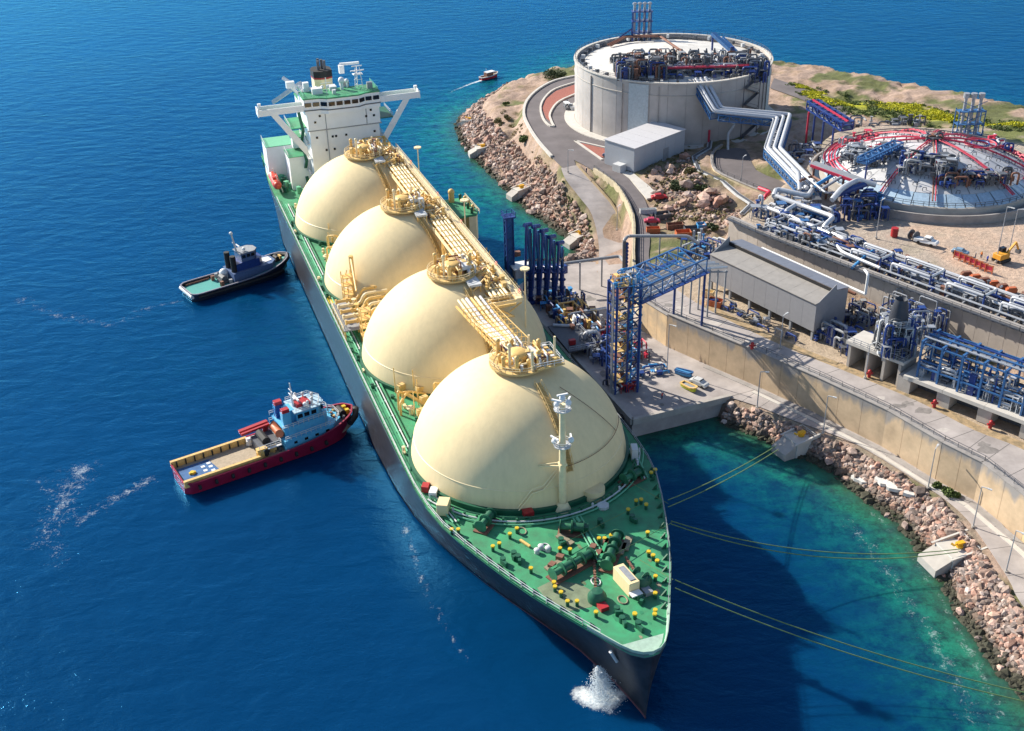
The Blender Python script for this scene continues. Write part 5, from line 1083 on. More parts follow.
for r0, cx_, cy_ in ((4.2, 13, -1), (2.4, 13, -1)): MB().tube([(cx_+r0*math.cos(a), cy_+r0*math.sin(a), zd(math.hypot(cx_, cy_))+.9) for a in np.linspace(0, 6.28, 26)], .2, 6).build('loop_pipe', PIPERED if r0 > 3 else DBLUE, t2, smooth=True)
clutter(t2, 0, 0, zd(0), 2.4, 2, 18, [DGREY, STEEL, BROWN], .8, 2.4, 41)
clutter(t2, -17, -3, zd(20), 8, 6, 130, [STEEL, DGREY, GREY, STEEL, OFFW], 1, 3.6, 42, -.5, r=.3)
clutter(t2, -5.5, -14, zd(18), 7, 5, 110, [DGREY, DBLUE, GREY, DGREY, STEEL], 1.2, 4.5, 43, -.4, r=.32)
clutter(t2, 5, -20.5, zd(22), 10, 3.0, 90, [DGREY, BROWN, DBLUE, DGREY], 1, 3.6, 44, -.0)
clutter(t2, 21, 8, zd(22), 3, 6, 22, [DBLUE, STEEL, PIPERED], .8, 2.6, 45)
clutter(t2, -16, 14, zd(21), 6, 3, 22, [STEEL, DGREY, PIPERED], .8, 2.6, 46, .5)
# blue bridge stub reaching over the low tank and grey walkway
br2 = thing('blue_walkway', 'short saturated blue walkway on legs over the left side of the low tank', 'walkway', (*U(900, 200, 24)[:2], 20))
p0, p1 = U(862, 163, 31), U(898, 146, 31); truss(br2, p0, p1, 2.8, 1.3, BLUE, t=.3); MB().bar(p0+Vector((0, 0, .2)), p1+Vector((0, 0, .2)), 2.6, .4).build('walkway_deck', BLUE, br2, world=True)
for f in (.15, .6, .9):
    p = p0.lerp(p1, f); MB().bar((p.x, p.y, 22), (p.x, p.y, 31), .4).build('leg', DBLUE, br2, world=True)
gw = thing('grey_walkway', 'grey walkway with a red beam leading from the silver pipes toward the low tank', 'walkway', (*U(850, 195, 27)[:2], 20))
p0, p1 = U(812, 163, 29), U(862, 181, 27.5); MB().bar(p0, p1, 3.2, .4).build('deck', GREY, gw, world=True); MB().bar(p0+Vector((-.8, -1.7, -.1)), p1+Vector((-.8, -1.7, -.1)), .4, .7).build('edge_beam', PIPERED, gw, world=True)
for f in (.05, .35, .65, .95): p = p0.lerp(p1, f); MB().bar((p.x, p.y, 20), (p.x, p.y, p.z), .5).build('leg', BROWN, gw, world=True)
# three vent stacks beyond the low tank
v3 = thing('vent_stacks', 'three slim silver vent stacks in a blue frame beyond the low tank', 'stacks', (*U(968, 128, 22)[:2], 18))
for q, px_ in enumerate((961, 968.5, 976)):
    g_ = U(px_, 128, 22); MB().cyl((g_.x-v3.location.x, g_.y-v3.location.y, 0), .5, 14, 10).cyl((g_.x-v3.location.x, g_.y-v3.location.y, 13.6), .95, 1.4, 10).build('stack', STEEL, v3, smooth=True)
mb = MB()
for z in (2, 5.5, 9.5):
    mb.box((0, 0, z), (8.4, 3.4, .2))
    for e in (-4, 4): mb.bar((e, -1.6, z), (-e, -1.6, z+3.4), .15)
for x in (-4, -1.3, 1.3, 4):
    for y in (-1.6, 1.6): mb.bar((x, y, -2), (x, y, 10), .28)
mb.build('frame', BLUE, v3)
clutter(v3, 0, 0, 0, 5, 2.5, 24, [DGREY, STEEL, DBLUE], 1, 3, 51)
# blue rack at the far left of the low tank, blue slanted box rack beyond (from photo: dark blue sloping gallery)
sg = thing('sloping_gallery', 'dark blue sloping gallery with a red pipe between the two tanks', 'gallery', (*U(820, 135, 20)[:2], 18))
p0, p1 = U(812, 108, 28), U(847, 130, 26.5); truss(sg, p0, p1, 4, 2.4, DBLUE, t=.35); MB().bar(p0+Vector((0, 0, 2.6)), p1+Vector((0, 0, 2.6)), .5).build('red_pipe', PIPERED, sg, world=True); MB().bar(p0+Vector((0, 0, 1.4)), p1+Vector((0, 0, 1.4)), 3.6, .3).build('gallery_deck', DBLUE, sg, world=True)
for px_ in (809, 815, 824, 834): g_ = U(px_, 112+(px_-809)*.62, 27); MB().bar((g_.x, g_.y, 14), (g_.x, g_.y, 27), .5).build('gallery_leg', PIPERED if px_ == 809 else DBLUE, sg, world=True)

# ================================================================== PIPE WAY ON THE UPPER TERRACE
wd = (tallw[4]-tallw[2]).normalized(); wn = Vector((-wd.y, wd.x, 0)); 
if wn.y < 0: wn = -wn
def TW(s_, t_, z=22.5): # s along wall from its left end, t inland
    p = tallw[1]+wd*s_+wn*t_; return Vector((p.x, p.y, z))
pw = thing('pipe_way', 'wide bundle of silver pipes running along the top of the high grey wall', 'pipes', tuple(TW(0, 2, 20)))
for q in range(9):
    t_ = 1.2+q*1.0; z = 22.6+(q % 3)*.35; r = (.34, .24, .45, .2, .3, .4, .22, .34, .55)[q]; m_ = (STEEL, DGREY, PIPEW, GREY, STEEL, DBLUE, DGREY, STEEL, PIPEW)[q]; r *= .8
    s0 = (2, 16, 0, 10, -2, 4, 12, 3, 0)[q]; MB().tube([TW(s0, t_, z+.6), TW(120, t_, z+.6)], r, 8).build('pipe', m_, pw, world=True, smooth=True)
mb = MB()
for s_ in np.arange(0, 118, 4): mb.bar(TW(s_, .5, 22.7), TW(s_, 10, 22.7), .35).bar(TW(s_, .5, 20), TW(s_, .5, 22.7), .3).bar(TW(s_, 10, 20), TW(s_, 10, 22.7), .3)
mb.build('pipe_rest', GREY, pw, world=True)
for s_, l_, w_ in ((26, 8, 5), (37, 10, 5.5), (51, 9, 5), (64, 9, 4)):   # expansion loops, raised squares
    z = 25.4; a, b2, c, d2 = TW(s_, 1.5, z), TW(s_+l_, 1.5, z), TW(s_+l_, 1.5+w_, z), TW(s_, 1.5+w_, z)
    for e, r in ((0, .3), (1.1, .2)):
        f = Vector((0, 0, -.0)); A_ = TW(s_+e, 1.5+e, z); B_ = TW(s_+l_-e, 1.5+e, z); C_ = TW(s_+l_-e, 1.5+w_-e, z); D_ = TW(s_+e, 1.5+w_-e, z)
        MB().bent([A_-Vector((0, 0, 2)), A_, B_, C_, D_, D_-Vector((0, 0, 2))], r, 8).build('expansion_loop', PIPEW if e == 0 else STEEL, pw, world=True, smooth=True)
    mb = MB()
    for p in (a, b2, c, d2): mb.bar(p-Vector((0, 0, 5)), p, .3)
    mb.build('loop_frame', DBLUE, pw, world=True)
c_ = TW(8, 6); clutter(thing('valve_yard', 'dense silver and blue valve yard at the left end of the pipe way', 'valves', (c_.x, c_.y, 21)), 0, 0, 0, 9, 6, 150, [STEEL, DGREY, PIPEW, BLUE, STEEL, DBLUE], 1, 4.5, 61, math.atan2(wd.y, wd.x), r=.3)
c_ = TW(-3, 17); clutter(thing('valve_yard', 'blue and silver pipe manifold where the tank bridge comes down', 'valves', (c_.x, c_.y, 19)), 0, 0, 0, 9, 8, 150, [STEEL, BLUE, DBLUE, PIPEW, DGREY, PIPEW], 2, 6, 62, math.atan2(wd.y, wd.x), r=.34)
c_ = TW(45, 6); clutter(thing('valve_yard', 'steel valves and cabinets among the white expansion loops', 'valves', (c_.x, c_.y, 21.8)), 0, 0, 0, 38, 4.6, 260, [STEEL, DGREY, DBLUE, GREY, DGREY, BROWN], .8, 3.4, 63, math.atan2(wd.y, wd.x), r=.24)
c_ = TW(48, -4.5); clutter(thing('valve_tower', 'grey and blue steelwork standing against the high wall behind the process vessel', 'steelwork', (c_.x, c_.y, 13)), 0, 0, 0, 7, 3, 150, [STEEL, GREY, DBLUE, DGREY, STEEL], 3, 9.5, 68, math.atan2(wd.y, wd.x), r=.17)
c_ = TW(36, -7); clutter(thing('pump_group', 'low grey pumps on the terrace between the long shed and the concrete block', 'pumps', (c_.x, c_.y, 13)), 0, 0, 0, 4, 4, 60, [STEEL, GREY, DBLUE, DGREY], 1, 4, 69, math.atan2(wd.y, wd.x), r=.18)
for q in range(16):
    a = TW(10+q*7, 12.6, 20.06); o_ = MB().box((0, 0, .35), (6.6, 1.6, .7), math.atan2(wd.y, wd.x)).build('cable_trough', DGREY if q % 4 else CONCD); o_.location = a; tag(o_, 'dark covered trough segment along the inland side of the pipe way', 'trough', 'dark trough along the pipe way')
big_ = thing('silver_mains', 'fat silver mains with blue undersides snaking between the tanks and the pipe way', 'pipes', (*U(800, 205, 25)[:2], 20))
for pts, r, m_ in (([(812, 190, 24), (808, 196, 25), (776, 189, 25.5), (774, 196, 25)], .7, PIPEW), ([(776, 196, 25), (806, 207, 25), (834, 217, 25), (826, 224, 25), (822, 231, 23.5)], .62, PIPEW), ([(826, 229, 24), (844, 239, 24), (848, 244, 23), (848, 252, 21.5)], .6, PIPEW),
                   ([(768, 208, 24), (790, 216, 24), (812, 226, 24), (830, 234, 24)], .5, PIPEW), ([(787, 218, 22), (785, 211, 25), (795, 205, 25)], .55, PIPEW), ([(793, 168, 27), (799, 174, 27), (800, 190, 24)], .6, PIPEW), ([(832, 200, 26), (842, 188, 28), (858, 180, 28), (876, 185, 27)], .75, PIPEW),
                   ([(777, 198, 24.2), (806, 209.5, 24.2), (836, 220, 24.2)], .6, BLUE), ([(834, 196, 25), (848, 190, 27), (872, 182, 27)], .8, DBLUE), ([(838, 192, 24), (826, 193, 26), (800, 172, 27)], .3, STEEL), ([(815, 186, 26), (838, 172, 28)], .5, LBLUE), ([(820, 190, 26), (843, 176, 28)], .4, STEEL),
                   ([(852, 268, 22.8), (865, 256, 24), (874, 250, 24)], .35, LBLUE), ([(836, 244, 24), (842, 252, 24), (880, 268, 24)], .4, PIPEW), ([(800, 181, 26), (812, 176, 26), (826, 184, 26)], .35, BROWN)):
    MB().bent([U(*p) for p in pts], r, 9, 1.4).build('main_pipe', m_, big_, world=True, smooth=True)
fr_ = MB()
for px_, py_ in [(784, 196), (800, 203), (816, 209), (830, 214), (845, 192), (858, 188), (870, 190), (846, 204), (860, 205), (872, 203)]:
    g_ = U(px_, py_, 24.5); fr_.bar((g_.x, g_.y, 19), (g_.x, g_.y, 24.5), .35).bar((g_.x-1.4, g_.y, 24.2), (g_.x+1.4, g_.y, 24.2), .3)
fr_.build('support_frame', DBLUE, big_, world=True)
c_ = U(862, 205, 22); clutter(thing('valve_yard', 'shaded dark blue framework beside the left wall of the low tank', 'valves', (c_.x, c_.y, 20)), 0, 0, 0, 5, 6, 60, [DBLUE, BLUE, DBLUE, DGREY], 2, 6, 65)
c_ = U(800, 155, 20); clutter(thing('valve_yard', 'grey pipe group behind the blue bridge beside the low tank', 'valves', (c_.x, c_.y, 18)), 0, 0, 0, 7, 9, 70, [STEEL, DGREY, GREY, DBLUE], 1, 4.5, 66)
c_ = U(885, 123, 20); clutter(thing('valve_yard', 'row of grey pump heads on the far side of the low tank', 'valves', (c_.x, c_.y, 19)), 0, 0, 0, 13, 2, 36, [STEEL, DGREY, GREY], 1, 3.4, 67)
rp = thing('red_fire_main', 'bright red pipe bend rising over the ramp wall', 'pipe', tuple(U(770, 205, 14)))
MB().bent([U(759, 188, 17), U(770, 192, 17.5), U(765, 196, 17.5), U(764.5, 207, 14)], .55, 10, .8).build('pipe_run', PIPERED, rp, world=True, smooth=True); MB().cyl((U(764.5, 207, 14).x, U(764.5, 207, 14).y, 13.6), .9, .3, 12).build('flange', PIPERED, rp, world=True)

# ================================================================== PORTAL BLOCK, BLUE FRAMES ON PLINTH
L0 = U(846, 366, 13)
pbk = thing('portal_block', 'open concrete block with two square bays carrying a dark process vessel', 'concrete block', tuple(L0), math.atan2(-(U(890, 382, 13)-L0).x*0+(U(890, 384, 13)-L0).y, (U(890, 384, 13)-L0).x)); LL = (U(890, 384, 13)-L0).length
for x in (.3, LL*.44, LL*.8, LL+1.5): MB().box((x, 3, 2.7), (.6, 6, 5.4)).build('block_wall', CONC, pbk)
MB().box((LL/2+.9, 3, 5.75), (LL+3, 6.6, .7)).build('top_slab', CONCL, pbk); MB().box((LL/2+.9, 5.9, 2.7), (LL+1.8, .3, 5.3)).build('back_wall', CONCD, pbk)
MB().rail([(-.5, -.2, 6.1), (LL+2.2, -.2, 6.1), (LL+2.2, 6.2, 6.1)], 1.1, 1.5, .06).build('railing', STEEL, pbk)
vs_ = thing('process_vessel', 'dark upright process vessel ringed with platforms and pipes on the concrete block', 'vessel', tuple(U(893, 352, 19)+Vector((0, 0, .1))))
MB().lathe((0, 0, 0), [(1.9, 0), (1.9, 1), (1.3, 2.2), (1.3, 5.5), (1.9, 6.6), (1.9, 8.6), (1.2, 12.2), (.01, 9.9)], 20).build('vessel_body', mat('charcoal_paint', (.035, .04, .055), .5), vs_, smooth=True)
for z, r in ((1.2, 3.4), (4.6, 2.4), (6.9, 2.8)): mb = MB().lathe((0, 0, z), [(1.4, 0), (r, 0), (r, .15), (1.4, .15)], 18); mb.rail([(r*math.cos(a), r*math.sin(a), z+.15) for a in np.linspace(0, 6.28, 13)], 1, 1.5, .05); mb.build('platform', STEEL, vs_)
clutter(vs_, 0, 0, .1, 3.2, 3.2, 90, [STEEL, DGREY, DBLUE, DGREY, OFFW], 1.5, 8.5, 71, r=.24); clutter(vs_, 3, 3, 1, 5, 4, 90, [STEEL, DBLUE, GREY, STEEL], 1.5, 6, 72, r=.2)
R0, R1 = U(906, 392, 13), U(1024, 438, 13); rd = (R1-R0); RL = 62; rd.normalize()
rk = thing('blue_pipe_rack', 'long rack of bright blue portal frames on a concrete plinth with dark bays', 'pipe rack', tuple(R0), math.atan2(rd.y, rd.x))
pitch_ = 8.6; nb = 7
for q in range(nb+1): MB().box((q*pitch_-.6, 3.6, 1.75), (2.8, 8, 3.5)).build('plinth_pier', CONC, rk)
for q in range(nb): MB().box((q*pitch_+3.6, 3.6, 3.75), (pitch_-.06, 9.2, .8)).build('plinth_slab', CONCL, rk)
MB().box((nb*pitch_/2, 3.4, 1.7), (nb*pitch_, .3, 3.4)).build('back_wall', DGREY, rk)  # dark sheet added across the bays to stand in for their shade
for q in range(nb*2):
    x = 1.5+q*4.3
    if x > nb*pitch_: break
    f_ = MB().bar((x, .4, 4.1), (x, .4, 12.2), .38).bar((x, 7.2, 4.1), (x, 7.2, 12.2), .38).bar((x, .2, 12.2), (x, 7.4, 12.2), .42).bar((x, .4, 10), (x, 2.2, 12.1), .2).bar((x, 7.2, 10), (x, 5.4, 12.1), .2).bar((x, .4, 6.6), (x, 7.2, 6.6), .25).build('portal_frame', BLUE, rk)
mb = MB()
for y, z in ((.4, 11.9), (7.2, 11.9), (3.8, 12.4), (.4, 6.6)): mb.bar((1.5, y, z), (nb*pitch_-1, y, z), .28)
mb.build('longitudinal_beam', BLUE, rk)
for q in range(7): MB().tube([(1, 1.2+q*.95, 6.9+(q % 2)*.2), (nb*pitch_, 1.2+q*.95, 6.9+(q % 2)*.2)], .22, 7).build('pipe', [STEEL, BLUE, DGREY, PIPEW][q % 4], rk, smooth=True)
for q in range(3): MB().tube([(1, 2+q*1.6, 12.6), (nb*pitch_, 2+q*1.6, 12.6)], .2, 7).build('pipe', [STEEL, BLUE, DBLUE][q % 3], rk, smooth=True)
clutter(rk, nb*pitch_/2, 3.4, 4.1, nb*pitch_/2-1, 2.8, 280, [STEEL, BLUE, PIPEW, DGREY, BLUE, DBLUE, OFFW], 1, 6.5, 81, r=.16)
wk = thing('steel_walkway', 'grey railed walkway along the back of the bright blue frames', 'walkway', tuple(R0), math.atan2(rd.y, rd.x)); MB().box((nb*pitch_/2, 9.2, 8.8), (nb*pitch_, 1.6, .2)).build('grating', STEEL, wk)
MB().rail([(0, 8.5, 8.9), (nb*pitch_, 8.5, 8.9)], 1.1, 1.4, .06).rail([(0, 9.9, 8.9), (nb*pitch_, 9.9, 8.9)], 1.1, 1.4, .06).build('railing', STEEL, wk)
for q in range(12): MB().bar((q*5, 9.2, 0), (q*5, 9.2, 8.8), .3).build('leg', GREY, wk)
# ================================================================== STAIR TOWER AND BLUE BRIDGE BY THE QUAY
tb = U(626, 392, 4.5); tw = thing('stair_tower', 'tall blue steel tower packed with yellow and brown stair flights at the quay edge', 'tower', tuple(tb), math.atan2(SB.y, SB.x))
W_, D_, HT2 = 5.4, 4.6, 26.0
for x in (-W_/2, 0, W_/2):
    for y in (0, D_): MB().bar((x, y, 0), (x, y, HT2), .42).build('column', DBLUE, tw)
for z in np.arange(2.6, HT2+.1, 2.6):
    lv = MB().box((-W_/4, D_/2, z), (W_/2-.5, D_-.4, .14)).build('landing', [BROWN, YDECK, DGREY][int(z/2.6) % 3], tw); MB().rail([(-W_/2+.2, .1, z), (-.2, .1, z)], 1.1, 1.2, .06).build('landing_railing', YEL, lv)
    i_ = int(round(z/2.6)); s_ = (-1)**i_
    MB().bar((W_/4-s_*.9, .9, z-2.4), (W_/4+s_*.9, D_-1.2, z), 1.0, .22).build('stair_flight', [BROWN, DGREY, YDECK][i_ % 3], tw)
    MB().bar((-W_/2-.2, -.15, z-2.3), (-.2, -.15, z-.3), .12).bar((0, -.1, z), (W_/2, -.1, z), .2).bar((0, -.15, z-2.5), (W_/2, -.15, z-.2), .18).build('cross_brace', [LBLUE, DBLUE][i_ % 2], tw)
    for q in range(2): MB().box((random.uniform(-2.2, 2.2), random.uniform(.2, D_-.4), z+.6), (.9, .7, 1.1), q).build('cabinet', [YEL, BROWN, OFFW, LBLUE][(i_+q) % 4], tw)
    MB().bar((-W_/2, D_, z), (W_/2, D_, z), .25).bar((-W_/2, 0, z), (-W_/2, D_, z), .25).bar((W_/2, 0, z), (W_/2, D_, z), .25).build('ring_beam', DBLUE, tw)
for x, r in ((-W_/2-.6, .16), (-W_/2-.95, .12), (W_/2+.5, .14), (1.2, .2)): MB().tube([(x, .4, 0), (x, .4, HT2+1)], r, 6).build('riser_pipe', STEEL if x < 0 else LBLUE, tw)
for q in range(13): MB().sphere((W_/2+.8, 1, 1+q*1.9), .35, 8, 6).build('cable_drum', DGREY, tw)
clutter(tw, 0, D_/2, HT2, W_/2, D_/2, 26, [YEL, BROWN, STEEL, LBLUE], .8, 2.4, 91, r=.16); clutter(tw, 0, D_/2, .1, W_/2+1, D_/2+1, 24, [STEEL, RED, DGREY, OFFW], .8, 2.4, 92, r=.2)
bb = thing('blue_truss_bridge', 'blue box-truss bridge with pipes from the stair tower to the terrace', 'bridge', tuple(U(697, 300, 13)))
A_ = (U(638, 290, 30)+U(612, 276, 30))/2; B_ = (U(697, 262, 30)+U(674, 250, 30))/2; B_ += (B_-A_).normalized()*2.5
for f in (0, 1): pass
truss(bb, A_-Vector((0, 0, 3.4)), B_-Vector((0, 0, 3.4)), 8.4, 3.4, BLUE, bays=6, t=.25, deck=False)
dv = (B_-A_).normalized(); sv = Vector((-dv.y, dv.x, 0))
for q in range(6): o_ = -3.4+q*1.3; MB().tube([A_+sv*o_-Vector((0, 0, 2.9)), B_+sv*o_-Vector((0, 0, 2.9))], (.3, .42, .25, .36, .3, .22)[q], 8).build('pipe', (PIPEW, STEEL, GREY, PIPEW, STEEL, LBLUE)[q], bb, world=True, smooth=True)
MB().bar(A_+sv*4.4-Vector((0, 0, 3.2)), B_+sv*4.4-Vector((0, 0, 3.2)), 1.3, .15).bar(A_-sv*4.6-Vector((0, 0, 3.2)), B_-sv*4.6-Vector((0, 0, 3.2)), 1.3, .15).build('side_walkway', DBLUE, bb, world=True)
mb = MB(); [mb.rail([A_+sv*o_-Vector((0, 0, 3.1)), B_+sv*o_-Vector((0, 0, 3.1))], 1.1, 1.6, .05) for o_ in (5.0, -5.2)]; mb.build('railing', BLUE, bb, world=True)
for P_ in (A_.lerp(B_, .02), A_.lerp(B_, .98)):
    for o_ in (-4.2, 4.2):
        g_ = P_+sv*o_; MB().bar((g_.x, g_.y, ground(g_.x, g_.y)-.2), (g_.x, g_.y, 27), .5).build('support_column', DBLUE, bb, world=True)
MB().rail([A_+sv*4.2, B_+sv*4.2], .1, 40, .03).build('handline', LBLUE, bb, world=True)
c_ = U(712, 243, 18); clutter(thing('valve_yard', 'blue and grey valves where the blue truss bridge lands by the long shed', 'valves', (c_.x, c_.y, 13.2)), 0, 0, 0, 8, 5, 120, [STEEL, DBLUE, LBLUE, DGREY, OFFW, GREY], 1, 5.5, 93, -.9, r=.22)
c_ = U(700, 268, 18)
br3 = thing('pipe_rack', 'low grey pipe rack with pale pipes linking the blue truss bridge to the long shed', 'pipe rack', (c_.x, c_.y, 13))
for q in range(5): MB().tube([B_+sv*(-3+q*1.2)-Vector((0, 0, 3)), B_+sv*(-3+q*1.2)+dv*9-Vector((0, 0, 5.5))], .3, 8).build('pipe', [PIPEW, CONCL, STEEL][q % 3], br3, world=True, smooth=True)
for q in range(3): g_ = B_+dv*(2+3*q); MB().bar((g_.x-3, g_.y, 12.8), (g_.x-3, g_.y, 25-q), .35).bar((g_.x+3, g_.y, 12.8), (g_.x+3, g_.y, 25-q), .35).bar((g_.x-3.4, g_.y, 24.6-q), (g_.x+3.4, g_.y, 24.6-q), .3).build('rack_frame', GREY, br3, world=True)
gp = thing('grey_pipe_arch', 'long grey pipe on posts arching over both roads beside the blue truss bridge', 'pipe', tuple(U(624, 262, 5)))
MB().bent([U(560, 264, 12), U(620, 256, 13), U(624, 262, 13), U(624, 240, 19), U(628, 236, 19.5), U(688, 236, 19.5), U(699, 244, 18)], .45, 8, 1).build('pipe_run', GREY, gp, world=True, smooth=True)
for px_, py_ in ((580, 262), (602, 259)): g_ = U(px_, py_, 12.5); MB().bar((g_.x, g_.y, 3), (g_.x, g_.y, 12.4), .4).build('post', GREY, gp, world=True)
g_ = U(624, 262, 13); MB().bar((g_.x, g_.y, 4), (g_.x, g_.y, 19), .8).build('post', DGREY, gp, world=True)
g_ = U(660, 238, 18); MB().bar((g_.x, g_.y, 12), (g_.x, g_.y, 19), .35).build('post', GREY, gp, world=True)
for q in range(7): MB().sphere((U(624, 262, 13).x+.6, U(624, 262, 13).y, 12+q), .55, 8, 6).build('valve', DBLUE, gp, world=True)

# ================================================================== LOADING ARMS AND JETTY HEAD
def loading_arm(a, b_, hgt, lean, label):
    p = ship(a, b_, 4.6); o = thing('loading_arm', label, 'loading arm', tuple(p), math.atan2(SB.y, SB.x), 'blue loading arms on the jetty head')
    MB().cyl((0, 0, 0), .6, 9.5, 12).lathe((0, 0, 0), [(1.3, 0), (1.3, .4), (.8, .8)], 12).build('riser', DBLUE, o, smooth=True)
    MB().tube([(0, 0, 9.5), (-.2, -.6, hgt*.62), (-.6, lean, hgt)], .42, 10, .34).build('inner_arm', BLUE, o, smooth=True)
    MB().tube([(-.9, lean-.6, hgt), (-1.7, -1.3, hgt*.5), (-2.3, -1.6, 4.5)], .36, 10, .3).build('outer_arm', DBLUE, o, smooth=True)
    MB().tube([(.7, lean+1.2, hgt-2), (.5, .7, 9), (.6, .8, 3)], .34, 8).build('balance_pipe', BLUE, o, smooth=True)
    MB().tube([(-1.3, lean-.3, hgt-.2), (.9, lean+1.1, hgt-.8)], .55, 12).build('apex_joint', DBLUE, o, smooth=True)
    MB().box((.9, 1.8, 8.4), (2.2, 1.6, 2.2), .2).bar((0, 0, 9.5), (.9, 1.8, 8.8), .5).build('counterweight', DBLUE, o, bevel=.1)
    MB().bar((0, 0, 12.5), (-1.4, -2.0, 12.8), .3).bar((.5, .5, 9.5), (.2, -1.2+lean*.7, hgt*.9), .18).build('strut', DGREY, o)
    for z in np.arange(2, 9, 2.2): MB().cyl((0, 0, z), 1.0, .2, 10).build('flange', DBLUE, o)
    return o
for q, (a, b_, hg) in enumerate([(-76.5, 30.6, 21.8), (-76, 32.6, 21.2), (-75.4, 34.5, 20), (-74.6, 36.3, 18.4), (-73.6, 38.1, 16.8)]):
    loading_arm(a, b_, hg, .4, ['farthest folded blue loading arm, next to the white jetty cabin', 'second folded blue loading arm from the far end of the row', 'middle one of the five folded blue loading arms', 'fourth folded blue loading arm, second nearest the stair tower', 'nearest folded blue loading arm of the row toward the stair tower'][q])
gp_ = ship(-81.5, 26.8, 4.6); gt = thing('gangway_tower', 'single tall slim blue tower standing at the far end of the jetty beside the ship', 'tower', tuple(gp_), math.atan2(SB.y, SB.x))
for x in (-.9, .9):
    for y in (-.9, .9): MB().bar((x, y, 0), (x, y, 22.5), .32).build('column', DBLUE, gt)
mb = MB()
for q in range(14): z = q*1.6; s_ = (-1)**q; mb.bar((-.9*s_, -.9, z), (.9*s_, -.9, z+1.6), .16).bar((-.9*s_, .9, z), (.9*s_, .9, z+1.6), .16).bar((-.9, -.9*s_, z), (-.9, .9*s_, z+1.6), .16)
mb.build('lattice', BLUE, gt); MB().box((0, 0, 11.3), (1.5, 1.5, 22.4)).build('lift_shaft', BLUE, gt); MB().box((0, 0, 22.6), (3.0, 3.0, .3)).rail([(-1.4, -1.4, 22.7), (1.4, -1.4, 22.7), (1.4, 1.4, 22.7), (-1.4, 1.4, 22.7)], 1.1, 1, .07, True).build('top_platform', DBLUE, gt); MB().box((2.0, 0, 12), (1.8, 1.2, 1.2)).build('side_cabin', BROWN, gt)
cbn = ship(-80, 29.4, 9.0); o = thing('jetty_cabin', 'small white flat-topped cabin between the slim tower and the loading arms', 'cabin', tuple(cbn), .3); MB().box((0, 0, 3.4), (4.2, 3.6, 2.6)).build('cabin_wall', OFFW, o); MB().box((0, 0, 4.85), (5.4, 4.6, .3)).build('roof', WHITE, o)
for x in (-1.8, 1.8):
    for y in (-1.5, 1.5): MB().bar((x, y, -4.5), (x, y, 2.2), .35).build('leg', GREY, o)
c_ = ship(-66, 37, 4.6); clutter(thing('jetty_pipework', 'crowded blue and silver pipework on the jetty head behind the loading arms', 'pipework', tuple(c_)), 0, 0, 0, 11, 5, 130, [STEEL, DBLUE, LBLUE, OFFW, DGREY, BROWN, YEL], 1, 4.5, 101, math.atan2(SA.y, SA.x), r=.22)
c_ = ship(-47, 42, 4.6); clutter(thing('jetty_pipework', 'mixed valves and cabinets on the quay between the loading arms and the stair tower', 'pipework', tuple(c_)), 0, 0, 0, 10, 4, 90, [STEEL, LBLUE, OFFW, DGREY, BROWN, PIPERED], 1, 3.6, 102, math.atan2(SA.y, SA.x), r=.2)
jp = thing('jetty_platform', 'dark raised platform with a red edge box beside the loading arms', 'platform', tuple(ship(-52, 32, 4.6)), math.atan2(SB.y, SB.x)); MB().box((0, 0, 1.9), (7, 14, .35)).build('deck', DGREY, jp); MB().rail([(-3.4, -6.9, 2.1), (3.4, -6.9, 2.1), (3.4, 6.9, 2.1)], 1.1, 1.6, .06).build('railing', STEEL, jp); MB().box((-1.5, -4, 2.8), (1.5, 1, 1.2)).build('hose_box', RED, jp)
for x in (-3, 3):
    for y in (-6, 0, 6): MB().bar((x, y, -.1), (x, y, 1.8), .45).build('leg', CONC, jp)
sp_ = thing('silver_pipe_run', 'pale pipe bending twice along the shaded quay edge beside the ship', 'pipe', tuple(U(575, 325, 7)))
MB().bent([U(553, 325, 7), U(573, 326, 7), U(574, 314, 7.5), U(606, 308, 7.5)], .4, 8).build('pipe_run', PIPEW, sp_, world=True, smooth=True); MB().bent([U(584, 344, 5), U(584, 333, 8.5), U(598, 331, 8.5), U(600, 345, 5)], .5, 8).build('pipe_arch', PIPEW, sp_, world=True, smooth=True)
for px_ in (556, 566, 582, 598): g_ = U(px_, 325 if px_ < 575 else 311, 7); MB().bar((g_.x, g_.y, 4.4), (g_.x, g_.y, 7), .3).build('pipe_post', DBLUE, sp_, world=True)
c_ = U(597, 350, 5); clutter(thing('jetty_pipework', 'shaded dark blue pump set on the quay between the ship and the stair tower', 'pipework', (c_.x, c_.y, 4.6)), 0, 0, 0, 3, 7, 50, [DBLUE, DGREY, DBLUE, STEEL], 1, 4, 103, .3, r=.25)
c_ = U(650, 372, 4.6); clutter(thing('hose_reels', 'blue pipe bundle lying on the quay behind the stair tower', 'pipework', (c_.x, c_.y, 4.6)), 0, 0, 0, 4, 1.6, 22, [LBLUE, DBLUE, OFFW], .6, 1.4, 104, .2, r=.2)
for dm, cx_ in DOMES:
    clutter(dm, cx_, 1.5, 33.6, 4.2, 3.6, 34, [YEL, YPIPE, YDECK, BROWN, YDECK, OFFW], .8, 2.8, int(200-cx_), 0, r=.17)
    clutter(dm, cx_+1, 7.5, TZ+.2, 6, 2.6, 16, [YEL, YDECK, YPIPE, BROWN], .8, 2.6, int(300-cx_), 0, r=.16) if cx_ < -10 else None
# fenders on the quay face
fpro = None
for q in range(7):
    p = ship(-19-q*9, 29.9+.16*0, 2.2); o = MB().cyl((0, 0, -1.6), .9, 3.2, 12).build('quay_fender', BLACK); o.location = p; tag(o, 'black rubber fender hanging on the shaded quay face beside the ship', 'fender', 'black fenders along the quay')
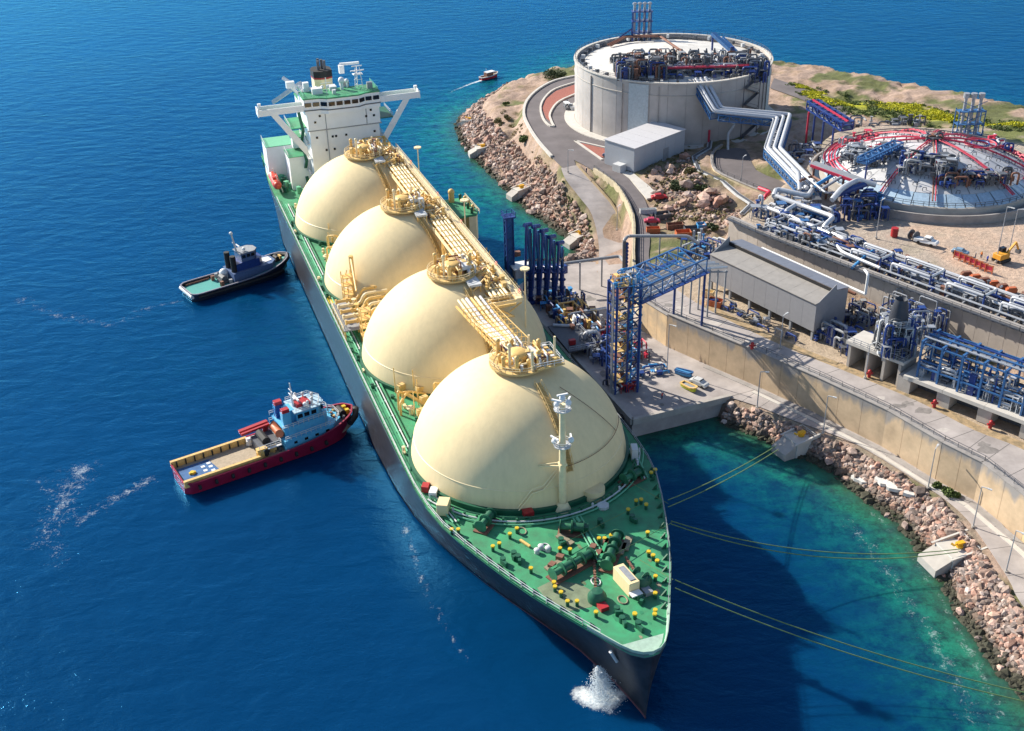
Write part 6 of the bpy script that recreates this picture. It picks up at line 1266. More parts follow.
# ================================================================== ROCKS
def ico():
    t = (1+5**.5)/2; v = np.array([(-1,t,0),(1,t,0),(-1,-t,0),(1,-t,0),(0,-1,t),(0,1,t),(0,-1,-t),(0,1,-t),(t,0,-1),(t,0,1),(-t,0,-1),(-t,0,1)], float); v /= np.linalg.norm(v[0])
    f = np.array([(0,11,5),(0,5,1),(0,1,7),(0,7,10),(0,10,11),(1,5,9),(5,11,4),(11,10,2),(10,7,6),(7,1,8),(3,9,4),(3,4,2),(3,2,6),(3,6,8),(3,8,9),(4,9,5),(2,4,11),(6,2,10),(8,6,7),(9,8,1)]); return v, f
IV, IF = ico()
RM = bpy.data.materials.new('shore_rock'); RM.use_nodes = True; n = RM.node_tree; b = n.nodes['Principled BSDF']; b.inputs['Roughness'].default_value = .88
at = n.nodes.new('ShaderNodeAttribute'); at.attribute_name = 'ground'; nz = n.nodes.new('ShaderNodeTexNoise'); nz.inputs['Scale'].default_value = 2.2; nz.inputs['Detail'].default_value = 7; tc = n.nodes.new('ShaderNodeTexCoord')
mp = n.nodes.new('ShaderNodeMapRange'); mp.inputs[1].default_value = .3; mp.inputs[2].default_value = .7; mp.inputs[3].default_value = .65; mp.inputs[4].default_value = 1.25; mx = n.nodes.new('ShaderNodeVectorMath'); mx.operation = 'SCALE'
n.links.new(tc.outputs['Object'], nz.inputs[0]); n.links.new(nz.outputs['Fac'], mp.inputs[0]); n.links.new(at.outputs['Color'], mx.inputs[0]); n.links.new(mp.outputs[0], mx.inputs['Scale']); n.links.new(mx.outputs[0], b.inputs['Base Color'])
bp = n.nodes.new('ShaderNodeBump'); bp.inputs['Strength'].default_value = .5; bp.inputs['Distance'].default_value = .15; n.links.new(nz.outputs['Fac'], bp.inputs['Height']); n.links.new(bp.outputs[0], b.inputs['Normal'])
PAL = np.array([(.46, .31, .24), (.36, .27, .23), (.52, .35, .285), (.24, .185, .165), (.44, .25, .19), (.54, .43, .38)])
def rock_col(z, k): 
    c = PAL[k]*rng.uniform(.45, 1.1, (len(k), 1)); wetk = np.clip(1-(z-.1)/1.0, 0, 1)[:, None]; return c*(1-wetk)+np.array([.05, .048, .03])*wetk
def rock_mesh(name, pos, size, flatz=.75):
    N = len(pos); V = IV[None]*(1+rng.uniform(-.28, .28, (N, 12, 1)))*size[:, None, None]*rng.uniform(.7, 1.35, (N, 1, 3)); V[:, :, 2] *= flatz
    a = rng.uniform(0, 6.28, N); c, s_ = np.cos(a)[:, None], np.sin(a)[:, None]; X = V[:, :, 0]*c-V[:, :, 1]*s_; Y = V[:, :, 0]*s_+V[:, :, 1]*c; tl = rng.uniform(-.5, .5, (N, 1)); V = np.stack([X+V[:, :, 2]*tl, Y, V[:, :, 2]-X*tl], 2)+pos[:, None, :]
    Fq = (IF[None]+np.arange(N)[:, None, None]*12).reshape(-1, 3); me = np_mesh(name, V.reshape(-1, 3), Fq, False)
    C_ = np.repeat(rock_col(pos[:, 2], rng.integers(0, len(PAL), N)), 12, 0); vcol(me, 'ground', C_); me.materials.append(RM); return me
flatG = flat.reshape(len(ys), len(xs)); sG = sdist.reshape(len(ys), len(xs))
def cand(N, x0, x1, y0, y1, fn):
    Q_ = np.stack([rng.uniform(x0, x1, N), rng.uniform(y0, y1, N)], 1); s_ = np.where(inside(Q_, CO), 1, -1)*seg_dist(Q_, CO); keep = fn(Q_, s_); return Q_[keep], s_[keep]
qz = np.array([(p[0], p[1]) for p in quay]); lrp = xy(lroad_out+lroad_in[::-1])
pav = [qz, lrp, np.array([(p[0], p[1]) for p in jct]), xy(lower_L+lower_R[::-1]), xy(upper_L+upper_R[::-1])]
def offpave(Q_, m_=.5):
    k = np.ones(len(Q_), bool)
    for A in pav: k &= ~(inside(Q_, A) | (seg_dist(Q_, A) < m_))
    return k
qa, sa_ = cand(150000, 40, 100, 90, 222, lambda Q_, s_: (s_ > -1.6) & (s_ < 6.3) & offpave(Q_, 1.2))
qb, sb_ = cand(130000, -25, 60, 270, 480, lambda Q_, s_: (s_ > -1.3) & (s_ < 9.5) & offpave(Q_, 1.4) & (rng.random(len(s_)) < np.where(Q_[:, 1] < 350, 1, .55)))
def put(Q_, s_, name, n_, lo_, hi_, loc_fn):
    k = rng.permutation(len(Q_))[:n_]; Q_ = Q_[k]; s_ = s_[k]; z = np.array([ground(x, y) for x, y in Q_]); size = lo_+(hi_-lo_)*1.5*rng.random(len(Q_))**2.2; size *= np.where(rng.random(len(Q_)) < .05, 1.6, 1)
    me = rock_mesh(name, np.column_stack([Q_, np.maximum(z, -.35)+size*.18]), size); o = bpy.data.objects.new(name, me); COL.objects.link(o); return o
for o, lab in ((put(qa, sa_, 'riprap', 9000, .26, .62, None), 'pinkish broken armour stone sloping from the coastal road to the green water'), (put(qb, sb_, 'riprap', 8500, .3, .75, None), 'broken armour stone round the rocky headland beyond the ship')):
    tag(o, lab, 'rocks', kind='stuff')
# larger boulders one by one
bm_src = []
for q in range(10):
    bm_src.append(rock_mesh('boulder', np.array([[0, 0, .3]]), np.array([1.0]), .8)); C_ = np.repeat(PAL[[q % len(PAL)]], 12, 0)
    a_ = bm_src[-1].color_attributes['ground']; a_.data.foreach_set('color', np.column_stack([C_, np.ones(12)]).astype(np.float32).ravel())
def boulders(Q_, n_, lo_, hi_, lab, grp, zoff=.25):
    k = rng.permutation(len(Q_))[:n_]
    for i in k:
        x, y = Q_[i]; z = ground(x, y); s_ = rng.uniform(lo_, hi_); o = bpy.data.objects.new('boulder', bm_src[rng.integers(10)]); COL.objects.link(o)
        o.location = (x, y, max(z, -.2)+zoff*s_*.3); o.scale = (s_, s_*rng.uniform(.6, 1), s_*rng.uniform(.55, .9)); o.rotation_euler = (0, 0, rng.uniform(0, 6)); tag(o, lab, 'boulder', grp)
boulders(qa[sa_ < 5], 40, .75, 1.15, 'large pinkish boulder among the armour stone below the coastal road', 'boulders below the coastal road')
boulders(qb[sb_ < 8], 60, 1.0, 1.9, 'large pale boulder on the rocky edge of the headland', 'boulders round the headland')
mnd = xy(UL([(655, 170), (688, 158), (700, 185), (735, 205), (748, 225), (700, 235), (690, 215), (664, 215), (650, 190)], 13.5)); Q_ = np.stack([rng.uniform(35, 75, 4000), rng.uniform(255, 345, 4000)], 1); Q_ = Q_[inside(Q_, mnd) & offpave(Q_, 1)]
boulders(Q_, 40, .7, 2.3, 'weathered boulder on the rough mound between the road and the ramp', 'boulders on the mound')
k = rng.permutation(len(Q_))[:700]; z = np.array([ground(x, y) for x, y in Q_[k]]); o = bpy.data.objects.new('rubble', rock_mesh('rubble', np.column_stack([Q_[k], z+.1]), rng.uniform(.2, .7, len(k)))); COL.objects.link(o); tag(o, 'loose rubble covering the rough mound beside the ramp', 'rubble', kind='stuff')

# ---- bushes: many small leaf faces
LEAF = mat('dark_olive_leaves', (.05, .075, .025), .7, var=.45, scale=1.5); LEAF2 = mat('dry_grass_tufts', (.20, .17, .07), .8, var=.4, scale=1); LEAFY = mat('yellow_flowering_scrub', (.52, .50, .02), .8, var=.35, scale=.8); LEAFG = mat('green_scrub', (.09, .13, .03), .8, var=.4, scale=1)
def leaf_mass(name, m_, centers, rads, per, leaf, parent=None):
    V = []; Fq = []
    for (c, r) in zip(centers, rads):
        u_ = rng.normal(size=(per, 3)); u_ /= np.linalg.norm(u_, axis=1)[:, None]; u_ *= rng.uniform(.45, 1.05, (per, 1)); p = np.array(c)+u_*np.array([r, r, r*.65]); p[:, 2] = np.maximum(p[:, 2], c[2]-r*.35)
        d1 = rng.normal(size=(per, 3)); d1 /= np.linalg.norm(d1, axis=1)[:, None]; d2 = np.cross(d1, rng.normal(size=(per, 3))); d2 /= np.linalg.norm(d2, axis=1)[:, None]
        V.append(np.stack([p-d1*leaf, p+d2*leaf*.6, p+d1*leaf, p-d2*leaf*.6], 1).reshape(-1, 3))
    V = np.concatenate(V); Fq = np.arange(len(V)).reshape(-1, 4); me = np_mesh(name, V, Fq, False); me.materials.append(m_); o = bpy.data.objects.new(name, me); COL.objects.link(o)
    if parent: o.parent = parent; ORG[o.name] = ORG[parent.name]
    return o
def bush(px, py, z, r, m_, label, k=5):
    g_ = U(px, py, z); z = ground(g_.x, g_.y); o = thing('bush', label, 'bush', (g_.x, g_.y, z)); cs = [(random.uniform(-r, r)*.6, random.uniform(-r, r)*.5, r*random.uniform(.3, .65)) for _ in range(k)]
    leaf_mass('foliage', m_, cs, [r*random.uniform(.4, .65) for _ in cs], 260, .3, o); MB().tube([(0, 0, -.3), (.1, 0, r*.4)], .12, 6).bar((0, 0, 0), (r*.3, 0, r*.5), .1).build('stem', BROWN, o)
bush(555, 74, 13, 4.6, LEAF, 'big dark rounded bush by the sea at the outer edge of the ring road', 8); bush(524, 139, 11, 2.4, LEAFG, 'green bush just below the bend of the ring road', 5); bush(572, 75, 14, 2.2, LEAF2, 'dry brownish shrub beside the big tank on the sea side', 4)
bush(500, 122, 9, 2.4, LEAF2, 'low olive shrub on the headland rocks above the outer dolphin', 4); bush(508, 118, 10, 1.8, LEAF2, 'small dry shrub beside the outer bend', 3); bush(506, 105, 10, 1.6, LEAFG, 'small green shrub near the headland tip', 3)
bush(676, 190, 14, 2.8, LEAF, 'dark shrub in the middle of the rough mound', 5); bush(690, 178, 14, 2.2, LEAF2, 'dry shrub high on the mound beneath the shed', 4); bush(700, 196, 13, 2.0, LEAF, 'shrub beside the earth track on the mound', 4); bush(712, 232, 13, 1.8, LEAF, 'dark shrub at the lower foot of the mound', 4); bush(950, 496, 4.3, 1.8, LEAFG, 'green shrub between the coastal road and the pale concrete patches', 4); bush(935, 487, 4.3, 1.2, LEAFG, 'small green tuft beside the last pale concrete patch', 3)
def scrub(poly_px, z, m_, n_, name, lab, r=(.5, 1.2), per=40):
    A = xy(UL(poly_px, z)); Q_ = np.stack([rng.uniform(A[:, 0].min(), A[:, 0].max(), n_*6), rng.uniform(A[:, 1].min(), A[:, 1].max(), n_*6)], 1); Q_ = Q_[inside(Q_, A)][:n_]
    Q_ = Q_[(fbm(Q_, 7, 77) > .42) & offpave(Q_, .8)]; cs = [(x, y, ground(x, y)+.15) for x, y in Q_]; o = leaf_mass(name, m_, cs, rng.uniform(*r, len(cs)), per, .26); tag(o, lab, 'scrub', kind='stuff')
for i, q in enumerate([[(795, 84), (830, 90), (855, 104), (830, 106), (805, 96)], [(872, 97), (905, 101), (945, 113), (965, 124), (930, 124), (885, 110)], [(975, 122), (1024, 128), (1050, 142), (1010, 145), (980, 134)]]):
    scrub(q, 14, LEAFY, 800, 'yellow_scrub', ['yellow flowering scrub beside the far road', 'yellow flowering scrub in the middle of the far shore', 'yellow flowering scrub at the right end of the far shore'][i])
scrub([(780, 80), (900, 100), (1024, 126), (1060, 150), (1000, 150), (930, 132), (850, 115), (805, 100)], 14, LEAFG, 1100, 'green_scrub', 'low green scrub along the far shore')
scrub([(563, 178), (580, 195), (596, 222), (592, 232), (572, 212), (556, 190)], 9, LEAFG, 200, 'roadside_grass', 'grass strip between the lower road and the headland rocks', (.3, .7), 25)
scrub([(500, 110), (520, 115), (530, 150), (555, 175), (545, 180), (515, 150), (498, 125)], 10, LEAF2, 160, 'dry_scrub', 'dry scrub on the headland slope under the ring road', (.4, 1.0), 30)
scrub([(640, 165), (690, 150), (705, 185), (745, 225), (700, 238), (655, 205)], 13, LEAF2, 420, 'dry_scrub', 'dry scrub on the rough mound', (.3, .9), 30)

# ================================================================== MOORING DOLPHINS
def dolphin(px, py, rz, label, s_=1., ztop=3.4, ramp_=True):
    g_ = U(px, py, ztop); o = thing('mooring_dolphin', label, 'mooring block', (g_.x, g_.y, 0), rz, 'concrete mooring blocks along the shore')
    MB().prism([(-2.6*s_, -2.4*s_), (2.4*s_, -2.2*s_), (2.4*s_, 2.2*s_), (-2.6*s_, 2.2*s_)], -1.2, ztop).build('block', CONCL, o, bevel=.08)
    MB().prism([(-5.4*s_, -2.2*s_), (-2.62*s_, -2.2*s_), (-2.62*s_, 2.2*s_), (-5.4*s_, 2.2*s_)], -1.2, [1.5, ztop-.4, ztop-.4, 1.5]).build('sloping_front', CONC, o)
    for y in (-2.35*s_, 2.35*s_): MB().add([(-3.2*s_, y-.2, ztop), (3.4*s_, y-.2, ztop), (3.4*s_, y-.2, ztop+1.0), (-3.2*s_, y+.2, ztop), (3.4*s_, y+.2, ztop), (3.4*s_, y+.2, ztop+1.0)], [(0,1,2), (5,4,3), (0,3,4,1), (1,4,5,2), (2,5,3,0)]).build('wing_wall', CONCL, o)
    MB().cyl((.3*s_, 0, ztop), .7, .5, 12).box((.3*s_, 0, ztop+.75), (1.6, .8, .6)).tube([(-.2, 0, ztop+.9), (-1.2, -.3, ztop+.9), (-1.5, .2, ztop+1.1)], .22, 6).build('mooring_hook', mat('orange_yellow_paint', (.75, .40, .02), .5), o)
    MB().rail([(2.2*s_, -2.2*s_, ztop), (2.2*s_, 2.2*s_, ztop)], 1.0, 1.2, .05).build('railing', OFFW, o); return o
dolphin(800, 436, .45, 'concrete mooring block with a yellow hook, nearer the quay of the pair', 1.0)
dolphin(958, 547, .3, 'concrete mooring block with a yellow hook, nearer the picture edge of the pair', 1.15)
dolphin(469, 120, -.6, 'outermost concrete mooring block at the tip of the headland', .85, 3.2); dolphin(482, 147, .2, 'second concrete mooring block from the headland tip', .9, 3.2); dolphin(521, 188, .5, 'lower of the two neighbouring mooring blocks in the middle of the headland shore', .85, 3.2); dolphin(536, 175, .5, 'upper of the two neighbouring mooring blocks in the middle of the headland shore', .7, 4.4); dolphin(580, 234, .5, 'concrete mooring block nearest the loading arms', .9, 3.2)
p_ = UL([(557, 180), (566, 174), (578, 172)], 10); o = thing('retaining_strip', 'pale curved concrete footpath from the lower road to the mooring block', 'path', tuple(p_[0])); mb = MB()
for a, b2 in zip(p_, p_[1:]): mb.bar((a.x, a.y, a.z), (b2.x, b2.y, b2.z+1), 1.4, .6)
mb.build('path_slab', CONCL, o, world=True)
for i, (px, py, rx) in enumerate([(884, 468, 2.6), (903, 476, 2.2), (913, 482, 2.4), (928, 490, 1.7)]):   # poured concrete patches
    g_ = U(px-15, py-3, 4.5); a_ = [(g_.x+rx*(1+.25*math.sin(3*t+i))*math.cos(t), g_.y+rx*.75*(1+.2*math.cos(2*t+i))*math.sin(t)) for t in np.linspace(0, 6.28, 15)[:-1]]; gz = ground(g_.x, g_.y)
    o = MB().prism(a_, gz-.6, gz+.1).build('concrete_patch', mat('white_concrete', (.62, .60, .57), .8)); tag(o, ['largest splash of pale poured concrete beside the coastal road, nearest the quay', 'second pale poured concrete patch from the quay', 'third pale poured concrete patch from the quay', 'small last pale poured concrete patch, next to the green shrub'][i], 'concrete patch')

# ================================================================== TUGS AND THE SMALL BOAT
def boat_hull(o, L, B, fb, bowrise, mh, mdeck, keel=-1., bulw=.9, name='hull', sternround=.15):
    X = np.concatenate([np.linspace(-L/2, -L/2+1.5, 3), np.linspace(-L/2+3, L/2-L*.3, 6), np.linspace(L/2-L*.24, L/2, 9)])
    def hb(x):
        t = max(0, (x-(L/2-L*.36))/(L*.36)); v = B/2*math.sqrt(max(0, 1-t**2.3)); ts = max(0, (-L/2+2-x)/2); return max(.02, v*(1-.22*ts*ts-sternround*.3*ts))
    sh = lambda x: fb+bowrise*max(0, (x+L*.05)/(L*.55))**2
    k0 = 0; mb = MB(); lv = 5
    for sg in (-1, 1):
        base = len(mb.v)
        for j in range(lv):
            f = j/(lv-1)
            for x in X: z = keel+(sh(x)+bulw-keel)*f; fl_ = .82+.18*f; xx = x-(1-f)*.06*L*max(0, x/(L/2))**3; mb.v.append((xx, sg*hb(x)*fl_, z))
        n_ = len(X)
        for j in range(lv-1):
            for i in range(n_-1):
                f_ = (base+j*n_+i, base+j*n_+i+1, base+(j+1)*n_+i+1, base+(j+1)*n_+i); mb.f.append(f_ if sg < 0 else f_[::-1])
    tr = [(-L/2, sg*hb(-L/2)*(.82+.18*j/(lv-1)), keel+(sh(-L/2)+bulw-keel)*j/(lv-1)) for j in range(lv) for sg in (-1, 1)]; k0 = len(mb.v); mb.v += tr; mb.f += [(k0+2*j, k0+2*j+2, k0+2*j+3, k0+2*j+1) for j in range(lv-1)]
    h_ = mb.build(name, mh, o, smooth=True)
    dk_ = MB(); poly = [(x-.4*max(0, x/(L/2))**3, -hb(x)*.86) for x in X]+[(x-.4*max(0, x/(L/2))**3, hb(x)*.86) for x in X[::-1]]; dk_.prism(poly, [fb-.4]*len(poly), [sh(p[0]) for p in poly]); dk_.build('deck', mdeck, o)
    mb = MB(); ring = [(x, -hb(x)) for x in X]+[(x, hb(x)) for x in X[::-1]]; ring.append(ring[0])
    for (x0, y0), (x1, y1) in zip(ring, ring[1:]): mb.bar((x0, y0*.985, sh(x0)+bulw), (x1, y1*.985, sh(x1)+bulw), .35, .25)
    return h_, mb, hb, sh
def place(a_px, b_px):
    a, b2 = U(*a_px, 0), U(*b_px, 0); d = b2-a; return (a+b2)/2, math.atan2(d.y, d.x), d.length
c, rz, L = place((182, 485), (352, 427)); L = 39.5
rb = thing('supply_tug', 'long red supply tug with a pale work deck and bright blue wheelhouse nosing the carrier', 'tug', (c.x, c.y, 0), rz)
RB = mat('crimson_hull_paint', (.30, .012, .045), .4, var=.2, scale=.5); BH = mat('sky_blue_paint', (.10, .42, .66), .45, var=.1)
h_, mb, hb, sh = boat_hull(rb, L, 10.6, 2.0, 2.6, RB, WOOD); mb.build('bulwark_cap', RB, rb)
MB().prism([(-19.0, -3.6), (-9.2, -3.6), (-9.2, 2.8), (-19.0, 2.8)], 2.0, 2.12).build('blue_deck_panel', BLUE, rb); mb = MB()
for x, y in ((-12.8, -1.6), (-12.8, 0), (-12.8, 1.4), (-14.2, -.8), (-14.2, .8)): MB().box((x, y, 2.13), (.8, .7, .06)).build('white_deck_mark', WHITE, rb)
MB().cyl((-16.8, -.4, 2.1), .5, .5, 10).box((-16.8, -.4, 2.3), (1.4, .5, .4)).build('tow_pin', BRIGHTY, rb)
for sg in (-1, 1):
    MB().box((-11.5, sg*4.3, 2.75), (16.5, .7, 1.5)).build('cargo_rail', mat('ochre_rail_paint', (.62, .40, .14), .6, var=.2), rb); mb = MB()
    for q in range(9): mb.box((-18.6+q*1.9, sg*3.85, 2.7), (.25, .3, 1.4))
    mb.build('rail_stanchion', BLACK, rb)
for y in np.arange(-3, 3.4, .8): MB().box((-6.6, y, 2.04), (8.8, .74, .06)).build('deck_plank', WOOD, rb)
MB().box((-.6, 0, 3.2), (4.6, 5.0, 2.4)).build('winch_house', DGREY, rb); MB().tube([(-1, -2, 4.9), (-1, 2, 4.9)], .9, 12).build('tow_winch', BLACK, rb); MB().box((-2.6, -3.2, 3.4), (2.2, 1.2, 2.2)).build('yellow_locker', YEL, rb); MB().box((-2.6, 3.0, 3.0), (2, 1.4, 1.4)).build('white_locker', WHITE, rb)
MB().rail([(-3.2, -3.8, 4.2), (1.6, -3.8, 4.2), (1.6, 3.8, 4.2)], 1.1, 1.2, .06).box((-.4, -3.6, 4.1), (4.2, .6, .15)).build('winch_platform', OFFW, rb)
MB().bar((-4.6, 4.2, 5.2), (1.8, 4.2, 5.6), .9, .7).bar((-4.6, 3.0, 5.2), (1.8, 3.0, 5.6), .5, .5).cyl((1.0, 3.7, 2), .7, 3.6, 10).build('deck_crane', RED, rb)
MB().prism([(2.2, -4.5), (13.5, -3.9), (16, -2), (16, 2), (13.5, 3.9), (2.2, 4.5)], 2.2, 4.9).build('lower_house', BH, rb); MB().prism([(3.6, -3.4), (12, -3.1), (13.2, -1.6), (13.2, 1.6), (12, 3.1), (3.6, 3.4)], 4.9, 7.2).build('middle_house', BH, rb)
wh = MB().prism([(6.0, -2.8), (11, -2.8), (12.4, -1.3), (12.4, 1.3), (11, 2.8), (6.0, 2.8)], 7.2, 9.7).build('wheelhouse', BH, rb); MB().prism([(5.6, -3.0), (11.2, -3.0), (12.8, -1.4), (12.8, 1.4), (11.2, 3.0), (5.6, 3.0)], 9.7, 9.95).build('wheelhouse_roof', mat('pale_blue_roof_paint', (.35, .50, .62), .6), wh)
for y in (-1.7, 0, 1.7): MB().box((12.42 if abs(y) < 1 else 12.0, y, 8.8), (.15, 1.1, .9), (0 if abs(y) < 1 else .6*np.sign(y)*-1)).build('window', GLASS, wh)
for x in (6.8, 8.3, 9.9):
    for sg in (-1, 1): MB().box((x, sg*2.82, 8.8), (1.1, .12, .9)).build('window', GLASS, wh)
for x in (4.5, 7, 9.5, 12): MB().box((x, -4.42+.05*(x-2), 3.9), (.8, .2, .6)).build('porthole', GLASS, rb)
for sg in (-1, 1): MB().prism([(3.0, sg*2.0-.7), (4.8, sg*2.0-.7), (4.8, sg*2.0+.7), (3.0, sg*2.0+.7)], 4.9, 10.4).build('exhaust_funnel', BH if sg < 0 else DBLUE, rb); MB().prism([(3.1, sg*2.0-.6), (4.7, sg*2.0-.6), (4.7, sg*2.0+.6), (3.1, sg*2.0+.6)], 10.4, 11.2).build('funnel_top', RED, rb)
MB().box((8.4, 0, 10.3), (3.2, 2.6, .7)).build('roof_housing', RED, wh); MB().prism([(2.6, -3.2), (5.8, -3.2), (5.8, 3.2), (2.6, 3.2)], 7.0, 7.4).build('boat_deck', BH, rb); MB().box((5.2, 0, 8.6), (1.8, 3.0, 2.8)).build('upper_casing', BH, rb); MB().rail([(2.4, -3.8, 7.2), (13, -3.2, 7.2), (13.8, 0, 7.2), (13, 3.2, 7.2), (2.4, 3.8, 7.2)], 1, 1.1, .06).rail([(6, -2.9, 9.9), (11, -2.9, 9.9), (12.5, 0, 9.9), (11, 2.9, 9.9), (6, 2.9, 9.9)], .9, 1.1, .05).rail([(2.4, -4.6, 5.0), (14, -4, 5.0), (16, -1.5, 5.0), (16, 1.5, 5.0), (14, 4, 5.0), (2.4, 4.6, 5.0)], 1, 1.1, .06).build('house_railing', OFFW, rb)
_q = random.Random(3)
for q in range(22): MB().box((_q.uniform(-3.5, 2), _q.uniform(-4, 4), 2.6+_q.random()), (_q.uniform(.4, 1.1), _q.uniform(.3, .8), _q.uniform(.6, 1.6)), q).build('deck_gear', [DGREY, OFFW, BROWN, YEL, BLACK, RED][q % 6], rb)
for q in range(8): MB().box((_q.uniform(13.5, 17.5), _q.uniform(-2.6, 2.6), 4.7), (.6, .5, 1.0), q).build('bow_gear', [DGREY, YEL, BROWN, BLACK][q % 4], rb)
MB().tube([(1.9, -2.4, 5.9), (2.2, -2.0, 5.6), (2.2, 2.0, 5.6), (1.9, 2.4, 5.9)], .9, 10).build('rescue_boat', ORANGE, rb, smooth=True)
ms = MB().tube([(6.6, 0, 9.9), (6.4, 0, 15.6)], .28, 8, .12).bar((6.5, -1.6, 12.4), (6.5, 1.6, 12.4), .18).bar((6.4, -1.0, 13.8), (6.4, 1.0, 13.8), .14).build('mast', WHITE, rb); MB().bar((7.4, -1.3, 11.6), (7.4, 1.3, 11.6), .35).sphere((7.4, 1.4, 10.8), .55, 10, 6).sphere((8.6, -1.6, 10.5), .5, 10, 6).build('radar', WHITE, ms)
for x, y in ((9.5, 1.6), (10.3, -1.4), (8.0, 2.2), (11, .3), (9, -2.3)): MB().cyl((x, y, 9.95), .2, 1.3, 6).sphere((x, y, 11.3), .36, 8, 6).build('roof_monitor', OFFW, rb)
MB().tube([(17, -1.3, 5.0), (17, 1.3, 5.0)], .8, 12).box((16.9, 0, 4.4), (1.8, 3.2, .5)).build('bow_winch', BLACK, rb); MB().box((18.2, -.8, 4.9), (.8, .8, 1.2)).build('tow_post', BRIGHTY, rb); MB().box((18.2, .9, 4.9), (.8, .8, 1.2)).build('tow_post', BRIGHTY, rb)
MB().tube([(17.4, -3.6, 3.6), (19.4, -2.2, 4.0), (20.6, 0, 4.2), (19.4, 2.2, 4.0), (17.4, 3.6, 3.6)], .7, 10).build('bow_fender', BLACK, rb, smooth=True)
for q in range(9): x = -17+q*3.5; y = -hb(x)*.97-.1; MB().tube([(x-.25, y, 1.6), (x+.25, y, 1.6)], .55, 10).build('tyre_fender', BLACK, rb); MB().tube([(x-.25, -y, 1.6), (x+.25, -y, 1.6)], .55, 10).build('tyre_fender', BLACK, rb)
c, rz, L = place((190, 297), (286, 268)); L = 31
dt = thing('harbour_tug', 'black harbour tug with a teal aft deck and dark blue wheelhouse beside the ship', 'tug', (c.x, c.y, 0), rz)
NV = mat('navy_black_hull_paint', (.018, .022, .04), .4); TEAL = mat('teal_deck_paint', (.05, .30, .27), .6, var=.1); h_, mb, hb, sh = boat_hull(dt, L, 10.0, 1.6, 2.2, NV, TEAL, bulw=.8); mb.build('bulwark_cap', mat('mauve_grey_paint', (.22, .21, .26), .6), dt)
MB().tube([(x, -hb(x)-.1, 1.5) for x in np.linspace(-14, 12, 12)], .4, 8).tube([(x, hb(x)+.1, 1.5) for x in np.linspace(-14, 12, 12)], .4, 8).build('rubbing_fender', BLACK, dt, smooth=True)
MB().tube([(-15.3, y, 1.6) for y in (-4, 0, 4)], .6, 8).build('stern_fender', OFFW, dt); MB().tube([(13, -3.0, 3.4), (14.6, -1.6, 3.7), (15.5, 0, 3.9), (14.6, 1.6, 3.7), (13, 3.0, 3.4)], .7, 10).build('bow_fender', BLACK, dt, smooth=True)
MB().prism([(-2.6, -3.6), (9.2, -3.3), (11, -1.5), (11, 1.5), (9.2, 3.3), (-2.6, 3.6)], 1.6, 4.4).build('lower_house', mat('slate_blue_paint', (.08, .13, .26), .5), dt); MB().prism([(-1, -2.6), (6, -2.5), (7.2, -1.2), (7.2, 1.2), (6, 2.5), (-1, 2.6)], 4.4, 6.6).build('middle_house', DBLUE, dt)
MB().prism([(7.3, -1.8), (10.2, -1.3), (10.2, 1.3), (7.3, 1.8)], 4.4, 4.5).build('white_deck_mark', WHITE, dt)
wh = MB().prism([(.8, -2.2), (4.6, -2.2), (5.8, -1), (5.8, 1), (4.6, 2.2), (.8, 2.2)], 6.6, 9.0).build('wheelhouse', mat('slate_blue_paint', ()), dt); MB().prism([(.5, -2.4), (4.8, -2.4), (6.1, -1.1), (6.1, 1.1), (4.8, 2.4), (.5, 2.4)], 9.0, 9.2).build('wheelhouse_roof', GREY, wh)
for x in (1.6, 3.0, 4.3):
    for sg in (-1, 1): MB().box((x, sg*2.22, 8.1), (1.0, .12, .9)).build('window', GLASS, wh)
for y in (-.6, .6): MB().box((5.82, y, 8.1), (.12, .9, .9)).build('window', GLASS, wh)
for sg in (-1, 1): MB().cyl((-1.6, sg*1.9, 4.4), .8, 4.6, 12).build('exhaust_funnel', BLACK, dt, smooth=True)
ms = MB().tube([(.6, 0, 9.2), (-.2, 0, 14.8)], .32, 8, .22).bar((.3, -1.2, 11.6), (.3, 1.2, 11.6), .2).build('mast', OFFW, dt); MB().bar((1.2, -1.1, 10.8), (1.2, 1.1, 10.8), .3).sphere((2.4, -1.0, 9.8), .5, 10, 6).sphere((-.2, 0, 14.8), .5, 8, 6).build('radar', WHITE, ms)
MB().sphere((-3.6, 1.2, 3.6), 1.2, 12, 8).box((-3.6, 1.2, 2.4), (1.6, 1.6, 1.6)).build('deck_monitor', WHITE, dt, smooth=True); MB().tube([(-4.6, -1.6, 2.9), (-4.6, 1.0, 2.9)], .9, 12).box((-4.6, -.3, 2.0), (2.2, 3.4, .8)).build('tow_winch', DGREY, dt)
for x, y in ((-6, -2.6), (-6.4, 2.6), (-3.5, -2.9), (-5, 3.4)): MB().box((x, y, 2.3), (.9, .8, 1.4), x).build('deck_locker', [BROWN, GREY][int(x) % 2], dt)
for sg in (-1, 1): MB().tube([(x, sg*(hb(x)-.9), 1.8) for x in np.linspace(-14, -7, 5)], .3, 6).build('deck_rail', BROWN, dt)
MB().tube([(12, -1, 4.1), (12, 1, 4.1)], .6, 10).box((12, 0, 3.6), (1.3, 2.4, .5)).build('bow_winch', BLACK, dt); MB().box((13.2, 0, 4.0), (.6, 1.4, 1.0)).build('tow_post', YEL, dt)
c, rz, L = place((481, 80), (497, 76)); fbt = thing('small_motor_boat', 'tiny red motor boat with a white roof trailing a wake beyond the headland', 'boat', (c.x, c.y, 0), rz)
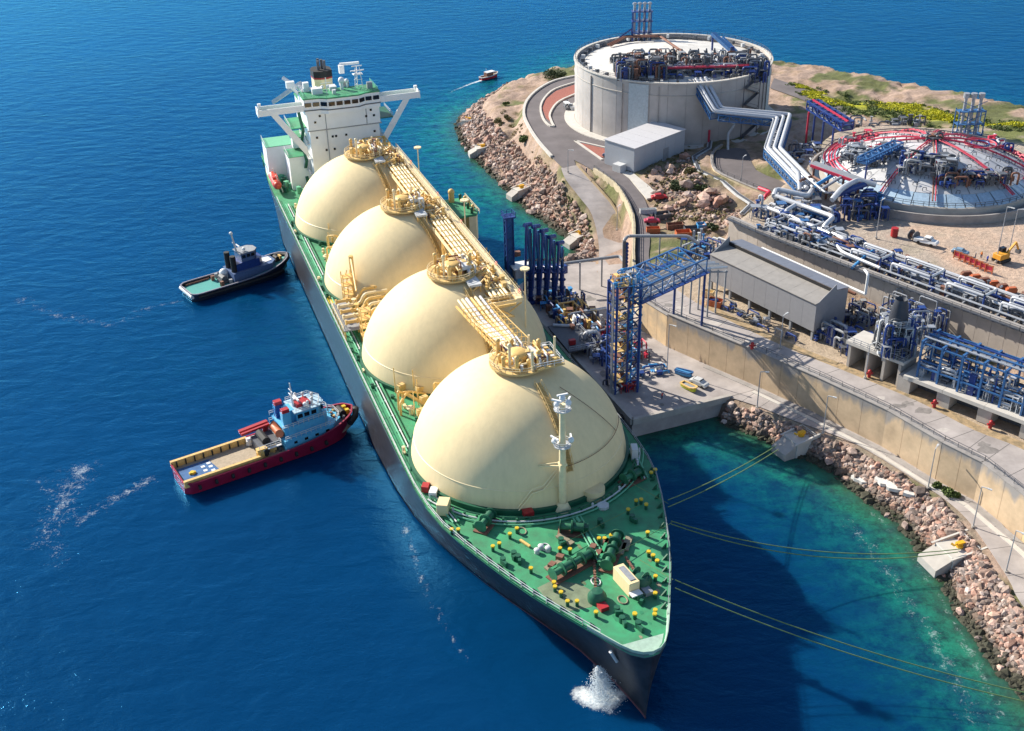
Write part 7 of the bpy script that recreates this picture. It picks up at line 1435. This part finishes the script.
h_, mb, hb, sh = boat_hull(fbt, 9.5, 3.2, .8, .9, RED, WOOD, bulw=.3); mb.build('gunwale', OFFW, fbt); MB().box((-.2, 0, 1.7), (3.6, 2.2, 1.8)).build('cabin', BROWN, fbt); MB().box((.4, 0, 2.75), (4.4, 2.6, .2)).build('cabin_roof', WHITE, fbt)
for y in (-.95, .95): MB().bar((2.3, y, .9), (2.3, y, 2.7), .12).build('roof_post', WHITE, fbt)
MB().tube([(-1.5, 0, 2.8), (-1.5, 0, 4.4)], .08, 6).build('mast', WHITE, fbt)

# ================================================================== VEHICLES, PEOPLE, LAMPS, SITE CLUTTER
def car(px, py, z, rz, m_, label, kind='car', s_=1.):
    g_ = U(px, py, z); o = thing('parked_car' if kind == 'car' else 'pickup_truck', label, kind, (g_.x, g_.y, max(z, ground(g_.x, g_.y)+.12)), rz)
    prof = [(-2.2, .35), (-2.25, .95), (-2.0, 1.1), (-1.5, 1.15), (-1.1, 1.62), (.5, 1.65), (1.1, 1.15), (2.0, 1.0), (2.25, .7), (2.2, .35)] if kind == 'car' else [(-2.5, .4), (-2.55, 1.1), (-.5, 1.15), (-.4, 1.8), (.9, 1.8), (1.4, 1.2), (2.3, 1.05), (2.5, .7), (2.45, .4)]
    n_ = len(prof); vs = [(x*s_, -.88*s_*(1 if zz < 1.2 else .82), zz*s_) for x, zz in prof]+[(x*s_, .88*s_*(1 if zz < 1.2 else .82), zz*s_) for x, zz in prof]
    bd = MB().add(vs, [tuple(range(n_))[::-1], tuple(range(n_, 2*n_))]+[(i, (i+1) % n_, n_+(i+1) % n_, n_+i) for i in range(n_)]).build('body', m_, o, bevel=.05)
    x0, x1 = ((-1.0, .5) if kind == 'car' else (-.3, .9)); MB().box(((x0+x1)/2*s_, 0, 1.42*s_), ((x1-x0+.5)*s_, 1.52*s_, .32*s_)).build('windows', GLASS, bd)
    for x in (-1.4*s_, 1.4*s_):
        for y in (-.86*s_, .86*s_): MB().tube([(x, y-.12, .34*s_), (x, y+.12, .34*s_)], .34*s_, 10).build('wheel', BLACK, o)
    return o
car(926, 244, 20.1, -.7, WHITE, 'white pickup parked in front of the low tank', 'pickup', 1.15); car(960, 254, 20.1, -.7, mat('blue_grey_car_paint', (.2, .3, .4), .3), 'small blue-grey car parked beside the orange barriers', 'car', .9)
car(659, 201, 13.1, .1, RED, 'red car parked off the upper road at the foot of the mound', 'car', 1.05); car(652, 223, 13.1, .0, mat('pinkish_red_paint', (.42, .04, .08), .35), 'pinkish red car parked beside the orange skip by the upper road', 'car', 1.0); car(610, 157.5, 14.2, -.6, mat('dark_blue_car_paint', (.05, .09, .18), .3), 'dark blue car parked at the tip of the red traffic island', 'car', 1.05)
yb = U(689, 389, 4.6); o = thing('workboat_on_trailer', 'small yellow-green boat standing on the open quay', 'boat', tuple(yb), -.9); h_, mb, hb, sh = boat_hull(o, 4.2, 1.7, .8, .3, mat('lime_paint', (.45, .5, .02), .4), GREY, keel=.1, bulw=.15); mb.build('gunwale', YEL, o)
yb = U(684, 375, 4.6); o = thing('covered_boat', 'blue covered boat standing on the open quay', 'boat', tuple(yb), -.6); h_, mb, hb, sh = boat_hull(o, 4.2, 1.6, .8, .3, LBLUE, BLUE, keel=.1, bulw=.15); mb.build('gunwale', BLUE, o); MB().tube([(-1.9, 0, .7), (1.7, 0, .9)], .45, 10, .3).build('cover', LBLUE, o, smooth=True)
car(699, 385, 4.6, -.8, OFFW, 'white car parked beside the two small boats on the quay', 'car', 1.0)
def person(px, py, z, shirt, trous, label, rz=0, lean=0., armf=0.):
    g_ = U(px, py, z); gz = max(z, ground(g_.x, g_.y)+.1); v = [(0,0,.95),(0,0,1.2),(0,0,1.42),(0,0,1.54),(0,.01,1.7),(.1,0,.9),(.13,.06,.5),(.14,-.04,.08),(.14,.12,.03),(-.1,0,.9),(-.13,-.02,.5),(-.14,.08,.08),(-.14,.24,.03),(.2,0,1.4),(.27,.02+armf,1.15),(.28,.14+armf,.93),(-.2,0,1.4),(-.27,-.02,1.15),(-.28,.06,.92)]
    e = [(0,1),(1,2),(2,3),(3,4),(0,5),(5,6),(6,7),(7,8),(0,9),(9,10),(10,11),(11,12),(2,13),(13,14),(14,15),(2,16),(16,17),(17,18)]; r = [.15,.14,.16,.065,.1,.1,.065,.045,.04,.1,.065,.045,.04,.07,.045,.035,.07,.045,.035]
    me = bpy.data.meshes.new('person'); me.from_pydata(v, e, []); me.materials.append(shirt); o = bpy.data.objects.new('person', me); COL.objects.link(o); o.location = (g_.x, g_.y, gz); o.rotation_euler = (0, 0, rz); ORG[o.name] = Vector(o.location)
    sk = o.modifiers.new('skin', 'SKIN'); 
    for i, rr in enumerate(r): me.skin_vertices[0].data[i].radius = (rr, rr)
    me.skin_vertices[0].data[0].use_root = True; sb = o.modifiers.new('smooth', 'SUBSURF'); sb.levels = 1; sb.render_levels = 1
    MB().sphere((0, .01, 1.68), .115, 10, 8, 1.15).build('head', SKIN, o); MB().sphere((0, 0, 1.75), .125, 10, 6, .7).build('helmet', [WHITE, BRIGHTY][shirt is HIVIS], o); MB().tube([(.11, .01, .88), (.135, .05, .5), (.14, 0, .12)], .11, 8, .075).tube([(-.11, 0, .88), (-.135, 0, .5), (-.14, .06, .12)], .11, 8, .075).build('trousers', trous, o); tag(o, label, 'person')
person(586.5, 173, 13.6, NAVY, NAVY, 'person in dark clothes walking where the two roads divide', .4)
person(975, 259, 20.1, NAVY, NAVY, 'worker in dark blue standing left of the others behind the orange barriers', 1); person(981, 258, 20.1, HIVIS, NAVY, 'worker in an orange vest behind the orange barriers', 2.2, armf=.12); person(987, 262, 20.1, mat('bright_blue_workwear', (.05, .12, .6), .8), NAVY, 'worker in bright blue beside the yellow excavator', .3)
person(662, 399, 4.55, mat('red_workwear', (.6, .03, .03), .8), NAVY, 'worker in red on the quay near the foot of the stair tower', .9)
ex = U(1001, 261, 20.1); o = thing('excavator', 'yellow excavator with its arm folded standing in the yard by the low tank', 'excavator', tuple(ex), .5)
for y in (-1.1, 1.1): MB().tube([(-1.6, y, .45), (1.6, y, .45)], .45, 8).box((0, y, .45), (3.4, .55, .8)).build('track', BLACK, o)
MB().box((-.3, 0, 1.5), (3.2, 2.4, 1.3)).build('body', mat('excavator_yellow', (.65, .30, .03), .5), o, bevel=.08); MB().box((.7, .7, 2.5), (1.4, 1.1, 1.3)).build('cab', GLASS, o); MB().bar((.8, -.4, 1.8), (3.6, -.4, 4.2), .45).bar((3.6, -.4, 4.2), (5.0, -.4, 2.0), .35).build('arm', mat('excavator_yellow', ()), o); MB().box((5.1, -.4, 1.5), (.8, 1.1, .9)).build('bucket', DGREY, o)
for i in range(7):   # orange barriers
    a = U(957+i*5.2, 259+i*2.3, 20.1); o = thing('site_barrier', 'orange site barrier panel in the row beside the excavator', 'barrier', (a.x, a.y, 20.05), -.85, 'orange site barriers'); MB().box((0, 0, 1.9), (1.9, .08, .25)).box((0, 0, .5), (1.9, .08, .25)).bar((-.9, 0, 0), (-.9, 0, 2.1), .2).bar((.9, 0, 0), (.9, 0, 2.1), .2).build('frame', ORANGE, o); MB().box((0, .06, 1.2), (1.7, .04, 1.0)).build('mesh_panel', PIPERED, o)
for i in range(6):
    a = U(966+i*9, 276+i*3.2, 20.1); o = MB().box((0, 0, .45), (2.4, 1.0, .9), 0).box((0, 0, 1.05), (1.9, .9, .3), .1).build('stacked_timber', ORANGE if i % 2 else BROWN); o.location = a; tag(o, ['orange', 'brown', 'orange', 'brown', 'orange', 'brown'][::-1][i]+' stack of site material, number %s in the row right of the barriers' % ['one', 'two', 'three', 'four', 'five', 'six'][i], 'stack', 'stacked site material')
o = thing('red_drum', 'bright red upright drum standing at the edge of the yard left of the cable reel', 'drum', tuple(U(894, 236, 20.1))); MB().cyl((0, 0, 0), .9, 2.2, 14).build('barrel', RED, o, smooth=True)
MB().cyl((0, 0, .7), .95, .12, 14).cyl((0, 0, 1.5), .95, .12, 14).build('hoop', RED, o)
cr = U(913, 240, 20.1); o = thing('cable_reel', 'dark cable reel standing beside the white pickup', 'reel', tuple(cr), .5); MB().tube([(0, -.8, 1.3), (0, .8, 1.3)], .6, 12).build('drum', BROWN, o)
for y in (-.8, .8): MB().tube([(0, y-.08, 1.3), (0, y+.08, 1.3)], 1.3, 16).build('flange', DGREY, o)
def mats_(px, py, w_, d, m_, label, rz=0):
    g_ = U(px, py, 13.05); o = thing('skip_container', label, 'container', (g_.x, g_.y, ground(g_.x, g_.y)+.1), rz); mb = MB()
    mb.box((0, 0, .1), (w_, d, .2)).box((0, -d/2, .8), (w_, .1, 1.5)).box((0, d/2, .8), (w_, .1, 1.5)).box((-w_/2, 0, .8), (.1, d, 1.5)).box((w_/2, 0, .8), (.1, d, 1.5)).build('skip_shell', m_, o)
    for q in range(4): MB().box((-w_/2+w_*(q+.5)/4, -d/2-.08, .8), (.15, .08, 1.5)).build('rib', m_, o)
mats_(653, 231, 3.6, 1.8, ORANGE, 'open orange skip beside the upper road below the pinkish car', 0); mats_(675, 226, 4.4, 2.0, BROWN, 'long brown skip at the foot of the mound', .1); mats_(683, 238, 4.0, 2.4, ORANGE, 'orange skip under the grey pipe arch', .1); mats_(694, 232, 5.2, 2.6, DGREY, 'dark open container beside the orange skip under the arch', .1); mats_(701, 230, 2.2, 2.2, LBLUE, 'small light blue container by the valve yard', .1); mats_(648, 213, 4.6, 1.2, OFFW, 'pale low container across the roadside', .1); mats_(662, 214, 4.4, 2.8, DGREY, 'dark grey container just below the red car', .2); mats_(715, 305, 3.4, 2.2, ORANGE, 'orange skip on the terrace under the blue truss bridge', -.6); mats_(708, 296, 2.6, 1.6, CREAM, 'cream skip next to the orange skip under the bridge', -.5)
for i, (px, py, z) in enumerate([(869, 377, 13.1), (934, 407, 13.1), (990, 428, 13.1), (752, 349, 13.1)]):
    g_ = U(px, py, z); o = thing('fire_hydrant', ['red hydrant in front of the open concrete block', 'red hydrant before the first bays of the blue rack', 'red hydrant near the right end of the terrace road', 'red hydrant beside the terrace road below the long shed'][i], 'hydrant', tuple(g_)); MB().cyl((0, 0, 0), .35, 1.3, 10).sphere((0, 0, 1.35), .42, 10, 6).build('body', RED, o, smooth=True); MB().tube([(-.7, 0, .9), (.7, 0, .9)], .22, 8).build('outlet', RED, o, smooth=True)
lamps = [((667, 371), 4.5, 12, 'lamp post beside the two small boats on the quay'), ((757, 408), 4.5, 9, 'lamp post at the coastal road nearest the quay'), ((823, 433), 4.5, 9, 'lamp post at the coastal road beside the nearer mooring block'), ((928, 488), 4.5, 9, 'lamp post at the coastal road by the pale concrete patches'), ((973, 527), 4.5, 9, 'lamp post at the coastal road beside the farther mooring block'), ((1006, 572), 4.5, 9, 'lamp post at the coastal road nearest the right edge'),
         ((996, 262), 20.1, 14, 'tall lamp post beside the excavator'), ((1009, 252), 20.1, 11, 'thin lamp post right of the excavator'), ((876, 238), 20.1, 10, 'lamp post in front of the low tank'), ((780, 348), 13.1, 8, 'lamp post beside the terrace road under the long shed'), ((865, 378), 13.1, 8, 'lamp post beside the terrace road at the concrete block'), ((617, 230), 8, 7, 'lamp post against the curved wall of the lower road'), ((741, 183), 15.1, 8, 'lamp post on the round ramp'), ((568, 172), 14, 7, 'lamp post where the two roads divide')]
for (px, py), z, hh_, lab in lamps:
    g_ = U(px, py, z); o = thing('lamp_post', lab, 'lamp post', tuple(g_), random.uniform(-1, 1), 'lamp posts'); MB().tube([(0, 0, 0), (0, 0, hh_)], .13, 8, .08).build('pole', STEEL, o, smooth=True); MB().bar((0, 0, hh_), (1.3, 0, hh_+.15), .14).box((1.4, 0, hh_+.1), (.8, .35, .16)).build('lamp_head', OFFW, o); MB().cyl((0, 0, -.05), .35, .4, 8).build('base', CONC, o)
# bow water jet: a fan of falling droplets
JW = mat('white_spray', (.72, .77, .80), .4, var=.05); a = ship(50.5, -4.2, 7.0); a2 = U(606, 701, .1); Vd = []; dirv = (a2-a)
src = U(598, 654, 8.5)
Nn = 5500; t = rng.random(Nn)**.8; land = np.array([a2.x, a2.y]); P0 = np.array([src.x, src.y, 6.0]); P1 = np.column_stack([land[0]+rng.normal(0, 1.0, Nn)+np.where(rng.random(Nn) < .35, -1.6, .3), land[1]+rng.normal(0, 1.0, Nn), np.full(Nn, .05)])
pos = P0[None]*(1-t[:, None])+P1*t[:, None]; pos[:, 2] = 6*(1-t**1.7)+.05+rng.normal(0, .06, Nn)*t; pos[:, :2] += rng.normal(0, .22, (Nn, 2))*t[:, None]
sz = rng.uniform(.02, .085, Nn); V = (IV[None]*sz[:, None, None]+pos[:, None, :]).reshape(-1, 3); me = np_mesh('water_jet', V, (IF[None]+np.arange(Nn)[:, None, None]*12).reshape(-1, 3), True); me.materials.append(JW); o = bpy.data.objects.new('water_jet', me); COL.objects.link(o); tag(o, 'white water jet falling from the bow into the sea', 'water jet', kind='stuff')
